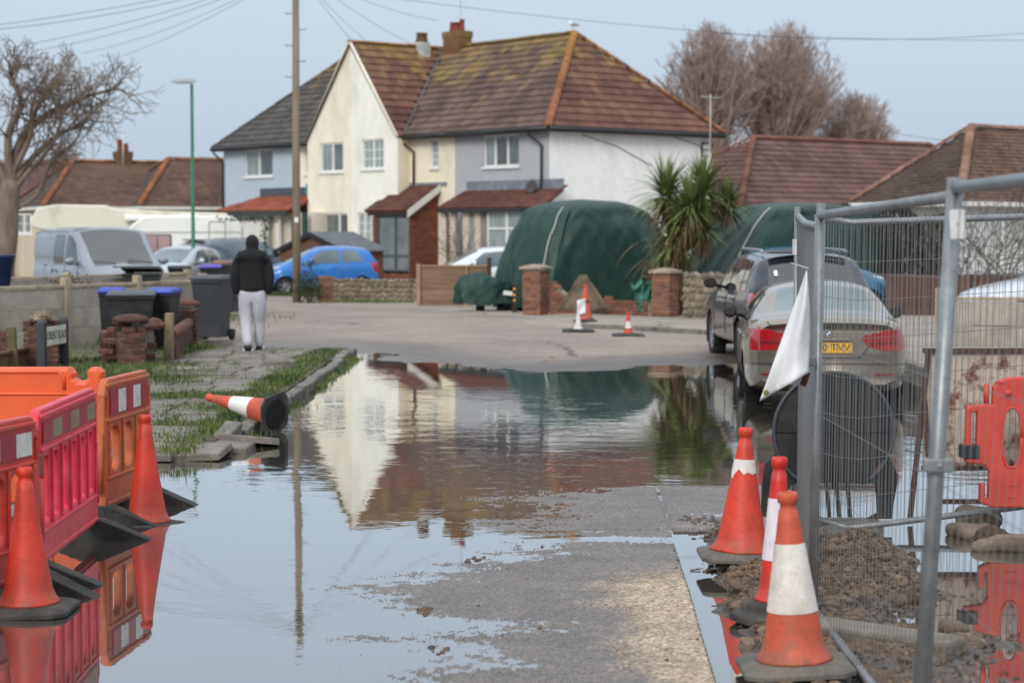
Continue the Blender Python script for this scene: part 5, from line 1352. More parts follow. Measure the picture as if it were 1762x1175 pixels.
M_RUBBERG = mat('grey_dirty_rubber', (86, 84, 80), (104, 100, 92), rough=.9, vs=6, var=.15, bump=.004, bs=50, dirt=(124, 112, 96), dirt_amt=.6, dirt_s=5)

def cone(label, o, tilt=None, h=.75, mb_=None, sleeve=None, msl=None, base='square', mbase=None, rbot=.145, rtop=.032, group='traffic cones', torn=False, crumple=0.0, bs=.235, name='traffic_cone', sink=0.0):
    r = thing(name, label, 'cone', o, 0, group)
    if tilt is not None: r.rotation_mode = 'QUATERNION'; r.rotation_quaternion = tilt
    mb_ = mb_ or M_CONE; mbase = mbase or M_RUBBER
    b = MB(); zb = .045
    if base == 'square':
        c = .06; P = [(-bs + c, -bs), (bs - c, -bs), (bs, -bs + c), (bs, bs - c), (bs - c, bs), (-bs + c, bs), (-bs, bs - c), (-bs, -bs + c)]
        vs_ = [(x, y, 0) for x, y in P] + [(x, y, .022) for x, y in P] + [(x * .93, y * .93, .032) for x, y in P] + [(x * .72, y * .72, zb) for x, y in P]
        fs = [tuple(reversed(range(8)))] + [(k * 8 + i, k * 8 + (i + 1) % 8, k * 8 + 8 + (i + 1) % 8, k * 8 + 8 + i) for k in range(3) for i in range(8)] + [tuple(range(24, 32))]
        b.add(vs_, fs)
    else:
        b.lathe([(bs * 1.05, 0), (bs * 1.05, .03), (bs * .98, .045), (bs * .82, .05), (bs * .8, .085), (bs * .72, .1), (.01, .1)], 8); zb = .1
    b.build('base', mbase, r, bevel=.004)
    def rad(z): t = (z - zb) / (h - zb); return rbot + (rtop - rbot) * min(1, t * 1.06) ** .93
    prof = [(rbot + .022, zb), (rbot + .02, zb + .012), (rbot + .004, zb + .03)]
    prof += [(rad(zb + .03 + (h * .9 - zb - .03) * k / 14), zb + .03 + (h * .9 - zb - .03) * k / 14) for k in range(1, 15)]
    rt = rad(h * .9)
    prof += [(rt * .86, h * .905), (rt * .82, h * .935), (rt * 1.06, h * .945), (rt * 1.08, h * .985), (rt * .92, h), (rt * .6, h), (rt * .55, h * .96)]
    def cr(p):
        if not crumple: return p
        k = crumple * (1 - min(1, p.z / (h * .55))); a = math.atan2(p.y, p.x)
        f = 1 + k * (nz(a * 1.3, p.z * 14, 3) + .5 * nz(a * 3, p.z * 24, 8)); return V3((p.x * f, p.y * f, p.z + k * .02 * nz(a, p.z * 9)))
    q = MB(); q.lathe(prof, 28, None, 0, True, cr); q.build('body', mb_, r)
    if sleeve:
        z0, z1 = sleeve; s_ = MB(); n = 40; vs_, fs = [], []
        for k in range(9):
            for j in range(n):
                a = 2 * math.pi * j / n; zl = z0
                if torn: zl = z0 + max(-.035, min(.08, .02 + .075 * nz(1.5 * math.cos(a), 1.5 * math.sin(a), 3.3) + .02 * nz(6 * math.cos(a), 6 * math.sin(a), 1.3) - .03 * math.cos(a + .6)))
                z = zl + (z1 - zl) * k / 8; rr_ = rad(z) + .003; vs_.append((rr_ * math.cos(a), rr_ * math.sin(a), z))
        for k in range(8):
            for j in range(n): fs.append((k * n + j, k * n + (j + 1) % n, (k + 1) * n + (j + 1) % n, (k + 1) * n + j))
        s_.add(vs_, fs, 0, True); s_.build('sleeve', msl or M_SLEEVE, r)
    return r
def upto(dx, dy): return V3((dx, dy, 1)).normalized().to_track_quat('Z', 'Y')
def gp(px, py, z=0.0): p = G(px, py, z); return p
def onground(px, py, lift=0.0):
    p = G(px, py, 0.0)
    for _ in range(4): p = G(px, py, max(hz(p.x, p.y), -.04))
    return V3((p.x, p.y, max(hz(p.x, p.y), -.05) + lift))
p = onground(1368, 1148); cone('faded orange cone with a dirty white band, nearest of the three by the wire fence', p + V3((0, 0, .0)), upto(-.05, .0), h=.76, mb_=M_CONEO, sleeve=(.255, .545), mbase=M_RUBBERG, rbot=.142, rtop=.036)
p = onground(1334, 1066); cone('slim red and white post cone between two wider cones', p, upto(.02, 0), h=.80, mb_=M_CONER, sleeve=(.30, .60), msl=M_SLEEVEP, base='oct', rbot=.088, rtop=.034, bs=.215)
p = onground(1275, 962); cone('dented red cone with a torn white band, farthest of the three by the wire fence', p, upto(.03, 0), h=.735, mb_=M_CONE, sleeve=(.46, .56), torn=True, crumple=.16, mbase=M_RUBBERG, rbot=.150, rtop=.032)
p = gp(50, 1052); cone('plain orange red cone in front of the red barriers at the lower left', V3((p.x, p.y, .0)), upto(-.02, 0), h=.73, mb_=M_CONE, rbot=.135, bs=.225, group='plain cones by the barriers')
p = gp(254, 898); cone('plain red cone standing in the water beside the orange barrier', V3((p.x, p.y, -.042)), upto(-.02, .02), h=.75, mb_=M_CONE, rbot=.135, crumple=.05, group='plain cones by the barriers', mbase=M_RUBBER)
# fallen cone at the kerb
a_, b_ = AT(474, 712, 18.9), AT(357, 683, 19.35); d_ = (b_ - a_).normalized()
cone('orange cone with a clean white band lying on its side at the kerb', a_, d_.to_track_quat('Z', 'Y') @ Matrix.Rotation(R(-12), 3, 'Z').to_quaternion(), h=(b_ - a_).length, mb_=M_CONEO, sleeve=(.27, .53), msl=mat('clean_sleeve', (226, 222, 218), rough=.4, var=.05), rbot=.14, bs=.19)
fc_ = bpy.context.scene.objects[[o.name for o in bpy.data.objects if o.name.startswith('traffic_cone')][-1]]
q = MB(); q.lathe([(.128, -.002), (.128, .0015), (.05, .0015), (.05, -.0005)], 24); q.lathe([(.135, -.006), (.15, -.004), (.15, .002), (.135, .002)], 24); q.build('hollow_shade_disc', MATS['arch_liner'], fc_)  # flat black disc painted in for the dark inside of the cone base
# far cones
p = onground(1007, 560); p.z = .13
c_ = cone('orange cone with a white rag hanging on it by the broken brick wall', p, h=.74, mb_=M_CONEO, sleeve=(.38, .42), msl=M_RUBBER, mbase=M_RUBBER)
rag = MB(); rag.grid(lambda u, v: (-.17 + .17 * u, -.14 - .03 * math.sin(v * 5 + u * 3), .42 - .3 * v + .05 * u), 6, 6); ro = rag.build('white_rag', mat('rag_white', (220, 220, 222), rough=.9), solid=.006); ro.location = p; tag(ro, 'small white rag draped over the far orange cone', 'rag')
p = onground(995, 571); p.z = .06; cone('short white topped cone on a dark base by the far kerb', p, h=.33, mb_=mat('cone_white', (214, 210, 206), rough=.5), rbot=.07, rtop=.03, bs=.3, sleeve=(.05, .09), msl=M_CONER)
p = onground(1081, 578); p.z = .05; cone('small red cone with a white band standing alone by the far kerb', p, h=.40, mb_=M_CONER, rbot=.075, rtop=.025, bs=.29, sleeve=(.14, .26))

# ------------------------------------------------------------------ pedestrian barriers
M_BRED = mat('barrier_pink_red', (226, 54, 74), (212, 46, 64), rough=.42, vs=4, var=.08, dirt=(226, 104, 110), dirt_amt=.5, dirt_s=7, splash=((104, 84, 66), .30, .75))
M_BRED2 = mat('barrier_orange_red', (210, 68, 50), (196, 58, 46), rough=.45, vs=4, var=.08, dirt=(150, 96, 84), dirt_amt=.4, dirt_s=6, splash=((104, 84, 66), .30, .75))
M_BORG = mat('barrier_faded_orange', (198, 98, 50), (184, 88, 48), rough=.55, vs=4, var=.1, dirt=(150, 116, 92), dirt_amt=.6, dirt_s=6, splash=((104, 84, 66), .30, .75))
M_BBIG = mat('barrier_bright_orange', (228, 92, 36), (218, 84, 34), rough=.45, vs=1.6, var=.05, dirt=(176, 92, 56), dirt_amt=.35, dirt_s=3, splash=((104, 84, 66), .30, .75))
M_BRR = mat('barrier_red', (206, 70, 54), (194, 62, 48), rough=.45, vs=4, var=.06, dirt=(140, 72, 60), dirt_amt=.35, splash=((104, 84, 66), .30, .75))
M_STR = mat('stripe_red', (168, 36, 54), (152, 32, 50), rough=.4, vs=6, dirt=(104, 52, 56), dirt_amt=.5, dirt_s=6)
M_STW = mat('stripe_white', (216, 214, 208), (200, 196, 186), rough=.4, vs=6, dirt=(140, 124, 96), dirt_amt=.4, dirt_s=6)
M_STD = mat('stripe_grimy', (146, 128, 96), (132, 112, 84), rough=.5, vs=6)
def barrier(label, a, b, m, slots, stripes, ms, foot_a=True, foot_b=True, z0=.1, z1=.95, lug=True):
    a, b = V3((a[0], a[1], 0)), V3((b[0], b[1], 0)); d = b - a; Ln = d.length
    r = thing('pedestrian_barrier', label, 'barrier', a, math.atan2(d.y, d.x), 'plastic barriers around the flooded hole')
    ol = [(0.02, z0), (Ln - .02, z0), (Ln, z0 + .03), (Ln, z1 - .1), (Ln - .06, z1 - .02), (Ln - .1, z1), (.1, z1), (.06, z1 - .02), (0, z1 - .1), (0, z0 + .03)]
    holes = []
    n, sw, lo, hi, rd = slots; mar = .09; pitch = (Ln - 2 * mar) / n
    for k in range(n):
        c = mar + pitch * (k + .5); holes.append(rrect(c - sw / 2, lo, c + sw / 2, hi, rd)[::-1])
    holes.append(rrect(.03, z1 - .26, .065, z1 - .12, .016)[::-1]); holes.append(rrect(Ln - .065, z1 - .26, Ln - .03, z1 - .12, .016)[::-1])
    vs_, fs = plate([ol] + holes, .055, .012); mb = MB(); mb.add([(v.x, -v.z, v.y) for v in vs_], fs)
    mb.build('frame', m, r)
    # moulded ribs and rails
    for x0_, x1_, za, zb_ in ((.06, Ln - .06, z1 - .055, z1 - .03), (.06, Ln - .06, hi + .035, hi + .055), (.05, Ln - .05, lo - .05, lo - .03), (.05, Ln - .05, z0 + .02, z0 + .045)):
        q = MB(); q.box2((x0_, -.040, za), (x1_, .040, zb_)); q.build('rail', m, r, bevel=.006)
    for k in range(n + 1):
        c = mar + pitch * k; q = MB(); q.box2((c - .012, -.042, lo - .02), (c + .012, .042, hi + .03)); q.build('rib', m, r, bevel=.006)
    bz0, bz1 = hi + .075, z1 - .07
    bd = MB(); bd.box2((.1, -.034, bz0), (Ln - .1, .034, bz1)); bo = bd.build('reflective_board', ms[0], r)
    k = stripes; wv = (Ln - .22) / k
    for i in range(k):
        for sy in (-1, 1):
            q = MB(); x = .11 + i * wv; q.box2((x + .001, sy * .0345, bz0 + .012), (x + wv - .001, sy * .0375, bz1 - .012)); q.build('stripe', ms[i % 2], bo)
    if lug:
        for x in (-.035, Ln + .035):
            q = MB(); q.tube([(x, 0, z0 + .12), (x, 0, z0 + .5)], .028, 8); q.box((x * .5 + (Ln * .5 if x > 0 else 0), 0, z0 + .18), (.06, .04, .06)); q.box((x * .5 + (Ln * .5 if x > 0 else 0), 0, z0 + .44), (.06, .04, .06)); q.build('hinge', m, r)
    for on, x in ((foot_a, .04), (foot_b, Ln - .04)):
        if on:
            q = MB(); w2 = .10; L2 = .37
            vs_ = [(-.05, -L2, -.06), (.05, -L2, -.06), (.05, L2, -.06), (-.05, L2, -.06), (-.05, -L2, .0), (.05, -L2, .0), (.05, L2, .0), (-.05, L2, .0), (-.07, -.06, .13), (.07, -.06, .13), (.07, .06, .13), (-.07, .06, .13)]
            vs_ = [(x + v[0], v[1], v[2]) for v in vs_]
            q.add(vs_, [(3, 2, 1, 0), (0, 1, 5, 4), (1, 2, 6, 5), (2, 3, 7, 6), (3, 0, 4, 7), (4, 5, 9, 8), (5, 6, 10, 9), (6, 7, 11, 10), (7, 4, 8, 11), (8, 9, 10, 11)]); q.build('foot', M_RUBBER, r, bevel=.01)
    return r
K = 1.0
def s_at(px, s): return ((px - PX) / s, F / s)
b3a, b3b = s_at(170, 266), s_at(251, 246)
b2a, b2b = s_at(52, 322), s_at(157, 278)
b1a, b1b = s_at(-160, 372), s_at(57, 328)
barrier('faded orange barrier with a red and white board, beside the red cone', b3a, b3b, M_BORG, (3, .19, .34, .63, .08), 5, (M_STR, M_STW))
barrier('pink red barrier with a grimy striped board, between an orange and a red one', b2a, b2b, M_BRED, (6, .13, .32, .68, .02), 6, (M_STR, M_STD))
barrier('red barrier with a red and white board cut off by the left edge', b1a, b1b, M_BRED2, (4, .2, .32, .66, .06), 6, (M_STR, M_STW))
q = MB(); p = AT(63, 800, F / 324); q.box(p, (.05, .05, .12)); o = q.build('barrier_clip', mat('grey_clip', (84, 84, 82), rough=.5), bevel=.008); tag(o, 'grey clip joining the red barrier to the pink red barrier', 'clip')
# big solid orange barrier behind
s0 = 252.0; Yb = F / s0; zt_ = 1.9 - (632 - 401) / s0
r = thing('road_barrier', 'large solid bright orange barrier standing across the flooded path', 'barrier', ((-400 - PX) / s0, Yb, 0), 0)
Lb = (177 + 400) / s0; x1 = (128 + 400) / s0; x2 = (152 + 400) / s0; zn = 1.9 - (655 - 401) / s0
ol = [(0, .05), (Lb - .04, .05), (Lb, .1), (Lb, zt_ - .03), (Lb - .03, zt_), (x2 + .02, zt_), (x2, zt_ - .02), (x2, zn + .02), (x2 - .02, zn), (x1 + .03, zn), (x1, zn + .02), (x1, zt_ - .04), (x1 - .03, zt_), (0, zt_)]
vs_, fs = plate([ol], .16, .025); mb = MB(); mb.add([(v.x, -v.z, v.y) for v in vs_], fs); mb.build('body', M_BBIG, r)
zr_ = 1.9 - (676 - 401) / s0
for za, xb_ in ((zt_ - .025, x1 - .06), (zr_, x1 + .06)):
    mb = MB(); mb.tube([(0.05, -.082, za), (xb_ - .04, -.082, za), (xb_, -.082, za - .04), (xb_, -.082, za - .12)], .013, 6); mb.build('ridge', M_BBIG, r)
for xx in (.5, 1.2, 1.9):
    mb = MB(); mb.box((xx, -.08, .3), (.1, .03, .4)); mb.build('panel_rib', M_BBIG, r, bevel=.012)
mb = MB(); mb.box((Lb - .05, 0, .02), (.2, .3, .12)); mb.box((.5, 0, .02), (.2, .3, .12)); mb.build('foot', M_RUBBER, r)
# red barrier end on the right, behind the wire fence
sR = 274.0; YR_ = F / sR
def rp(zx, zy): return ((1280 + zx / 3.09 - 1280) / sR, 1.9 - ((560 + zy / 3.09) - 401) / sR)
r = thing('pedestrian_barrier', 'red barrier with an oval opening and black clip at the right edge', 'barrier', ((1280 - PX) / sR, YR_, 0), 0, 'plastic barriers around the flooded hole')
ol = [rp(*q) for q in ((1188, 440), (1200, 424), (1325, 420), (1328, 330), (1345, 300), (1385, 280), (1450, 272), (2500, 268), (2500, 975), (1330, 972), (1275, 952), (1265, 940), (1266, 845), (1275, 838), (1292, 842), (1296, 915), (1308, 925), (1312, 780), (1290, 745), (1190, 730), (1182, 715))]
hs_ = [[rp(*q) for q in ((1215, 462), (1245, 462), (1243, 640), (1213, 640))]]
ov = [rp(1430 + 52 * math.copysign(abs(math.cos(t)) ** .8, math.cos(t)), 595 + 162 * math.copysign(abs(math.sin(t)) ** .9, math.sin(t))) for t in np.linspace(0, 2 * math.pi, 28)[:-1]]
hs_.append(ov)
for k in range(3): hs_.append([(x + .32 * (k + 1), z) for x, z in ov])
vs_, fs = plate([ol] + hs_, .06, .012); mb = MB(); mb.add([(v.x, -v.z, v.y) for v in vs_], fs); mb.build('frame', M_BRR, r)
for k in range(4):
    mb = MB(); mb.tube([(x + .32 * k, -.03, z) for x, z in ov + ov[:1]], .009, 6); mb.build('slot_rim', M_BRR, r)
x, z = rp(1297, 365); mb = MB(); mb.tube([(x, 0, z - .06), (x, 0, z + .062)], .018, 8); mb.build('hinge_pin', M_BRR, r)
x, z = rp(1405, 358); mb = MB(); mb.lathe([(.026, -.01), (.024, .012), (0, .016)], 14, axes((1, 0, 0), (0, 0, 1), (x, -.032, z))); mb.build('button', M_BRR, r)
for zx, zy in ((1345, 300), (1410, 850), (1410, 912)):
    x, z = rp(zx, zy); mb = MB(); mb.box((x + .03, -.032, z), (.07, .01, .012)); mb.build('moulding', M_BRR, r)
x0, z0 = rp(1160, 635); x1, z1 = rp(1255, 705); mb = MB(); mb.box2((x0, -.05, z1), (x1, .05, z0)); mb.build('clip', M_BLACK, r, bevel=.006)
M_SAND = mat('dirty_sandbag', (128, 114, 100), (92, 80, 68), rough=.9, vs=5, var=.15, bump=.006, bs=80, dirt=(92, 78, 62), dirt_amt=.6, dirt_s=4)
def sandbag(label, px, py, Y, lx, ly, lz, rz, seed):
    p = AT(px, py, Y); r = MB()
    def f(u, v):
        a = 2 * math.pi * u; b = math.pi * (v - .5); e = .6
        cx = math.copysign(abs(math.cos(b)) ** e, math.cos(b)); x = lx * cx * math.copysign(abs(math.cos(a)) ** .7, math.cos(a)); y = ly * cx * math.copysign(abs(math.sin(a)) ** .7, math.sin(a)); z = lz * math.copysign(abs(math.sin(b)) ** .8, math.sin(b))
        k = 1 + .42 * nz(x * 6 + seed, y * 6, z * 8) + .12 * nz(x * 17, y * 17, seed); return (x * k, y * k, z * k)
    r.grid(f, 22, 12); o = r.build('sandbag', M_SAND); o.location = (p.x, p.y, max(.0, lz * .7)); o.rotation_euler = (0, 0, rz); tag(o, label, 'sandbag', 'sandbags at the barrier foot')
sandbag('pale sandbag half under the right red barrier', 1690, 880, 12.35, .14, .2, .05, .4, 1)
sandbag('muddy sandbag slumped in front of the right red barrier', 1732, 893, 11.9, .2, .12, .045, -.1, 5)
sandbag('small sandbag on the sign frame bar behind the wire fence', 1678, 862, 12.9, .12, .14, .07, .2, 9)

# ------------------------------------------------------------------ temporary wire fence
M_GALV = mat('galvanised_tube', (142, 146, 148), (126, 130, 132), rough=.42, vs=6, metal=.55, var=.1, dirt=(112, 106, 98), dirt_amt=.4, dirt_s=5)
M_WIRE = mat('fence_wire', (128, 130, 130), rough=.45, metal=.5, var=.05)
def P3(px, z, Y): return V3(((px - PX) * Y / F, Y, z))
def panel(label, pts_top, pts_bot, nwire, hz_rows, posts=(True, True), top_r=.021, group='temporary wire fence panels', wr=.0018, ext=.06):
    """pts_top / pts_bot: matching polylines of the frame; wires follow them"""
    o = V3(((pts_bot[0][0] + pts_bot[-1][0]) / 2, (pts_bot[0][1] + pts_bot[-1][1]) / 2, 0)); r = thing('wire_fence', label, 'fence', o, 0, group)
    T = [V3(p) - o for p in pts_top]; B = [V3(p) - o for p in pts_bot]
    mb = MB(); mb.tube(T, top_r, 8); mb.build('top_rail', M_GALV, r)
    mb = MB(); mb.tube(B, top_r, 8); mb.build('bottom_rail', M_GALV, r)
    for k, on in ((0, posts[0]), (-1, posts[1])):
        if on:
            u_ = (T[k] - B[k]).normalized(); mb = MB(); mb.tube([B[k] - u_ * .08, T[k] + u_ * ext], top_r * (1.4 if ext < .05 else 1), 10); mb.build('post', M_GALV, r)
    lens = [0]
    for i in range(len(T) - 1): lens.append(lens[-1] + (T[i + 1] - T[i]).length)
    def at(P, t):
        s_ = t * lens[-1]
        for i in range(len(P) - 1):
            if s_ <= lens[i + 1] + 1e-9: k = (s_ - lens[i]) / (lens[i + 1] - lens[i]); return P[i].lerp(P[i + 1], k)
        return P[-1]
    w = MB()
    for k in range(1, nwire):
        t = k / nwire; w.tube([at(B, t), at(T, t)], wr, 4, cap=False)
    for row in hz_rows:
        n = 24; w.tube([at(B, i / n).lerp(at(T, i / n), row) + V3((0, -.004, 0)) for i in range(n + 1)], wr, 4, cap=False)
    w.build('wire_mesh', M_WIRE, r, kind='stuff')
    return r
P1x, P1y = (1405 - PX) * 9.75 / F, 9.75
P2b = P3(1578, .05, 6.8); P2t = P3(1634, 1.9 + 92 * 6.8 / F, 6.8)
zP1t = 1.9 + 30 * 9.75 / F
# panel facing the camera behind the cones
Yc = 12.35; Yd = 12.75
tA, tB, tC = P3(1414, 1.9 + 24 * 12.5 / F, 12.5), P3(1466, 1.9 + 18 * Yc / F, Yc), P3(2350, 2.02, 13.3)
bA, bB, bC = P3(1404, .105, 12.5), P3(1462, .06, Yc), P3(2350, .19, 13.3)
tC = P3(1762, 1.9 + 28 * Yd / F, Yd).lerp(tB, -1.6); bC = P3(1762, 1.9 - 473 * Yd / F, Yd).lerp(bB, -1.6)
panel('wire fence panel facing the street in front of the rusty sign back', [tA, tB, tC], [bA, bB, bC], 78, (.1, .225, .36, .49, .62, .745, .87))
# panel seen edge on
panel('wire fence panel seen nearly edge on beside the three cones', [P3(1408, 1.93, 9.8), P3(1385, 1.955, 11.6), P3(1371, 2.02, 13.6)], [P3(1402, .06, 9.8), P3(1380, .05, 11.6), P3(1370, .05, 13.6)], 86, (.12, .3, .5, .7, .88))
# near panels running past the camera
panel('near wire fence panel sloping down past the orange cone', [P3(1411, zP1t, 9.72), P2t - V3((0, 0, .06))], [P3(1404, .05, 9.72), V3((1.47, 6.85, .05))], 36, (.14, .33, .5, .68, .86), posts=(True, False), wr=.0016)
e1 = V3((1.49, 3.35, 2.06)); e0 = V3((1.42, 3.35, .06))
pn = panel('nearest wire fence panel with a white tag on its leaning post', [P2t + V3((.01, -.02, -.03)), e1], [P2b + V3((.01, -.03, 0)), e0], 36, (.14, .33, .5, .68, .86), posts=(True, True), ext=.035, wr=.0016)
# clamps
for px, py, Y in ((1614, 800, 6.74), (1392, 622, 9.68)):
    p = AT(px, py, Y); mb = MB(); mb.box(p, (.1 if Y < 7 else .06, .05, .045)); mb.tube([p + V3((0, -.04, 0)), p + V3((0, .04, 0))], .009, 6); o = mb.build('fence_clamp', M_GALV, bevel=.006); tag(o, 'steel clamp on the near leaning post' if Y < 7 else 'small steel clamp below the white sheet', 'clamp', 'fence clamps')
# tag on the near post
p = AT(1648, 386, 6.70); mb = MB(); vs_, fs = plate([rrect(-.026, -.049, .026, .049, .005)], .003, .0008); mt = Matrix.Translation(p) @ Matrix.Rotation(R(-4), 4, 'Y') @ Matrix.Rotation(R(90), 4, 'X')
mb.add([mt @ v for v in vs_], fs); tg = mb.build('label_tag', mat('white_tag', (214, 212, 210), rough=.6)); tag(tg, 'white plastic tag tied to the near leaning fence post', 'tag')
mb = MB(); vs_, fs = plate([rrect(-.005, -.004, .005, .004, .001)], .001, .0002); mt2 = Matrix.Translation(p + V3((0, -.0025, 0))) @ Matrix.Rotation(R(90), 4, 'X'); mb.add([mt2 @ v for v in vs_], fs); mb.build('print_patch', mat('grey_print', (150, 150, 152), rough=.6), tg)
p = AT(1367, 425, 12.9); mb = MB(); mb.box(p, (.012, .10, .1)); o = mb.build('label_tag', MATS['white_tag']); tag(o, 'small white sticker on the edge on fence panel', 'tag')
# rubber fence feet and stop blocks
def block(label, a, b, w, h, z, m, nm='fence_block'):
    a, b = V3(a), V3(b); d = b - a; mb = MB(); mb.box((0, 0, h / 2), (d.length, w, h)); o = mb.build(nm, m, bevel=.02); o.location = ((a.x + b.x) / 2, (a.y + b.y) / 2, z); o.rotation_euler = (0, .0, math.atan2(d.y, d.x)); return o
o = block('', P3(1398, 0, 9.35), P3(1655, 0, 8.85), .22, .11, -.03, mat('wet_concrete_block', (128, 120, 108), (104, 96, 84), rough=.6, vs=5, bump=.006, bs=40, dirt=(90, 76, 60), dirt_amt=.5, dirt_s=3)); tag(o, 'muddy concrete block lying across the rubble behind the orange cone', 'block')
o = block('', P3(1408, 0, 12.2), P3(1500, 0, 12.0), .3, .06, .03, M_RUBBERG, 'fence_weight'); tag(o, 'flat rubber fence foot under the bent corner of the wire panel', 'fence foot')
# white torn sheet
def sheet(u, v):
    top, bl, br = V3((1388, 466, 0)), V3((1307, 690, 0)), V3((1390, 641, 0))
    l = top.lerp(bl, v); rr_ = top.lerp(V3((1391, 641, 0)), v); x = l.x + (rr_.x - l.x) * u; y = l.y + (rr_.y - l.y) * u
    x += 6 * math.sin(v * math.pi) * (u * 0.6); y += 0
    Y = 9.55 - .10 * math.sin(max(0, (u - .35)) / .65 * math.pi) * (.3 + .7 * v) + .02 * math.sin(u * 4 + v * 6) + .05 * (1 - u)
    p = AT(x, y, Y); return p
mb = MB(); mb.grid(sheet, 18, 26); o = mb.build('white_sheet', mat('white_banner_cloth', (222, 222, 222), (212, 212, 214), rough=.7, vs=3, var=.04, bump=.002, bs=20, dirt=(176, 172, 166), dirt_amt=.3, dirt_s=6), solid=.004); tag(o, 'white torn banner corner hanging from the fence post', 'banner')
mb = MB(); pts = [AT(1345 + 46 * t, 640 + 6 * t - 8 * math.sin(t * 3.1), 9.5 - .05 * math.sin(t * 3)) for t in np.linspace(0, 1, 10)]
e = sheet(.04, .96); mb = MB(); mb.lathe([(.008, -.003), (.013, 0), (.008, .003)], 12, axes((1, 0, 0), (0, 0, 1), e + V3((.012, -.006, .012)))); mb.build('eyelet', mat('brass', (150, 130, 80), rough=.4, metal=.7), o, world=False)
mb = MB(); mb.tube([AT(1361, 453, 9.7), AT(1392, 462, 9.6)], .003, 5); o = mb.build('tie_cord', mat('pale_cord', (190, 180, 170), rough=.8)); tag(o, 'thin pale cord tying the white banner to the fence', 'cord')
mb = MB(); mb.box(AT(1385, 652, 9.6), (.03, .02, .07), 0, Matrix.Rotation(.3, 3, 'Y')); o = mb.build('rusty_bracket', mat('rust_brown', (96, 50, 34), (70, 40, 30), rough=.9, vs=20)); tag(o, 'small rusty bracket under the banner corner', 'bracket')

# ------------------------------------------------------------------ black round road sign seen from behind
M_SIGNB = mat('black_sign_plastic', (22, 23, 24), (30, 31, 32), rough=.7, vs=5, var=.1, dirt=(84, 78, 70), dirt_amt=.35, dirt_s=5)
sS = 268.0; YS = F / sS
def sp2(zx, zy): return ((1280 + zx / 3.09 - 1436) / sS, 1.9 - (560 + zy / 3.09 - 401) / sS)
r = thing('road_sign', 'black plastic round road sign seen from behind through the wire fence', 'sign', ((1436 - PX) / sS, YS, 0), R(-2))
cx, cz = sp2(482, 567); rad_ = 322 / 3.09 / sS
out = []
for t in np.linspace(-62, 242, 40): out.append((cx + rad_ * math.cos(R(t)), cz + rad_ * math.sin(R(t))))
left = [sp2(*q) for q in ((178, 680), (118, 740), (104, 860), (100, 1020), (180, 1030), (200, 930), (260, 850), (330, 842))]
right = [sp2(*q) for q in ((700, 842), (712, 900), (716, 1000), (660, 1032), (798, 1032), (806, 950), (830, 800), (800, 740), (772, 680))]
vs_, fs = plate([out + left + [sp2(600, 842)] + right], .03, .005); mb = MB(); mb.add([(v.x, -v.z, v.y) for v in vs_], fs); mb.build('frame', M_SIGNB, r)
mb = MB(); mb.tube([(cx + rad_ * .985 * math.cos(t), -.02, cz + rad_ * .985 * math.sin(t)) for t in np.linspace(R(-55), R(235), 50)], .014, 6); mb.build('rim', mat('grey_sign_rim', (62, 65, 70), rough=.5), r)  # rim in a lighter grey than the black sign plastic
for rr_ in ():
    mb = MB(); mb.tube([(cx + rad_ * rr_ * math.cos(t), -.018, cz + rad_ * rr_ * math.sin(t)) for t in np.linspace(0, 2 * math.pi, 40)], .008, 6); mb.build('moulded_ring', M_SIGNB, r)
for t in (0, 90):
    mb = MB(); c_, s_ = math.cos(R(t)), math.sin(R(t)); mb.tube([(cx - rad_ * .95 * c_, -.017, cz - rad_ * .95 * s_), (cx + rad_ * .95 * c_, -.017, cz + rad_ * .95 * s_)], .008, 5); mb.build('stiffener', M_SIGNB, r)
for zx, dx in ((447, 22), (500, 22), (558, 22)):
    a, b = sp2(zx, 838), sp2(zx + dx * .8, 1024); mb = MB(); mb.prism([(a[0] - .012, -.02, a[1]), (a[0] + .012, -.02, a[1]), (b[0] + .012, -.02, b[1]), (b[0] - .012, -.02, b[1])], (0, .03, 0)); mb.build('leg', M_SIGNB, r)
mb = MB(); x0, z0 = sp2(400, 1030); mb.box((x0 + .18, 0, .02), (.45, .3, .05)); mb.build('base', M_RUBBERG, r)
# rusty back of a rectangular sign on an A frame
M_RUSTW = mat('rusted_white_steel', (196, 186, 170), (184, 172, 156), rough=.6, vs=2, var=.05, dirt=(112, 58, 28), dirt_amt=1.0, dirt_s=7, dirt_r=(.50, .60))
M_RUSTB = mat('rusty_angle_iron', (84, 62, 52), (66, 50, 44), rough=.85, vs=8, var=.15, bump=.002, dirt=(120, 72, 46), dirt_amt=.5, dirt_s=9)
sW = 262.0; YW = F / sW
r = thing('road_sign', 'rust stained white sign back on a brown iron stand', 'sign', ((1590 - PX) / sW, YW, 0), 0)
def wp_(px, py): return ((px - 1590) / sW, 1.9 - (py - 401) / sW)
x0, zt1 = wp_(1592, 606); _, zb1 = wp_(1592, 803)
mb = MB(); mb.box2((x0, .0, zb1), (x0 + 1.02, .006, zt1)); mb.build('panel', M_RUSTW, r)
for a, b in (((x0 - .01, zt1 + .012), (x0 + 1.03, zt1 + .012)), ((x0 - .01, zb1 - .012), (x0 + 1.03, zb1 - .012))):
    mb = MB(); mb.box2((a[0], -.03, a[1] - .014), (b[0], .02, b[1] + .014)); mb.build('frame_bar', M_RUSTB, r)
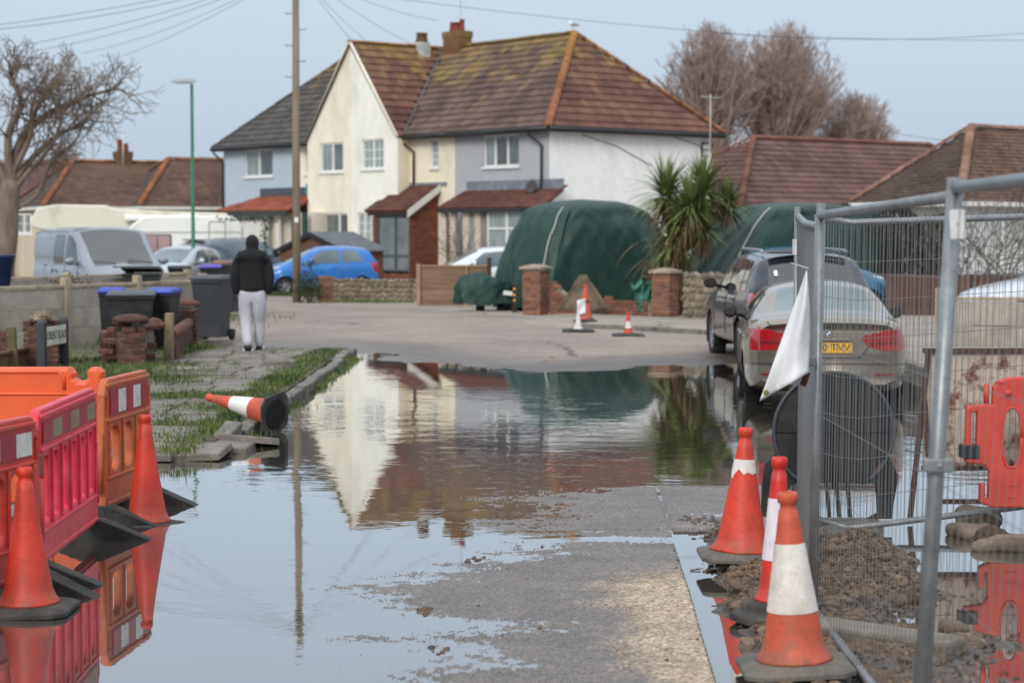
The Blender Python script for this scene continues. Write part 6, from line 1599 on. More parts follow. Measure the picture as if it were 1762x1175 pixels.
for pts in (((1598, 604), (1567, 892)), ((1592, 690), (1600, 918))):
    (ax, az_), (bx_, bz_) = wp_(*pts[0]), wp_(*pts[1]); y1 = -.04 if pts[0][1] < 650 else -.22
    for off in (0, 1.0):
        mb = MB(); mb.box(((ax + bx_) / 2 + off, (-.015 + y1) / 2 - .012, (az_ + bz_) / 2), (.032, .03, math.hypot(az_ - bz_, y1)), 0, Matrix.Rotation(math.atan2(ax - bx_, az_ - bz_), 3, 'Y') @ Matrix.Rotation(math.atan2(y1, az_ - bz_), 3, 'X')); mb.build('leg', M_RUSTB, r)
a, b = wp_(1600, 858), wp_(1850, 862); mb = MB(); mb.box2((a[0], -.2, a[1] - .015), (b[0], -.17, a[1] + .015)); mb.build('cross_bar', M_RUSTB, r)
# ================================================================== WALLS, FENCES, BINS, PERSON, POLES
M_CPOST = mat('concrete_fence_post', (176, 160, 138), (154, 140, 120), rough=.9, vs=4, var=.1, bump=.004, bs=40, dirt=(96, 92, 76), dirt_amt=.5, dirt_s=3)
M_CPAN = mat('concrete_fence_board', (176, 166, 154), (160, 150, 139), rough=.9, vs=3, var=.08, bump=.004, bs=45, dirt=(106, 100, 88), dirt_amt=.5, dirt_s=2, rnd=.08)
def conc_fence(label, posts, h, ph, group, boards=3):
    """posts: list of (x, y); boards slot between them"""
    o = V3((posts[0][0], posts[0][1], 0)); zg = .05
    r = thing('concrete_fence', label, 'fence', o, 0, group); n = len(posts)
    for i, (x, y) in enumerate(posts):
        mb = MB(); mb.box((x - o.x, y - o.y, zg + (ph + .1) / 2 - .1), (.13, .13, ph + .1), 0, Matrix.Rotation(math.atan2(posts[1][1] - posts[0][1], posts[1][0] - posts[0][0]), 3, 'Z'), .96); mb.build('post', M_CPOST, r, bevel=.012)
    for (x0, y0), (x1, y1) in zip(posts[:-1], posts[1:]):
        d = V3((x1 - x0, y1 - y0, 0)); a = math.atan2(d.y, d.x); rot = Matrix.Rotation(a, 3, 'Z'); c = V3(((x0 + x1) / 2 - o.x, (y0 + y1) / 2 - o.y, 0)); bh = (h - .06) / boards
        for k in range(boards):
            mb = MB(); zc = zg + bh * (k + .5)
            mb.box(c + V3((0, 0, zc)), (d.length - .13, .05, bh - .012), 0, rot)
            for sx in (-1, 1): mb.box(c + rot @ V3((sx * (d.length / 2 - .1), 0, 0)) + V3((0, 0, zc)), (.06, .07, bh - .014), 0, rot)
            mb.build('fence_board', M_CPAN, r, bevel=.006)
        mb = MB(); mb.box(c + V3((0, 0, zg + h - .025)), (d.length - .13, .09, .06), 0, rot); mb.build('coping', M_CPOST, r, bevel=.01)
    return r
F1a, F1b = (-5.47, 35.2), (-7.16, 31.9)
stp = ((F1b[0] - F1a[0]) / 2, (F1b[1] - F1a[1]) / 2)
conc_fence('grey concrete panel fence behind the broken brick wall', [(F1a[0] + stp[0] * k, F1a[1] + stp[1] * k) for k in range(6)], 1.02, 1.14, 'concrete panel fences at the left')
conc_fence('second concrete panel fence just in front of the van', [(-6.55 + stp[0] * k, 40.2 + stp[1] * k) for k in range(6)], 1.06, 1.12, 'concrete panel fences at the left')
# dead climber on the fence
def twigs(mb, o, n, h, spread, r, seed, depth=2):
    rr = random.Random(seed)
    for _ in range(n):
        p = V3(o) + V3((rr.gauss(0, spread * .4), rr.gauss(0, spread * .2), 0)); d = V3((rr.gauss(0, .5), rr.gauss(0, .4), 1)).normalized(); pts = [p]
        for k in range(4): d = (d + V3((rr.gauss(0, .35), rr.gauss(0, .3), rr.gauss(-.1, .25)))).normalized(); p = p + d * h * .25; pts.append(p)
        mb.tube(pts, [r, r * .8, r * .6, r * .5, r * .3], 3, cap=False)
def leaf_cloud(mb, o, n, sx, sy, sz, s, seed, m=0):
    rr = random.Random(seed)
    for _ in range(n):
        p = V3(o) + V3((rr.gauss(0, sx), rr.gauss(0, sy), rr.gauss(0, sz))); a = V3((rr.uniform(-1, 1), rr.uniform(-1, 1), rr.uniform(-1, 1))).normalized(); b = a.orthogonal().normalized(); k = s * rr.uniform(.6, 1.3)
        mb.add([p - a * k, p + b * k * .5, p + a * k, p - b * k * .5], [(0, 1, 2, 3)], m)
M_DEADL = mat('dead_brown_leaves', (92, 70, 56), (70, 54, 46), rough=.9, vs=8, var=.25)
M_TWIG = mat('twig_bark', (92, 80, 70), (74, 64, 58), rough=.9, vs=6, var=.15)
p = AT(118, 497, 33.4); mb = MB(); twigs(mb, (p.x, p.y, .3), 20, .9, .5, .008, 4); leaf_cloud(mb, (p.x, p.y, 1.05), 160, .22, .12, .11, .035, 8, 1); leaf_cloud(mb, (p.x + .4, p.y + .3, .98), 60, .16, .1, .06, .03, 9, 1)
mb.v = [(v[0] - p.x, v[1] - p.y, v[2]) for v in mb.v]
o = mb.build('dead_climber', [M_TWIG, M_DEADL]); o.location = (p.x, p.y, 0); tag(o, 'dead brown climbing plant over the concrete fence in front of the van', 'plant')

# ---- brick remains along the footpath
M_BRICKO = mat('old_dark_brick', (104, 66, 54), (78, 54, 48), rough=.9, vs=16, var=.22, bump=.006, bs=45, rnd=.35, dirt=(64, 60, 52), dirt_amt=.7, dirt_s=6)
M_BRICKG = mat('garden_brick', (140, 92, 70), (118, 80, 64), rough=.9, vs=16, var=.2, bump=.005, bs=45, rnd=.3, dirt=(110, 98, 84), dirt_amt=.5, dirt_s=6)
brick_cache = {}
def bmesh_brick(m, l=.213, d=.1, h=.064):
    k = (m.name, l, d, h)
    if k not in brick_cache: brick_cache[k] = rough_slab(d, l, h, len(brick_cache) + 5).mesh('brick', m)
    return brick_cache[k]
def pier(label, o, w, h, m, rot=0, broken=0.0, cap=None, seed=1, name='brick_pier', parent=None, group=None):
    r = thing(name, label, 'pier', o, rot, group) if parent is None else parent
    rr = random.Random(seed); n = int(h / .075); me = bmesh_brick(m); pr = 2 if w > .3 else 1; L_ = w / pr
    core = MB(); core.box((0, 0, h * (1 - broken * .6) / 2 - .03), (w - .03, w - .03, h * (1 - broken * .6))); core.build('core', M_MORTAR, r)
    for j in range(n):
        if broken and j > n * (1 - broken) and rr.random() < .35: pass
        for k in range(pr):
            for sd in range(4):
                if broken and j > n * (1 - broken * .7) and rr.random() < .5: continue
                a = sd * math.pi / 2 + (0 if True else 0); x = (k + .5) * L_ - w / 2 + (.05 if j % 2 else -.05)
                lx = max(-w / 2 + L_ / 2 - .001, min(w / 2 - L_ / 2 + .001, x)); sc_ = (L_ - .01) / .213
                mt = Matrix.Rotation(a, 4, 'Z') @ Matrix.Translation((lx, -w / 2 + .05 + rr.uniform(-.006, .006), j * .075 + .003)) @ Matrix.Rotation(rr.uniform(-.05, .05) + math.pi / 2, 4, 'Z') @ Matrix.Diagonal((1, sc_, 1, 1))
                inst('brick', me, r, mt)
    if cap == 'dome':
        q = MB(); q.lathe([(w * .68, h), (w * .7, h + .03), (w * .6, h + .07), (w * .3, h + .1), (0, h + .11)], 16); q.build('cap', m, r)
    elif cap == 'slab':
        q = MB(); q.box((0, 0, h + .03), (w + .1, w + .1, .06)); q.box((0, 0, h + .085), (w + .04, w + .04, .05), 0, None, .35); q.build('cap', mat('pier_cap', (170, 152, 136), (148, 132, 118), rough=.9, vs=8, dirt=(110, 100, 84), dirt_amt=.5, dirt_s=5), r, bevel=.01)
    elif cap == 'rubble':
        for k in range(9):
            q = MB(); a = rr.uniform(0, 6.28); rad_ = rr.uniform(0, w * .42); s_ = rr.uniform(.06, .12)
            q.add(*rock(s_, s_ * .8, s_ * .6, seed * 10 + k)); q.v = [(x + rad_ * math.cos(a), y + rad_ * math.sin(a), z + h + .02 + rr.uniform(-.02, .04)) for x, y, z in q.v]; q.build('stone', mat('pebble_dash_rubble', (150, 138, 116), (96, 72, 60), rough=.95, vs=16, var=.25, bump=.006, bs=40), r)
    return r
def rock(a, b, c, seed, nu=9, nv=6):
    vs_, fs = [(0, 0, -c)], []
    for i in range(1, nv):
        t = math.pi * i / nv
        for j in range(nu):
            f = 2 * math.pi * j / nu; d = V3((math.sin(t) * math.cos(f), math.sin(t) * math.sin(f), -math.cos(t)))
            k = 1 + .32 * mnoise.noise(d * 1.4 + V3((seed * 3.1, seed * 1.7, 0))) + .14 * mnoise.noise(d * 3.6 + V3((seed, 0, seed)))
            vs_.append((d.x * a * k, d.y * b * k, d.z * c * k))
    vs_.append((0, 0, c)); L_ = len(vs_) - 1
    for j in range(nu): fs.append((0, 1 + (j + 1) % nu, 1 + j)); fs.append((L_, 1 + (nv - 2) * nu + j, 1 + (nv - 2) * nu + (j + 1) % nu))
    for i in range(nv - 2):
        for j in range(nu): p_, q_ = 1 + i * nu + j, 1 + i * nu + (j + 1) % nu; fs.append((p_, q_, q_ + nu, p_ + nu))
    return vs_, fs
p = G(74, 642); pier('square brick pier topped with loose pebbly rubble behind the street sign', (p.x, p.y, .05), .47, .68, M_BRICKO, .12, .25, 'rubble', 3, group=None)
p = G(4, 640); pier('brick pier cut off by the left edge beside the street sign', (p.x, p.y, .05), .36, .56, M_BRICKO, .1, .15, None, 5)
# broken wall in front of the bins
q0 = G(226, 642)
r = pier('crumbling dark brick pier and wall in front of the black bins', (q0.x, q0.y, .04), .36, .66, M_BRICKO, .25, .3, 'dome', 7, name='broken_wall')
me = bmesh_brick(M_BRICKO); rr = random.Random(12)
for j in range(8):
    for i in range(6):
        if j > 7 - i * .35 + 1 or (j > 5 and rr.random() < .35): continue
        inst('brick', me, r, Matrix.Translation((.28 + rr.uniform(-.02, .02), .2 + i * .225 + (.11 if j % 2 else 0), j * .075)) @ Matrix.Rotation(rr.uniform(-.08, .08), 4, 'Z') @ Matrix.Rotation(rr.uniform(-.05, .05), 4, 'X'))
        if rr.random() < .7: inst('brick', me, r, Matrix.Translation((-.22 - .1 * rr.random(), .3 + i * .2, j * .07)) @ Matrix.Rotation(rr.uniform(-.4, .4) + (.0 if rr.random() < .6 else 1.3), 4, 'Z'))
q = MB(); q.box((.28, .85, .27), (.08, 1.35, .5)); q.build('core', M_MORTAR, r)
for k in range(8):
    q = MB(); s_ = rr.uniform(.05, .1); q.add(*rock(s_ * 1.3, s_, s_ * .8, 40 + k)); o = q.build('stone', M_BRICKO, r); o.location = (rr.uniform(-.25, .4), rr.uniform(-.2, .9), rr.choice((.03, .62, .66)))
# low wall with coping to the round capped pier
pc = G(322, 602); pier('round capped dark brick pier at the far end of the broken wall', (pc.x, pc.y, .06), .33, .66, M_BRICKO, .03, 0, 'dome', 9)
q1 = G(291, 632); d = V3((pc.x - q1.x, pc.y - q1.y, 0)); lw = thing('garden_wall', 'low brown brick wall with a rounded coping between post and capped pier', 'wall', (q1.x, q1.y, .05), math.atan2(d.y, d.x))
bricks_on(lw, (0, -.1, 0), (1, 0, 0), (0, 0, 1), d.length - .15, .36, m=M_BRICKO, seed=3)
q = MB(); q.box2((0, -.075, -.05), (d.length - .15, .05, .36)); q.build('core', M_MORTAR, lw)
q = MB(); q.tube([(0, -.03, .39), (d.length - .12, -.03, .39)], .09, 10); q.build('coping', M_BRICKO, lw)
p = G(291, 634); q = MB(); q.box((0, 0, .34), (.12, .12, .8), 0, Matrix.Rotation(.04, 3, 'Y')); o = q.build('timber_post', mat('weathered_post', (138, 124, 98), (104, 92, 74), rough=.9, vs=5, stretch=(1, 1, .3), bump=.004, bs=30), bevel=.012); o.location = (p.x, p.y, .04); tag(o, 'weathered pale post standing in front of the broken brick wall', 'post')
# low timber edging at the far left
a_, b_ = G(-60, 668), G(63, 640); r = thing('timber_edging', 'low brown timber edging in front of the street sign', 'fence', (a_.x, a_.y, .05), math.atan2(b_.y - a_.y, b_.x - a_.x)); Lw = (b_ - a_).length
n = int(Lw / .1)
for k in range(n):
    q = MB(); q.box(((k + .5) * Lw / n, 0, .14), (Lw / n - .006, .02, .3)); q.build('board', mat('brown_timber', (112, 84, 62), (92, 68, 52), rough=.9, vs=6, stretch=(1, 1, .2), rnd=.15), r)
q = MB(); q.box((Lw / 2, -.02, .30), (Lw, .06, .035)); q.build('rail', MATS['brown_timber'], r)
p = G(22, 650); q = MB(); q.box((0, 0, .3), (.11, .09, .62), 0, Matrix.Rotation(-.06, 3, 'Y')); o = q.build('timber_post', mat('green_stained_post', (110, 98, 66), (84, 76, 56), rough=.95, vs=5)); o.location = (p.x, p.y, .05); tag(o, 'greenish timber post left of the street sign', 'post')
# street name sign
M_SIGNP = mat('dark_sign_post', (52, 56, 60), rough=.6, vs=6, var=.08)
s1_, s2_ = AT(72, 600, 26.2), AT(110, 600, 27.05)
r = thing('street_sign', 'low street name sign reading ORIENT ROAD on two dark posts', 'sign', (s1_.x, s1_.y, .05)); d = V3((s2_.x - s1_.x, s2_.y - s1_.y, 0)); dn = d.normalized(); nn = V3((dn.y, -dn.x, 0))
for k in (0, 1):
    q = MB(); c = d * k; q.box(c + V3((0, 0, .3)), (.105, .105, .74), 0, Matrix.Rotation(math.atan2(dn.y, dn.x), 3, 'Z')); q.box(c + V3((0, 0, .69)), (.105, .105, .05), 0, Matrix.Rotation(math.atan2(dn.y, dn.x), 3, 'Z'), .5); q.build('post', M_SIGNP, r)
zt_, zb_ = 1.9 - (561 - 401) / 129, 1.9 - (590 - 401) / 127
q = MB(); mt = axes(dn, (0, 0, 1), d * .5 + nn * .045 + V3((0, 0, (zt_ + zb_) / 2 - .05))); w_, h_ = d.length - .08, zt_ - zb_
vs_, fs = plate([rrect(-w_ / 2, -h_ / 2, w_ / 2, h_ / 2, .01)], .012, .002); q.add([mt @ v for v in vs_], fs); pl = q.build('name_plate', mat('sign_white', (206, 204, 190), (192, 190, 174), rough=.5, vs=4), r)
q = MB(); vs_, fs = text_mesh('ORIENT ROAD', .14, .001); wx = max(v.x for v in vs_) - min(v.x for v in vs_); q.add([mt @ V3((v.x * w_ * .93 / wx, v.y * 1.15, v.z + .0078)) for v in vs_], fs); q.build('lettering', M_INK, pl)

# ---- wheelie bins
M_BINB = mat('bin_black_plastic', (28, 30, 32), (34, 36, 38), rough=.7, vs=3, var=.08, bump=.001, bs=60, dirt=(92, 90, 84), dirt_amt=.25, dirt_s=3)
M_BING = mat('bin_grey_plastic', (54, 58, 63), (48, 52, 57), rough=.5, vs=3, var=.08, dirt=(100, 98, 92), dirt_amt=.25)
M_LIDB = mat('bin_blue_lid', (38, 64, 170), (32, 56, 156), rough=.45, vs=3, var=.06)
M_LIDG = mat('bin_grey_lid', (62, 65, 69), (56, 59, 62), rough=.45, vs=3, var=.06)
M_BINR = mat('bin_brown_plastic', (132, 88, 62), (120, 78, 56), rough=.6, vs=3)
M_LIDP = mat('bin_purple_lid', (78, 62, 178), (70, 56, 160), rough=.45, vs=3)
def bin_(label, x, y, z, rot, mb_, ml, w=.56, dpt=.62, h=1.04, open_=0.0, group='wheelie bins'):
    r = thing('wheelie_bin', label, 'bin', (x, y, z), rot, group)
    q = MB(); n = [(w * .40, dpt * .36, .06), (w * .42, dpt * .38, .3), (w * .5, dpt * .5, h - .1), (w * .53, dpt * .53, h - .09), (w * .53, dpt * .53, h - .05)]
    vs_, fs = [], []
    for a, b, zz in n: vs_ += [(-a, -b, zz), (a, -b, zz), (a, b, zz), (-a, b, zz)]
    for k in range(len(n) - 1):
        for i in range(4): fs.append((k * 4 + i, k * 4 + (i + 1) % 4, k * 4 + 4 + (i + 1) % 4, k * 4 + 4 + i))
    fs.append((3, 2, 1, 0)); fs.append(tuple(range(len(vs_) - 4, len(vs_)))); q.add(vs_, fs); q.build('body', mb_, r, bevel=.02)
    q = MB(); L_ = dpt * 1.12; vs_ = []
    for a, yy_, zz in ((w * .56, -L_ / 2, 0), (w * .56, -L_ / 2, .035), (w * .5, -L_ * .3, .07), (w * .5, L_ * .3, .085), (w * .56, L_ / 2, .06), (w * .56, L_ / 2, 0)): vs_ += [(-a, yy_, zz), (a, yy_, zz)]
    fs = [(2 * i, 2 * i + 1, 2 * i + 3, 2 * i + 2) for i in range(5)] + [(10, 11, 1, 0), (0, 2, 4, 6, 8, 10), (11, 9, 7, 5, 3, 1)]
    rm = Matrix.Translation((0, L_ / 2, h - .045)) @ Matrix.Rotation(-open_, 4, 'X') @ Matrix.Translation((0, -L_ / 2, 0)); q.add([rm @ V3(v) for v in vs_], fs); q.build('lid', ml, r, bevel=.012)
    q = MB(); q.tube([(-w * .45, dpt * .62, h - .08), (w * .45, dpt * .62, h - .08)], .018, 8); 
    for sx in (-.4, .4): q.tube([(w * sx, dpt * .5, h - .09), (w * sx, dpt * .62, h - .08)], .018, 6)
    q.build('handle', mb_, r)
    for sx in (-1, 1):
        q = MB(); q.lathe([(.03, -.03), (.1, -.025), (.1, .025), (.03, .03)], 16, Matrix.Translation((sx * w * .46, dpt * .42, .1)) @ Matrix.Rotation(math.pi / 2, 4, 'Y')); q.build('wheel', M_TYRE, r)
    return r
def binp(label, px, Y, rot, mb_, ml, z=.06, **k): return bin_(label, (px - PX) * Y / F, Y, z, rot, mb_, ml, **k)
binp('black wheelie bin with a grey lid behind the broken brick wall', 226, 30.6, R(8), M_BINB, M_LIDG, w=.66, dpt=.7, h=.92)
binp('narrow black wheelie bin with a bright blue lid at the right of the pair', 280, 31.4, R(-6), M_BINB, M_LIDB, w=.40, dpt=.6, h=.94)
binp('black wheelie bin whose blue lid shows over the left of the grey lid', 192, 31.6, R(5), M_BINB, M_LIDB, w=.36, dpt=.4, h=.94)
binp('black bin with a black lid tilted open in front of the van bonnet', 245, 38.2, R(4), M_BINB, M_BINB, w=.66, h=1.06, open_=.12, z=.12)
binp('dark grey wheelie bin standing alone right of the fence end post', 366, 34.3, R(-14), M_BING, M_BING, w=.53, dpt=.6, h=1.09, z=.05)
binp('black bin left of the green lamp post', 309, 46.5, R(10), M_BINB, M_BINB, z=.06, w=.5)
binp('dark bin with a purple blue lid right of the green lamp post', 366, 46, R(0), M_BINB, M_LIDP, z=.1, w=.48)
binp('brown bin between the purple lidded bin and the walking person', 388, 46.6, R(4), M_BINR, M_BINR, z=.1, w=.52, h=1.12)
binp('second black bin half hidden by the walking person', 404, 44.8, R(-4), M_BINB, M_BINB, z=.08, w=.42, h=1.12)
# blue tub on the left
p = AT(6, 486, 31.3); q = MB(); q.lathe([(.1, -.25), (.17, .2), (.19, .21), (.19, .24), (.16, .23), (.09, -.2), (0, -.2)], 18); o = q.build('plastic_tub', mat('navy_blue_plastic', (34, 52, 98), (28, 44, 86), rough=.4)); o.location = (p.x, p.y, 1.32); tag(o, 'dark blue plastic tub on top of the concrete fence at the left edge', 'tub')
q = MB(); q.box((0, 0, .05), (.3, .3, .1)); q.box((0, 0, .55), (.2, .2, .95)); o2 = q.build('plinth', M_CPOST); o2.location = (p.x, p.y, .04); tag(o2, 'concrete plinth under the dark blue tub', 'plinth')

# ---- person walking away
def skin_mesh(vs_, es, rad_, name, sub=2, root=0):
    me = bpy.data.meshes.new(name); me.from_pydata(vs_, es, []); o = bpy.data.objects.new('tmp', me); COL.objects.link(o)
    m1 = o.modifiers.new('s', 'SKIN'); m1.use_smooth_shade = True; m2 = o.modifiers.new('b', 'SUBSURF'); m2.levels = sub; m2.render_levels = sub
    sv = me.skin_vertices[0].data
    for i, r_ in enumerate(rad_): sv[i].radius = r_ if isinstance(r_, tuple) else (r_, r_); sv[i].use_root = (i == root)
    dg = bpy.context.evaluated_depsgraph_get(); out = bpy.data.meshes.new_from_object(o.evaluated_get(dg)); out.name = name
    bpy.data.objects.remove(o); return out
def put(me, name, m, parent):
    me.materials.clear(); me.materials.append(m); o = bpy.data.objects.new(name, me); COL.objects.link(o); o.parent = parent
    for p_ in me.polygons: p_.use_smooth = True
    return o
pp_ = G(435, 607, .06)
man = thing('person', 'person in a black hoodie with the hood up and pale grey joggers walking away', 'person', (pp_.x, pp_.y, .055), R(3))
hipL, hipR, kL, kR, aL, aR = (-.095, 0, .9), (.095, 0, .9), (-.10, .03, .5), (.10, .12, .5), (-.06, -.16, .125), (.08, .2, .085)
J = [(0, 0, .96), (0, 0, 1.1), (0, .01, 1.32), (0, .01, 1.48), (0, .03, 1.56), (0, .05, 1.66), (0, .05, 1.76), hipL, kL, aL, (-.07, -.04, .03), hipR, kR, aR, (.08, .3, .03),
     (-.17, .0, 1.47), (-.255, -.03, 1.2), (-.235, .02, .99), (-.225, .05, .91), (.17, .0, 1.47), (.255, -.03, 1.2), (.235, .02, .99), (.225, .05, .91)]
E = [(0, 1), (1, 2), (2, 3), (3, 4), (4, 5), (5, 6), (0, 7), (7, 8), (8, 9), (9, 10), (0, 11), (11, 12), (12, 13), (13, 14), (3, 15), (15, 16), (16, 17), (17, 18), (3, 19), (19, 20), (20, 21), (21, 22)]
Rr = [(.1, .07), (.1, .08), (.12, .09), (.09, .07), .055, .085, .07, .08, .055, .04, .035, .08, .055, .04, .035, .06, .045, .035, .042, .06, .045, .035, .042]
M_SKIN = mat('skin', (196, 148, 124), rough=.6, var=.05)
put(skin_mesh(J, E, Rr, 'body'), 'body', M_SKIN, man)
for s in (-1, 1):
    for k, (dx, ln) in enumerate(((-.025, .07), (-.009, .082), (.008, .078), (.024, .062))):
        x = s * .222; fv = [(x, .05 + dx, .90), (x - s * .004, .055 + dx, .90 - ln * .55), (x - s * .016, .06 + dx, .90 - ln)]; put(skin_mesh(fv, [(0, 1), (1, 2)], [.010, .009, .0075], 'finger', 1), 'finger', M_SKIN, man)
    fv = [(s * .215, .075, .925), (s * .202, .1, .895), (s * .195, .108, .865)]; put(skin_mesh(fv, [(0, 1), (1, 2)], [.012, .010, .008], 'thumb', 1), 'thumb', M_SKIN, man)
M_HOOD = mat('black_hoodie', (22, 22, 25), (28, 28, 31), rough=.95, vs=5, var=.1, bump=.006, bs=12)
HV = [(0, 0, .90), (0, 0, 1.04), (0, .0, 1.25), (0, .0, 1.4), (0, .01, 1.5), (0, .02, 1.585), (0, .04, 1.67), (0, .035, 1.76), (0, .01, 1.815), (-.15, 0, 1.475), (-.225, -.01, 1.37), (-.262, -.03, 1.18), (-.25, .0, 1.01), (-.238, .03, .90), (.15, 0, 1.475), (.225, -.01, 1.37), (.262, -.03, 1.18), (.25, .0, 1.01), (.238, .03, .90)]
HE = [(0, 1), (1, 2), (2, 3), (3, 4), (4, 5), (5, 6), (6, 7), (7, 8), (4, 9), (9, 10), (10, 11), (11, 12), (12, 13), (4, 14), (14, 15), (15, 16), (16, 17), (17, 18)]
HR = [(.225, .165), (.24, .175), (.235, .175), (.225, .165), (.19, .14), (.085, .085), (.118, .125), (.108, .115), (.05, .06), .112, .105, .095, .08, .065, .112, .105, .095, .08, .065]
put(skin_mesh(HV, HE, HR, 'hoodie', root=2), 'hoodie', M_HOOD, man)
M_JOG = mat('grey_joggers', (190, 188, 196), (178, 176, 184), rough=.95, vs=4, var=.06, bump=.008, bs=9, stretch=(1, 1, .5))
JV = [(0, 0, 1.06), (0, -.01, .95), (-.098, -.01, .85), (-.112, .02, .68), kL, (-.085, -.05, .3), (-.062, -.15, .115), (.098, -.01, .85), (.108, .02, .68), kR, (.092, .15, .3), (.08, .195, .085)]
put(skin_mesh(JV, [(0, 1), (1, 2), (2, 3), (3, 4), (4, 5), (5, 6), (1, 7), (7, 8), (8, 9), (9, 10), (10, 11)], [(.17, .125), (.185, .14), (.122, .14), (.108, .118), (.094, .098), (.085, .088), (.066, .07), (.122, .14), (.108, .118), (.094, .098), (.085, .088), (.066, .07)], 'joggers', root=1), 'joggers', M_JOG, man)
M_TRB = mat('black_trainer', (28, 28, 30), rough=.6); M_TRW = mat('white_trainer', (214, 214, 216), rough=.5)
for s, (ax, ay, az_) in ((-1, aL), (1, aR)):
    sh_ = skin_mesh([(ax, ay - .05, az_ - .045), (ax, ay, az_ - .015), (ax, ay + .1, .05 + (az_ - .085) * .5), (ax, ay + .19, .038), (ax, ay, az_ + .045)], [(0, 1), (1, 2), (2, 3), (1, 4)], [(.07, .075), (.078, .09), (.078, .07), (.066, .055), .072], 'trainer', root=1)
    o = put(sh_, 'trainer', M_TRB, man)
    q = MB(); vs_, fs = plate([rrect(-.05, -.1, .05, .24, .045)], .035, .008); q.add([(ax + v.x, ay + v.y, .018 + v.z) for v in vs_], fs); q.build('sole', M_TRB, o)
    for sy in (-1, 1):
        q = MB(); q.tube([(ax + sy * .066, ay - .0, .04), (ax + sy * .062, ay + .03, .07), (ax + sy * .058, ay + .1, .08)], .014, 6); q.build('stripe', M_TRW, o)

# ---- telegraph pole, lamp post, wires
M_POLE = mat('pole_timber', (138, 126, 106), (118, 106, 90), rough=.9, vs=2, var=.12, stretch=(3, 3, .3), bump=.006, bs=20)
pb = G(511, 523); pole = thing('telegraph_pole', 'tall weathered timber telegraph pole by the flint wall', 'pole', (pb.x, pb.y, 0))
q = MB(); q.tube([(0, 0, -.2), (0, 0, 4), (0.02, 0, 9.3)], [.115, .105, .085], 14); q.build('pole', M_POLE, pole)
for k in range(9):
    q = MB(); z = 5.2 + k * .42; s = 1 if k % 2 else -1; q.tube([(-s * .05, 0, z), (s * .26, 0, z), (s * .27, 0, z + .04)], .011, 5); q.build('step_peg', M_IRON, pole)
q = MB(); q.box((0, -.1, 8.55), (.18, .1, .26)); q.tube([(-.16, 0, 9.0), (.16, 0, 9.0)], .03, 6); q.build('junction_box', M_BLACK, pole)
q = MB(); q.box((0.01, -.108, 2.25), (.1, .006, .13)); q.build('notice', M_PLATEW, pole)
ptop = V3((pb.x, pb.y, 8.9))
M_CABLE = mat('overhead_cable', (96, 102, 110), rough=.7, var=0)
def wire(label, a, b, sag, r=.007):
    a, b = V3(a), V3(b); n = 20; q = MB(); q.tube([(b - a) * (k / n) - V3((0, 0, sag * 4 * (k / n) * (1 - k / n))) for k in range(n + 1)], r, 4, cap=False); o = q.build('overhead_wire', M_CABLE); o.location = a; tag(o, label, 'wire', 'overhead telephone wires')
lft = 'overhead telephone wire sagging from the pole towards the left'
for px, py, Y, sg in ((-60, 50, 50, .15), (-60, 56, 48, .25), (20, 82, 58, .2), (60, 88, 62, .25), (140, 92, 70, .3)): wire(lft, ptop, AT(px, py, Y), sg)
wire('overhead telephone wire sagging most, from the pole to the left bungalow', ptop, AT(60, 135, 78), .5)
rgt = 'overhead telephone wire running from the pole towards the houses on the right'
for p_, sg in ((blk((GX + 1.5, YR * .6, ZR - .4)), .2), (blk((GX + .4, 1.5, ZR - .8)), .25), (blk((XB, -.3, ZE)), .35), (AT(755, 36, 68), .2)): wire(rgt, ptop, p_, sg)
wire('long overhead wire crossing the sky above the hipped roof', AT(560, -18, 55), AT(1340, 64, 62), .12); wire('long overhead wire rising to the right edge above the bare trees', AT(1180, 52, 60), AT(1900, 44, 60), .35); wire('lower of the two wires at the right edge above the bare trees', AT(1300, 62, 62), AT(1900, 70, 60), .05)
for a, b in (((1490, 200), (1700, 255)), ((1180, 245), (1225, 258))): pass
wire('thin wire dropping to the right bungalow roof', AT(1380, 175, 75), AT(1668, 245, 54), .3, .008)
lpb = V3(((333 - PX) * 60 / F, 60, 0)); lp = thing('street_lamp', 'green street lamp post with a flat grey head behind the bins', 'street lamp', lpb)
M_GREEN = mat('green_post_paint', (44, 108, 84), (38, 98, 76), rough=.5, vs=3, var=.08)
q = MB(); q.tube([(0, 0, -.1), (0, 0, 1.0)], .09, 12); q.tube([(0, 0, 1.0), (0, 0, 1.06), (0, 0, 6.35)], [.09, .06, .045], 12); q.build('post', M_GREEN, lp)
q = MB()
for x, w_, h_ in ((.1, .08, .05), (0, .12, .07), (-.2, .15, .08), (-.45, .14, .07), (-.6, .08, .04)): q.v += [(x, -w_, 6.4), (x, w_, 6.4), (x, w_ * .7, 6.4 + h_ * 1.3), (x, -w_ * .7, 6.4 + h_ * 1.3)]
for i in range(4): q.f += [(i * 4 + j, i * 4 + (j + 1) % 4, i * 4 + 4 + (j + 1) % 4, i * 4 + 4 + j) for j in range(4)]
q.f += [(0, 1, 2, 3), (19, 18, 17, 16)]; q.m = [0] * len(q.f); q.s = [False] * len(q.f); q.build('lamp_head', mat('lamp_grey', (158, 160, 160), rough=.5), lp, bevel=.01)
q = MB(); q.box((-.25, 0, 6.385), (.45, .2, .03)); q.build('lens', M_LAMP, lp)
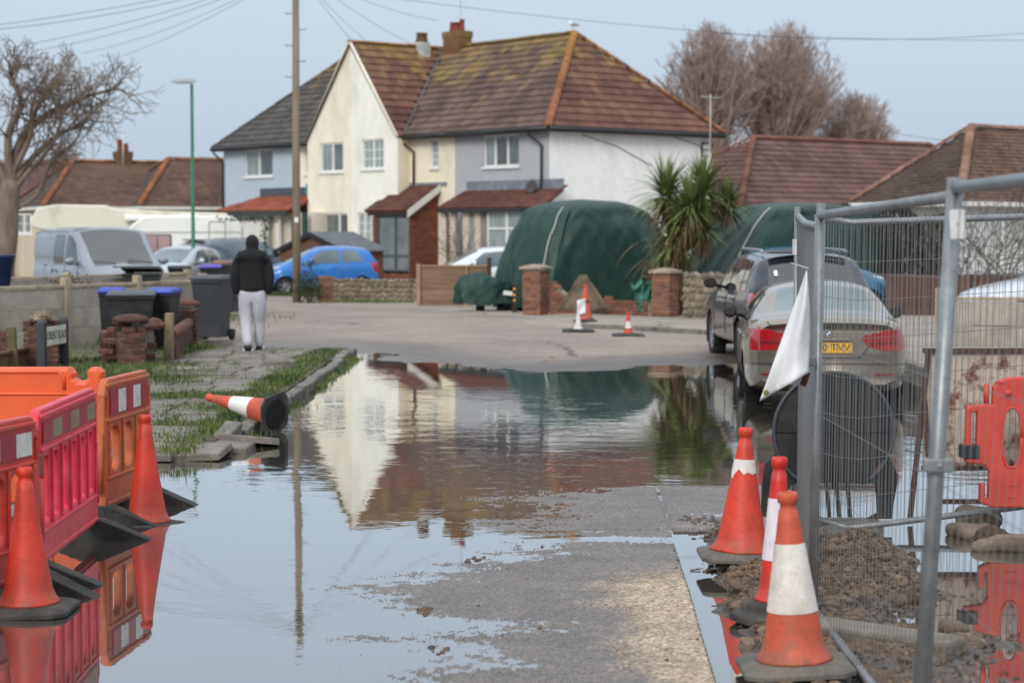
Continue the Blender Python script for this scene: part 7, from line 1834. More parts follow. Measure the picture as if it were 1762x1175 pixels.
# far lamp and aerials
fl = AT(160, 330, 110); q = thing('street_lamp', 'distant street lamp above the left bungalow roof', 'street lamp', (fl.x, fl.y, 0)); m_ = MB(); m_.tube([(0, 0, 0), (0, 0, 6.9)], .06, 8); m_.build('post', MATS['lamp_grey'], q); m_ = MB(); m_.box((.15, 0, 6.95), (.6, .2, .14)); m_.build('lamp_head', MATS['lamp_grey'], q)
M_ALU = mat('aerial_metal', (170, 172, 174), rough=.4, metal=.6, var=.04)
def aerial(label, base, h, els, dirn=0.0, col=None):
    r = thing('tv_aerial', label, 'aerial', base, dirn); q = MB(); q.tube([(0, 0, 0), (0, 0, h)], .022, 6); q.build('mast', col or M_ALU, r)
    if els:
        q = MB(); q.tube([(-.5, 0, h - .1), (.5, 0, h - .1)], .012, 5)
        for k in range(els): q.tube([(-.45 + .9 * k / (els - 1), -.16, h - .1), (-.45 + .9 * k / (els - 1), .16, h - .1)], .008, 4)
        q.build('antenna', col or M_ALU, r)
    return r
c = blk((GX + .75, YR + .2, ZR - .3)); aerial('tall thin mast beside the big brick chimney', c, 2.3, 4, .4)
c = blk((.35, DEP * .985, ZE - .9)); c = AT(1222, 262, 66.0); aerial('pale aerial mast on the corner of the white side wall', c, 1.9, 6, .9, mat('aerial_pale', (186, 184, 176), rough=.6))
c = AT(212, 286, 84); aerial('white pole rising from the left bungalow roof', c, 1.35, 0, 0, mat('white_pole', (220, 222, 222), rough=.5))
# gull on the ridge
gpnt = blk((AX - .05, YR, ZR + .13)); g = thing('seagull', 'small white and grey gull standing on the roof apex', 'bird', gpnt, 2.6)
M_GW = mat('gull_white', (226, 226, 224), rough=.8); M_GG = mat('gull_grey', (140, 146, 152), rough=.8); M_GB = mat('gull_beak', (210, 160, 50), rough=.5)
put(skin_mesh([(-.2, 0, .14), (-.08, 0, .17), (.06, 0, .19), (.13, 0, .25), (.16, 0, .31), (.19, 0, .315)], [(0, 1), (1, 2), (2, 3), (3, 4), (4, 5)], [.02, .06, .07, .045, .042, .02], 'body', root=2), 'body', M_GW, g)
for s in (-1, 1):
    put(skin_mesh([(.08, s * .055, .2), (-.06, s * .06, .19), (-.24, s * .02, .15)], [(0, 1), (1, 2)], [(.02, .05), (.02, .05), (.008, .015)], 'wing', root=1), 'wing', M_GG, g)
    q = MB(); q.tube([(.02, s * .03, .13), (.02, s * .03, .0), (.05, s * .03, .0)], .007, 5); q.build('leg', M_GB, g)
q = MB(); q.tube([(.2, 0, .315), (.25, 0, .305)], [.012, .004], 6); q.build('beak', M_GB, g)

# ---- far garden walls and fences
M_FLINT = mat('flint_stone', (140, 128, 110), (108, 100, 90), rough=.8, vs=6, var=.25, rnd=.4, bump=.006, bs=40)
M_FLMORT = mat('flint_mortar', (146, 134, 112), (124, 114, 96), rough=.95, vs=8, var=.15, bump=.01, bs=25, dirt=(94, 92, 66), dirt_amt=.5, dirt_s=2)
rock_me = [None] * 6
def flint_wall(label, a, b, h, thick, n_parts, sx, seed, cap=True, name='flint_wall'):
    a, b = V3((a[0], a[1], 0)), V3((b[0], b[1], 0)); d = b - a; r = thing(name, label, 'wall', a, math.atan2(d.y, d.x)); L_ = d.length; rr = random.Random(seed)
    q = MB(); q.box2((0, 0, -.1), (L_, thick, h - .03)); q.build('core', M_FLMORT, r)
    for k in range(6):
        if rock_me[k] is None:
            q = MB(); q.add(*rock(1, 1, 1, 70 + k, 8, 5), 0, True); rock_me[k] = q.mesh('flint', M_FLINT)
    i = 0; z = sx * .4
    while z < h:
        x = rr.uniform(0, sx)
        while x < L_:
            w_ = sx * rr.uniform(.35, .6); inst('flint', rock_me[rr.randrange(6)], r, Matrix.Translation((x, .0, z + rr.uniform(-.02, .02))) @ Matrix.Rotation(rr.uniform(-.6, .6), 4, 'Y') @ Matrix.Diagonal((w_, .045, sx * rr.uniform(.28, .42), 1))); i += 1
            x += w_ * 1.9
        z += sx * .78
    if cap:
        x = 0
        while x < L_: inst('flint', rock_me[rr.randrange(6)], r, Matrix.Translation((x, thick / 2, h - .02)) @ Matrix.Diagonal((sx * .6, thick * .55, .06, 1))); x += sx * .95
    return r
a_, b_ = G(560, 520), G(722, 521); flint_wall('long low flint wall in front of the blue hatchback', a_, b_, .60, .3, 300, .17, 5)
p = G(560, 523); pier('flint and brick pier at the left end of the low flint wall', (p.x, p.y, 0), .42, .8, M_BRICKG, .1, .1, None, 15)
a_, b_ = G(1150, 557), G(1330, 560); a_ = V3((a_.x + .3, a_.y - .2, 0)); flint_wall('tall flint wall between the capped pier and the dark estate car', a_, (a_.x + 2.1, a_.y - 2.6), 1.02, .32, 300, .2, 8)
p = G(1146, 556); pier('pale capped brick pier at the end of the tall flint wall', (p.x, p.y + .2, .05), .44, 1.0, M_BRICKG, -.6, 0, 'slab', 17, group='capped brick piers')
p1 = G(922, 546); pier('tall red brick pier with a pale cap in front of the green covered caravan', (p1.x, p1.y + .2, 0), .46, 1.08, M_BRICKG, -.5, 0, 'slab', 19, group='capped brick piers')
w0, w1 = V3((p1.x + .3, p1.y - .05, 0)), V3((p.x - .3, p.y + .4, 0)); d = w1 - w0; bw = thing('broken_wall', 'broken low red brick wall between the two capped piers', 'wall', w0, math.atan2(d.y, d.x)); Lb2 = d.length
hb_ = lambda x: (.86 - .62 * min(1, x / 1.0) if x < 1.0 else (.24 if x < 1.7 else .46)) + .05 * nz(x * 3, 0.4)
bricks_on(bw, (0, 0, 0), (1, 0, 0), (0, 0, 1), Lb2 - .1, 1.0, m=M_BRICKG, hfun=hb_, seed=21)
q = MB(); q.prism([(0, .03, -.1), (Lb2, .03, -.1), (Lb2, .03, .40), (1.72, .03, .40), (1.7, .03, .18), (1.0, .03, .18), (0, .03, .78)], (0, .18, 0)); q.build('core', M_MORTAR, bw)
# brown ragged canvas over the gap
p = AT(1008, 505, 43.8)
q = MB()
def canvas(u, v):
    x = (u - .5) * (.15 + 1.05 * v); z = .82 - .80 * v + .06 * math.sin(u * 9) * v; y = -.35 * v + .1 * math.sin(u * 11) * v - .12 * abs(u - .5)
    return (x - .08 + .05 * nz(u * 4, v * 4), y, z + .12)
q.grid(canvas, 18, 12); o = q.build('canvas_sheet', mat('brown_canvas', (112, 98, 82), (84, 74, 64), rough=.95, vs=3, var=.12, bump=.01, bs=10), solid=.02); o.location = (p.x, p.y - .45, 0.05); tag(o, 'ragged brown canvas hung over the gap in the broken brick wall', 'canvas')
p = AT(1110, 510, 42.6); q = MB()
q.grid(lambda u, v: ((u - .5) * (.55 - .25 * v) + .1 * nz(u * 4, v * 4, 2), .22 * nz(u * 5, v * 5, 6), .74 - .6 * v + .12 * nz(u * 5, v * 2, 9)), 22, 22); o = q.build('green_sheet', mat('faded_green_sheet', (72, 128, 112), (58, 110, 96), rough=.8, vs=4), solid=.01); o.location = (p.x, p.y, .1); tag(o, 'faded pale green sheet crumpled beside the capped pier', 'sheet')
# timber panel fence
M_PANELW = mat('weathered_fence_timber', (146, 120, 96), (124, 102, 84), rough=.9, vs=3, var=.12, stretch=(.4, 1, 5), bump=.003, bs=30, rnd=.14)
a_, b_ = G(720, 530), G(842, 530); tf = thing('timber_fence', 'brown timber panel fence in front of the white car', 'fence', (a_.x, a_.y, 0)); W_ = b_.x - a_.x; hh = 1.08
for k in range(8):
    q = MB(); q.box((W_ / 2, .012 * (k % 2), .08 + (k + .5) * (hh - .08) / 8), (W_ - .06, .014, (hh - .08) / 8 + .02), 0, Matrix.Rotation(.12, 3, 'X')); q.build('board', M_PANELW, tf)
for x, h2, wd in ((0, hh + .04, .1), (W_ * .68, hh - .02, .05), (W_, hh + .2, .11)):
    q = MB(); q.box((x, -.03, h2 / 2), (wd, .09, h2)); q.build('post', mat('pale_fence_post', (164, 136, 108), (150, 122, 96), rough=.9, vs=4) if x < W_ else M_WOODD, tf)
q = MB(); q.box((W_ / 2, -.0, hh - .01), (W_, .06, .04)); q.build('top_rail', MATS['pale_fence_post'], tf)
# right: concrete garden fence and brown timber fence
conc_fence('stained concrete panel fence in front of the white car at the right', [((1616 - PX) * 31.5 / F, 31.5), ((1616 - PX) * 31.5 / F + 1.9, 31.0), ((1616 - PX) * 31.5 / F + 3.8, 30.5)], 0.84, .98, None, 2)
a_ = AT(1528, 560, 43); tb = thing('timber_fence', 'dark reddish brown timber fence beyond the saloon car', 'fence', (a_.x, a_.y, .1), R(-8))
for k in range(26):
    q = MB(); q.box((k * .125, 0, .45), (.118, .02, .92)); q.build('board', mat('dark_red_timber', (96, 66, 52), (78, 54, 46), rough=.9, vs=4, stretch=(1, 1, .2), rnd=.2), tb)
q = MB(); q.box((1.5, .03, .8), (3.2, .04, .07)); q.box((1.5, .03, .2), (3.2, .04, .07)); q.build('rail', M_WOODD, tb)
# shed roof behind the blue car
sh0 = AT(548, 500, 63.2); shd = thing('garden_shed', 'low timber shed with a grey felt gable roof behind the blue hatchback', 'shed', (sh0.x, sh0.y - 2.0, 0), R(-36))
zr2, ze2 = 1.9 + .0, 1.38
q = MB(); q.prism([(-1.35, 0, 0), (1.35, 0, 0), (1.35, 0, ze2), (0, 0, zr2 - .05), (-1.35, 0, ze2)], (0, 1.8, 0)); q.build('wall', mat('shed_brown', (118, 84, 66), (104, 72, 58), rough=.9, vs=3, stretch=(.5, 1, 6)), shd)
for s in (-1, 1):
    q = MB(); q.prism([(0, -.12, zr2), (s * 1.5, -.12, ze2 - .05), (s * 1.5, 1.95, ze2 - .05), (0, 1.95, zr2)], (0, 0, .04)); q.build('roof', mat('grey_felt', (104, 108, 112), (92, 96, 100), rough=.95, vs=5), shd)
    q = MB(); q.prism([(0, -.13, zr2 + .03), (s * 1.5, -.13, ze2 - .02), (s * 1.5, -.13, ze2 - .14), (0, -.13, zr2 - .1)], (0, -.02, 0)); q.build('bargeboard', M_BLACK, shd)

# ---- green tarpaulin covers
M_TARP = mat('dark_green_tarpaulin', (18, 56, 48), (14, 46, 40), rough=.55, vs=1.2, var=.12, bump=.022, bs=5, dirt=(62, 78, 70), dirt_amt=.25, dirt_s=2)
M_ROPE = mat('pale_rope', (190, 186, 176), rough=.8, var=.05)
def tarp_cover(label, N_, wx, ly, ztop, slant, seed, ropes, name='covered_caravan', hem=.18, fl=1.0):
    r = thing(name, label, 'covered vehicle', N_, BROT); e = .34; q = MB(); nu, nv = 140, 44; vs_, fs = [], []
    def pt(u, v):
        k_ = (u % 1.0) * 4; i_ = int(k_); g_ = 2 * (k_ - i_) - 1; c, s_ = ((1, g_), (-g_, 1), (-1, -g_), (g_, -1))[i_ % 4]
        n_ = (abs(c) ** 7 + abs(s_) ** 7) ** (-1 / 7); sx_, sy_ = c * n_, s_ * n_; c, s_ = sx_ ** 3, sy_ ** 3
        t = v * math.pi / 2; rad_ = max(0, math.cos(t)) ** .25; zz = math.sin(t) ** .42
        z = hem + (ztop - hem) * zz; x = -wx / 2 + sx_ * rad_ * wx / 2; y = ly / 2 + sy_ * rad_ * ly / 2
        if y < ly / 2: y += slant * max(0, (z / ztop - .25)) ** 1.3 * (1 - y / (ly / 2))
        z += (.30 * (1 - (2 * (y / ly) - 1.05) ** 2) + .13 * (1 - abs(2 * x / wx + 1) ** 1.5) - .40) * zz + .03 * nz(x * 2, y * 2, seed) * zz
        k = (1 - v) ** .5; f = .16 * nz(u * 13 + v * 1.4, v * 1.1, seed + 4) + .17 * (.35 - abs(nz(u * 17 - v * 2.2, v * .8, seed + 2))) + .09 * (.3 - abs(nz(u * 30 + v * 3.5, v * 1.6, seed + 7))) + .03 * nz(u * 60, v * 5, seed + 9)
        x += c * f * k * fl; y += s_ * f * k * fl; z += .05 * nz(u * 30, 0, seed) * (1 - v) * 1.2
        sag = .05 * math.exp(-((v - .55) / .12) ** 2); x -= c * sag; y -= s_ * sag * .5
        return (x, y, z)
    q.grid(lambda u, v: pt(u, v), nu, nv); q.build('tarpaulin', M_TARP, r)
    for us in ropes:
        pts = []
        for k in range(16):
            v = .02 + .8 * k / 15; p_ = V3(pt(us, v)); c_ = V3((-wx / 2, ly / 2, p_.z)); pts.append(p_ + (p_ - c_).normalized() * .025)
        q = MB(); q.tube(pts, .016, 5); q.build('rope', M_ROPE, r)
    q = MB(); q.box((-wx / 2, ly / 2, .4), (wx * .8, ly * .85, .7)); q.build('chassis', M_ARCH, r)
    for y in (ly * .5,):
        for x in (-.12, -wx + .12):
            q = MB(); q.lathe([(.15, -.08), (.3, -.07), (.3, .07), (.15, .08)], 18, Matrix.Translation((x, y, .3)) @ Matrix.Rotation(math.pi / 2, 4, 'Y')); q.build('wheel', M_TYRE, r)
    return r
N1 = AT(945, 545, 46.2); tarp_cover('caravan wrapped in a dark green tarpaulin in front of the white wall', (N1.x, N1.y, 0), 2.25, 3.9, 2.68, .75, 3, (.965,), hem=.12)
N2 = AT(1262, 545, 43.6); tarp_cover('second caravan under a dark green tarpaulin behind the flint wall', (N2.x, N2.y, 0), 2.0, 6.0, 2.58, 1.7, 13, (.965,), hem=.4)
mc = AT(835, 540, 47.3); r = thing('covered_motorcycle', 'motorcycle under a small dark green cover beside the timber fence', 'covered vehicle', (mc.x, mc.y, .0), R(8))
def mcv(u, v):
    a = 2 * math.pi * u; x = math.cos(a); y = math.sin(a); t = v * math.pi / 2; rad_ = math.cos(t) ** .5; z = .22 + (.62 + .14 * math.cos(a * 1 + 2.4)) * math.sin(t) ** .85
    f = 1 + .3 * (.3 - abs(nz(u * 11 + v * 2, v * 2, 4))) + .22 * (.3 - abs(nz(u * 24 - v * 3, v * 3, 7))); return (x * .72 * rad_ * f, y * .3 * rad_ * f, z + .08 * nz(u * 9, v * 2, 1) * (1 - v))
q = MB(); q.grid(mcv, 60, 16); q.build('cover', M_TARP, r)
for x in (-.12, .38, ):
    q = MB(); q.tube([(x, 0, 0.05), (x, 0, .3)], .05, 8); q.lathe([(.06, -.05), (.11, -.04), (.11, .04), (.06, .05)], 14, Matrix.Translation((x, 0, .11)) @ Matrix.Rotation(math.pi / 2, 4, 'X')); q.build('wheel', M_TYRE, r)
q = MB(); q.box((.52, -.32, .48), (.26, .02, .10), 0, Matrix.Rotation(.1, 3, 'Y')); q.build('number_plate', M_PLATEW, r)
p = AT(885, 545, 46.4); bp_ = thing('marker_post', 'short black post with yellow marks beside the covered motorcycle', 'post', (p.x, p.y, 0)); q = MB(); q.box((0, 0, .35), (.09, .07, .72)); q.build('post', M_TRIM, bp_, bevel=.01)
for z in (.34, .46, .6): q = MB(); q.box((0, -.037, z), (.05, .008, .05)); q.build('reflector', M_PLATEY, bp_)
# ================================================================== VEGETATION AND RUBBLE
M_BARK = mat('grey_bark', (134, 118, 104), (112, 98, 88), rough=.95, vs=2.5, var=.18, bump=.02, bs=12, stretch=(2, 2, .6))
M_TWIGR = mat('reddish_twig', (172, 152, 142), (152, 134, 126), rough=.95, vs=1.2, var=.15)
def grow(mb, p, d, r, ln, depth, rr, upw, splits, wob, minr, n=4, fork=.62, thin=.68):
    pts = [p.copy()]; q = p.copy(); dd = d.copy(); segs = 3
    for k in range(segs):
        dd = (dd + V3((rr.gauss(0, wob), rr.gauss(0, wob), rr.gauss(0, wob) + upw))).normalized(); q = q + dd * (ln / segs); pts.append(q.copy())
    r1 = max(minr, r * thin)
    mb.tube(pts, [r + (r1 - r) * k / segs for k in range(segs + 1)], n if depth > 1 else 3, cap=False, smooth=True)
    if depth <= 0: return
    ns = rr.choice(splits)
    for k in range(ns):
        ax = dd.orthogonal().normalized(); ax = Matrix.Rotation(rr.uniform(0, 6.283), 3, dd) @ ax
        ang = rr.uniform(.25, .25 + fork) if k or ns == 1 else rr.uniform(.05, .35)
        nd = (Matrix.Rotation(ang, 3, ax) @ dd).normalized(); st = pts[-1] if k < 2 else pts[rr.choice((1, 2))]
        grow(mb, st.copy(), nd, r1 * (1 if k == 0 else rr.uniform(.6, .9)), ln * rr.uniform(.68, .95), depth - 1, rr, upw, splits, wob, minr, n, fork, thin)
def limb_pts(px_pts, Y, dy, n=10):
    P = [AT(x, y, Y + dy * k / (len(px_pts) - 1)) for k, (x, y) in enumerate(px_pts)]; out = []
    for i in range(n + 1):
        t = i / n * (len(P) - 1); k = min(int(t), len(P) - 2); f = t - k; p0, p1, p2, p3 = P[max(k - 1, 0)], P[k], P[k + 1], P[min(k + 2, len(P) - 1)]
        out.append(.5 * ((2 * p1) + (p2 - p0) * f + (2 * p0 - 5 * p1 + 4 * p2 - p3) * f * f + (3 * p1 - p0 - 3 * p2 + p3) * f ** 3))
    return out
# big bare tree at the left
YT = 49.0; tb_ = AT(12, 530, YT); rr = random.Random(21)
lt = thing('bare_tree', 'large bare tree with a thick leaning trunk at the left edge', 'tree', (tb_.x, tb_.y, 0)); off = V3((tb_.x, tb_.y, 0))
q = MB(); tr = [p - off for p in limb_pts([(-2, 545), (4, 470), (12, 400), (14, 350), (20, 310)], YT, 0)]; q.tube(tr, [.44, .36, .31, .29, .28, .28, .27, .26, .25, .24, .22], 14); q.build('trunk', M_BARK, lt)
cr = MB()
limbs = [([(20, 312), (34, 245), (70, 205), (120, 178), (150, 166), (196, 154)], .19, .5), ([(19, 312), (14, 235), (36, 180), (26, 150), (18, 126)], .18, -.8), ([(16, 325), (-24, 245), (-56, 170), (-100, 110)], .18, .4), ([(18, 335), (46, 300), (74, 268), (96, 238), (104, 205), (92, 172)], .12, -.6), ([(22, 315), (58, 270), (108, 228), (140, 216), (166, 186)], .13, .9), ([(30, 260), (62, 190), (84, 160), (100, 142)], .12, 1.0), ([(20, 300), (52, 236), (54, 190), (64, 156)], .13, -.5), ([(14, 365), (54, 345), (78, 308), (86, 280), (128, 246), (140, 215)], .085, .6), ([(8, 340), (-40, 300), (-90, 240)], .12, 1.2)]
for pts, r0, dy in limbs:
    P = [p - off for p in limb_pts(pts, YT, dy, 12)]; n = len(P)
    cr.tube(P, [.68 * r0 * (1 - .78 * k / (n - 1)) for k in range(n)], 8, cap=False)
    for k in range(3, n):
        for _ in range(2 if k < n - 2 else 4):
            d = (P[min(k + 1, n - 1)] - P[k - 1]).normalized(); ax = Matrix.Rotation(rr.uniform(0, 6.28), 3, d) @ d.orthogonal().normalized()
            nd = (Matrix.Rotation(rr.uniform(.4, 1.0), 3, ax) @ d + V3((.15, 0, .25))).normalized()
            grow(cr, P[k].copy(), nd, r0 * (.22 - .12 * k / n), rr.uniform(.24, .46), 3, rr, .06, (2, 2, 3), .3, .008, 5, .7, .66)
cr.build('crown', M_BARK, lt)
# twiggy trees behind the roofs
def twiggy(label, px, py, Y, rx, rz, nb, seed, group='bare trees behind the right bungalows'):
    """rounded winter crown: boughs fan from a few stems to an egg-shaped envelope, each ending in a spray of twigs"""
    sc_ = F / Y; b = V3(((px - PX) / sc_, Y, 0)); r = thing('bare_tree', label, 'tree', b, 0, group); rr = random.Random(seed); tk, cr = MB(), MB()
    zc = H - (py - HORIZON) / sc_; A, B = rx / sc_, rz / sc_
    stems = []
    for k in range(4):
        a = (k / 3 - .5); base = V3((a * A * .5, rr.uniform(-.5, .5), 0)); top = V3((a * A * .9 + rr.uniform(-.3, .3), rr.uniform(-.8, .8), zc - B * .1)); mid = base.lerp(top, .6) + V3((-a * .5 + rr.uniform(-.3, .3), 0, -.2))
        tk.tube([base, base.lerp(mid, .5), mid, top], [.20, .17, .13, .05], 8); stems.append((base, mid, top))
    for k in range(nb):
        base, mid, top = stems[rr.randrange(4)]; t = rr.random(); st = mid.lerp(top, rr.uniform(-.25, .8))
        th = rr.uniform(0, 6.283); el_ = rr.uniform(-.35, 1.45); k_ = rr.uniform(.72, 1.04) * (1 + .16 * nz(th * 1.2, el_ * 2, seed))
        end = V3((A * math.cos(th) * math.cos(el_) * k_, A * .85 * math.sin(th) * math.cos(el_) * k_, zc + B * math.sin(el_) * k_))
        c1 = st.lerp(end, .45) + V3((rr.gauss(0, .25), rr.gauss(0, .25), rr.uniform(-.1, .45))); pts = []
        for q_ in range(6):
            u = q_ / 5; pts.append(st * (1 - u) ** 2 + c1 * 2 * u * (1 - u) + end * u * u + V3((rr.gauss(0, .05), rr.gauss(0, .05), 0)))
        r0 = rr.uniform(.03, .06); cr.tube(pts, [r0 * (1 - .75 * q_ / 5) for q_ in range(6)], 4, cap=False)
        for q_ in range(2, 6):
            for _ in range(3):
                d = (pts[q_] - pts[q_ - 1]).normalized(); d = (d + V3((rr.gauss(0, .5), rr.gauss(0, .5), rr.gauss(.25, .35)))).normalized(); p0 = pts[q_]; ln = rr.uniform(.25, .75)
                p1 = p0 + d * ln * .5 + V3((rr.gauss(0, .05), 0, rr.gauss(0, .05))); d2 = (d + V3((rr.gauss(0, .3), 0, .25))).normalized(); cr.tube([p0, p1, p1 + d2 * ln * .5], [.013, .011, .008], 3, cap=False)
                for __ in range(2): d3 = (d + V3((rr.gauss(0, .6), rr.gauss(0, .6), rr.gauss(.2, .4)))).normalized(); cr.tube([p1, p1 + d3 * ln * .55], [.010, .007], 3, cap=False)
    tk.build('trunk', M_BARK, r); cr.build('crown', M_TWIGR, r); return r
twiggy('tall bare twiggy tree nearest the white walled house', 1222, 168, 92, 84, 108, 330, 5)
twiggy('largest rounded bare tree behind the long bungalow roof', 1345, 172, 94, 98, 108, 420, 9)
twiggy('smallest bare twiggy tree, rightmost above the long bungalow roof', 1466, 232, 96, 66, 54, 200, 15)
twiggy('bare tree top just showing behind the left bungalow', 112, 292, 105, 40, 28, 60, 33, 'far bare trees')
# bare shrubs at the right edge and dark hedge
def shrub(label, px, Y, h, n, seed, leaves=0, name='bare_shrub', spread=.5):
    b = V3(((px - PX) * Y / F, Y, .08)); r = thing(name, label, 'shrub', b); rr = random.Random(seed); cr = MB()
    for k in range(n):
        d = V3((rr.gauss(0, spread), rr.gauss(0, .4), 1)).normalized(); grow(cr, V3((rr.uniform(-.2, .2), rr.uniform(-.2, .2), 0)), d, .03, h * .36, 4, rr, .03, (2, 2, 3), .2, .006, 4, .7, .7)
    cr.build('branches', M_TWIG, r)
    if leaves:
        lf = MB(); leaf_cloud(lf, (0, 0, h * .55), leaves, .45, .3, h * .25, .05, seed); lf.build('leaves', M_LEAFD, r, kind='stuff')
M_LEAFD = mat('dark_green_leaf', (58, 70, 40), (42, 54, 32), rough=.7, vs=3, var=.3)
shrub('bare branching shrub in front of the right bungalow', 1742, 40, 2.5, 6, 3)
shrub('evergreen climber on the right bungalow wall above the fence post', 1640, 44, 2.9, 4, 8, 500, 'climber')
M_HEDGE = mat('brown_hedge_leaf', (62, 51, 44), (40, 36, 30), rough=.95, vs=2, var=.35)
hb = thing('hedge', 'tall dark brown winter hedge behind the saloon car', 'hedge', ((1520 - PX) * 47 / F, 47, .05), R(-10)); hq, ht = MB(), MB(); rr = random.Random(4)
for k in range(11000):
    x, y, z = rr.uniform(-2.0, 1.7), rr.gauss(0, .35), rr.uniform(.05, 2.5) ; z *= 1 - .08 * abs(x) + .08 * math.sin(x * 5)
    a = V3((rr.gauss(0, .35), rr.gauss(0, .4), rr.uniform(.4, 1.2))).normalized() ; b = a.orthogonal().normalized(); s = rr.uniform(.03, .075); p = V3((x, y, z))
    hq.add([p - a * s * 1.6, p + b * s * .45, p + a * s * 1.6, p - b * s * .45], [(0, 1, 2, 3)])
for k in range(60): x = rr.uniform(-1.6, 1.5); ht.tube([(x, rr.gauss(0, .2), 0), (x + rr.gauss(0, .1), rr.gauss(0, .2), 1.1), (x + rr.gauss(0, .25), rr.gauss(0, .25), 2.3)], [.03, .02, .008], 4, cap=False)
ht.build('stems', M_TWIG, hb); hq.build('foliage', M_HEDGE, hb, kind='stuff')
# cabbage palm
M_PALML = mat('palm_leaf_green', (116, 128, 70), (86, 102, 54), rough=.5, vs=2, var=.25, spec=.5)
M_PALMD = mat('palm_leaf_dead', (112, 92, 66), (88, 72, 54), rough=.9, vs=3, var=.2)
M_PALMT = mat('palm_trunk', (96, 74, 62), (76, 60, 52), rough=.95, vs=6, var=.2, bump=.015, bs=30)
YP = 43.2; pb_ = AT(1172, 560, YP); palm = thing('palm_tree', 'cabbage palm with spiky green heads between the two green covers', 'palm', (pb_.x, pb_.y, .05)); off = V3((pb_.x, pb_.y, .05))
heads = [(1146, 340, 0, 1.0, 240), (1186, 362, -.4, .9, 220), (1210, 332, .2, .95, 220), (1252, 352, .5, .72, 150), (1170, 392, -.3, .8, 200), (1160, 425, -.2, .7, 150), (1212, 398, -.2, .75, 150)]
q = MB(); q.tube([V3((0, 0, -.1)), AT(1170, 470, YP) - off, AT(1166, 410, YP) - off], [.19, .16, .15], 10)
for hx, hy, dy, ll, nn_ in heads: h = AT(hx, hy, YP + dy) - off; q.tube([AT(1168, 425, YP) - off, (AT(1168, 425, YP) - off).lerp(h, .5) + V3((0, 0, -.1)), h], [.14, .11, .08], 8)
q.build('trunk', M_PALMT, palm); rr = random.Random(6); lf, dl = MB(), MB()
def leaf(mb, p, d, ln, wd, droop):
    pts = []; q_ = p.copy(); dd = d.copy(); n = 5
    for k in range(n + 1): pts.append(q_.copy()); q_ = q_ + dd * ln / n; dd = (dd + V3((0, 0, -droop))).normalized()
    sd = d.cross(V3((0, 0, 1))); sd = sd.normalized() if sd.length > .01 else V3((1, 0, 0)); vs_ = []
    for k, p_ in enumerate(pts): w_ = wd * (1 - (k / n) ** 1.6) * (.6 if k == 0 else 1); vs_ += [p_ - sd * w_, p_ + sd * w_ + V3((0, 0, .004))]
    mb.add(vs_, [(2 * k, 2 * k + 1, 2 * k + 3, 2 * k + 2) for k in range(n)], 0, True)
for hx, hy, dy, ll, nn_ in heads:
    h = AT(hx, hy, YP + dy) - off
    for k in range(nn_):
        a = rr.uniform(0, 6.283); e = rr.uniform(-.35, 1.5); d = V3((math.cos(a) * math.cos(e), math.sin(a) * math.cos(e), math.sin(e))); leaf(lf, h + d * .05, d, ll * rr.uniform(.7, 1.1), .028, .10 + .14 * rr.random())
    for k in range(int(nn_ * .55)):
        a = rr.uniform(0, 6.283); e = rr.uniform(-1.3, -.2); d = V3((math.cos(a) * math.cos(e), math.sin(a) * math.cos(e), math.sin(e))); leaf(dl, h + d * .04 - V3((0, 0, .1)), d, ll * rr.uniform(.6, .95), .02, .16)
h = AT(1150, 430, YP) - off
for k in range(320): a = rr.uniform(0, 6.283); d = V3((math.cos(a) * .8, math.sin(a) * .8, rr.uniform(-1, .3))).normalized(); leaf(dl if rr.random() < .55 else lf, h + V3((rr.gauss(0, .22), 0, rr.gauss(-.1, .38))), d, rr.uniform(.45, .85), .024, .24)
lf.build('green_leaves', M_PALML, palm, kind='stuff'); dl.build('dead_leaves', M_PALMD, palm, kind='stuff')
# ivy and weeds round the pole and pier
p = G(532, 524); r = thing('ivy_bush', 'dark ivy growing round the pier beside the telegraph pole', 'shrub', (p.x, p.y - .15, 0)); q = MB(); leaf_cloud(q, (0, 0, .45), 700, .17, .14, .25, .045, 3); q.build('leaves', M_LEAFD, r, kind='stuff'); q = MB(); twigs(q, (0, 0, 0), 10, .7, .3, .012, 8); q.build('stems', M_TWIG, r)
p = AT(445, 385, 62.3); r = thing('climbing_plant', 'green climber trained along the lean-to behind the person', 'plant', p); q = MB(); leaf_cloud(q, (-.2, 0, .15), 260, .45, .08, .06, .05, 5); leaf_cloud(q, (.2, 0, -.5), 160, .07, .06, .35, .05, 6); q.build('leaves', mat('deep_green_leaf', (40, 66, 50), (30, 54, 42), rough=.7, vs=3, var=.25), r, kind='stuff'); q = MB(); q.tube([(-.9, 0, .1), (.2, 0, .15), (.22, 0, -1.6)], .02, 5); q.build('stem', M_TWIG, r)
p = AT(800, 420, 61.0); shb = thing('bare_shrub', 'thin bare shrub growing in front of the grey house door', 'shrub', (p.x, p.y, 0)); q = MB(); rr = random.Random(3)
for k in range(9): grow(q, V3((0, 0, .1)), V3((rr.gauss(0, .3), rr.gauss(0, .2), 1)).normalized(), .02, .7, 3, rr, .02, (2, 2, 3), .15, .006, 4, .6, .7)
q.build('branches', M_TWIG, shb)
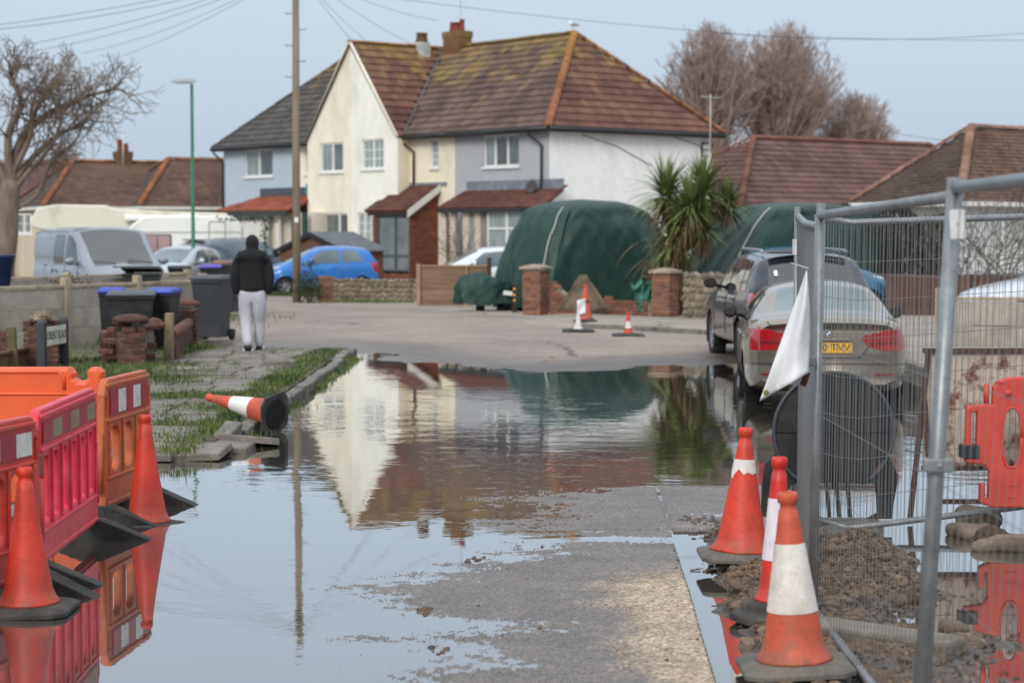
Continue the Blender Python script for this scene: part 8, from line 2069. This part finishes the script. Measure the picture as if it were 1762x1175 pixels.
# grass
M_GRASS = mat('grass_blade', (84, 102, 42), (62, 82, 34), rough=.6, vs=.8, var=.3, pos=True, dirt=(134, 124, 76), dirt_amt=.55, dirt_s=1.2)
def grass(name, label, spots, seed, per=1.0):
    rr = random.Random(seed); vs_, fs = [], []
    for x, y, sx, sy, n, h in spots:
        for _ in range(int(n * per)):
            gx, gy = x + rr.gauss(0, sx), y + rr.gauss(0, sy)
            if PATH_EDGE - .12 < gx < PATH_EDGE + .12 and gy < 31 and rr.random() < .8: continue
            gz = .085 if (-5.4 < gx < -2.65 and 17.4 < gy < 31.6) else max(hz_fast(gx, gy), .0)
            if gx > -2.42: gz = -.02
            a = rr.uniform(0, 6.283); hh = h * rr.uniform(.4, 1.0); lean = rr.uniform(.1, .75) * hh; w_ = rr.uniform(.003, .006) * (1 + gy / 40)
            c, s_ = math.cos(a), math.sin(a); b = len(vs_)
            vs_ += [(gx - s_ * w_, gy + c * w_, gz - .01), (gx + s_ * w_, gy - c * w_, gz - .01), (gx + c * lean * .4 + s_ * w_ * .7, gy + s_ * lean * .4 - c * w_ * .7, gz + hh * .6), (gx + c * lean * .4 - s_ * w_ * .7, gy + s_ * lean * .4 + c * w_ * .7, gz + hh * .6), (gx + c * lean, gy + s_ * lean, gz + hh)]
            fs += [(b, b + 1, b + 2, b + 3), (b + 3, b + 2, b + 4)]
    q = MB(); q.add(vs_, fs); o = q.build(name, M_GRASS, kind='stuff'); o['label'] = label; o['category'] = 'grass'; return o
def hz_fast(x, y): return .08 if x < -2.6 else 0.0
rr = random.Random(8); sp_ = []
for k in range(46): y = rr.uniform(20.5, 31.2); sp_.append((-5.02 + rr.gauss(0, .12), y, .13, .28, 120, rr.uniform(.05, .14)))
for k in range(60): y = rr.uniform(21.6, 30.2); sp_.append((-2.78 + rr.gauss(0, .09), y, .10, .16, 140, rr.uniform(.04, .09)))
for k in range(26): y = rr.uniform(23.5, 30.0); sp_.append((-2.38, y, .05, .12, 60, rr.uniform(.07, .11)))
for k in range(16): sp_.append((rr.uniform(-3.9, -2.65), rr.gauss(22.0, .22), .2, .12, 170, .075))
for px, py, n, h in ((420, 712, 520, .10), (395, 705, 420, .09), (440, 700, 300, .09), (400, 730, 520, .09), (380, 742, 420, .08), (430, 722, 300, .08), (350, 762, 260, .07), (300, 775, 260, .07), (290, 755, 160, .07), (340, 700, 160, .06), (310, 712, 130, .06), (470, 690, 300, .08), (365, 690, 140, .06), (320, 735, 120, .05), (280, 730, 200, .07)):
    p = G(px, py, .08); sp_.append((p.x, p.y, .16, .22, n, h))
for k in range(70): sp_.append((rr.uniform(-4.9, -2.7), rr.uniform(18, 31), .05 if k % 2 else .22, .22 if k % 2 else .04, 46, .045))
for px, py in ((200, 632), (150, 622), (230, 640), (170, 642), (255, 650), (270, 660), (140, 636)):
    p = G(px, py, .08); sp_.append((p.x, p.y, .3, .4, 380, .11))
grass('grass', 'tufts of green grass along the footpath, kerb and garden wall', sp_, 5)
sp_ = [(G(x, 512).x, G(x, 512).y, .5, .4, 420, .13) for x in (480, 495, 515)] + [(G(600 + 24 * k, 521).x, 52.6, .35, .1, 130, .09) for k in range(5)] + [(G(1575, 585).x, 37, .5, .6, 900, .16), (G(1560, 590).x, 36, .4, .5, 500, .14)]
grass('grass', 'patches of grass at the far verge and by the timber fence', sp_, 6)
grass('grass', 'rough grass in the left front garden', [(rr.uniform(-14, -5.6), rr.uniform(20, 44), .5, .6, 60, .12) for k in range(110)], 7)

# ------------------------------------------------------------------ rubble
M_STONE = mat('rubble_stone', (142, 124, 106), (104, 86, 70), rough=.9, vs=9, var=.2, rnd=.3, bump=.004, bs=50, dirt=(84, 70, 58), dirt_amt=.6, dirt_s=6)
M_CLOD = mat('wet_clod', (90, 70, 52), (62, 48, 37), rough=.55, vs=12, var=.25, rnd=.25, bump=.006, bs=45)
def ground_rock(px, py, s, seed): 
    p = G(px, py); z = max(hz(p.x, p.y), -.01)
    return p.x, p.y, z
def clod(seed):
    vs_, fs = rock(1, .85, .7, seed, 12, 9); return [tuple(V3(v) * (1 + .35 * mnoise.noise(V3(v) * 2.3 + V3((seed, 0, 0))) + .22 * mnoise.noise(V3(v) * 6 + V3((0, seed, 0))))) for v in vs_], fs
rr = random.Random(14); rmes = []
for k in range(7):
    q = MB(); q.add(*rock(1, .8, .62, 200 + k, 11, 8), 0, True); rmes.append((q.mesh('stone', M_STONE)))
rmec = []
for k in range(7):
    q = MB(); q.add(*clod(300 + k), 0, False); rmec.append(q.mesh('clod', M_CLOD))
def lay(me, name, x, y, z, s, seed, parent=None):
    r_ = random.Random(seed); o = bpy.data.objects.new(name, me); COL.objects.link(o); o.location = (x, y, z + s * .25); o.rotation_euler = (r_.uniform(-.4, .4), r_.uniform(-.4, .4), r_.uniform(0, 6.28)); o.scale = (s * r_.uniform(.8, 1.25), s * r_.uniform(.8, 1.2), s * r_.uniform(.7, 1.1)); return o
# stones that can be picked out
named = [(1437, 963, .055, 'pale squarish stone on the rubble heap behind the fence'), (1460, 1047, .036, 'pinkish pale stone low on the rubble heap'), (1268, 1015, .05, 'pale flat stone between the two red cones'), (1418, 1138, .07, 'lichened lump on the base of the nearest cone'), (1524, 966, .035, 'small white stone on the right slope of the rubble heap'), (1548, 1062, .05, 'tan lump on the concrete block'), (1640, 1085, .08, 'brown lump at the right end of the concrete block'), (1712, 932, .12, 'large clod of clay in the water right of the leaning post')]
for k, (px, py, s, lb) in enumerate(named):
    x, y, z = ground_rock(px, py, s, k); z = .07 if 'tan lump' in lb else z
    if 'base of the nearest' in lb: z = .02
    o = lay(rmes[k % 7] if 'clod' not in lb else rmec[0], 'stone', x, y, z, s, 500 + k); tag(o, lb, 'stone')
strip = 'loose stone in the rubble strip beside the concrete slab'; heapl = 'muddy clod on the spoil heap behind the wire fence'
nst = 0
while nst < 120:
    x, y = rr.uniform(.95, 1.5), rr.uniform(7.2, 12.0)
    if x < slab_edge(y) + .12: continue
    o = lay(rmes[rr.randrange(7)], 'stone', x, y, max(hz(x, y), -.03) - .006, rr.choice((.018, .024, .03, .04)), 900 + nst); tag(o, strip, 'stone', 'loose stones beside the slab'); nst += 1
nst = 0
while nst < 90:
    x, y = rr.gauss(1.9, .26), rr.gauss(11.2, .65)
    if not (1.42 < x < 2.7 and 9.6 < y < 12.9): continue
    z = hz(x, y)
    if z < -.01: continue
    o = lay(rmec[rr.randrange(7)] if rr.random() < .75 else rmes[rr.randrange(7)], 'clod', x, y, z - .012, rr.choice((.022, .03, .04, .055)), 2000 + nst); tag(o, heapl, 'clod', 'muddy clods on the spoil heap'); nst += 1
# crumbs: too many to count
cm = MB(); base = [rock(1, .85, .7, 400 + k, 6, 4) for k in range(6)]
for k in range(5200):
    if k % 3: x, y = rr.uniform(.93, 2.6), rr.uniform(6.8, 12.5)
    else: x, y = rr.gauss(1.85, .35), rr.gauss(11.2, .8)
    if y > 12.5 or x < slab_edge(y) + .06: continue
    s = rr.choice((.006, .008, .011, .016)); vs_, fs = base[k % 6]; z = hz_grid = 0
    cm.add([(x + v[0] * s, y + v[1] * s, v[2] * s) for v in vs_], fs, k % 2)
xs_ = np.array([v[0] for v in cm.v]); ys_ = np.array([v[1] for v in cm.v]); zz_ = height(xs_, ys_)
zz_ = zz_.reshape(-1, len(base[0][0])).mean(1).repeat(len(base[0][0]))
cm.v = [(v[0], v[1], v[2] + zz_[i] + .002) for i, v in enumerate(cm.v)]
o = cm.build('rubble', [M_STONE, M_CLOD], kind='stuff'); o['label'] = 'crumbs of stone and mud spread over the broken ground'; o['category'] = 'rubble'
# grit scattered on the slab
cm = MB()
for k in range(130):
    x, y = rr.uniform(-.6, 1.0), rr.uniform(6.5, 14.3); s = rr.choice((.004, .005, .007, .01)); vs_, fs = base[k % 6]; z = hz(x, y)
    if z < -.002: continue
    cm.add([(x + v[0] * s, y + v[1] * s, v[2] * s + z + .002) for v in vs_], fs, 1 if k % 4 == 0 else 0)
for px, py in ((1205, 895), (1215, 902), (1228, 908), (1190, 897), (1240, 912), (760, 1118), (728, 1053), (815, 963)):
    for k in range(9):
        p = G(px + rr.gauss(0, 8), py + rr.gauss(0, 3)); s = rr.uniform(.008, .02); vs_, fs = base[k % 6]; cm.add([(p.x + v[0] * s, p.y + v[1] * s, v[2] * s + max(0, hz(p.x, p.y))) for v in vs_], fs, 1)
o = cm.build('grit', [M_STONE, M_CLOD], kind='stuff'); o['label'] = 'loose grit scattered on the wet concrete slab'; o['category'] = 'grit'
# floating twig
p = G(1197, 982); q = MB(); q.tube([(-.03, 0, .004), (.03, .02, .008)], .004, 5); q.tube([(0, .01, .006), (.012, .03, .01)], .003, 4); o = q.build('twig', M_TWIG); o.location = (p.x, p.y, 0); tag(o, 'short twig floating in the puddle beside the slab', 'twig')
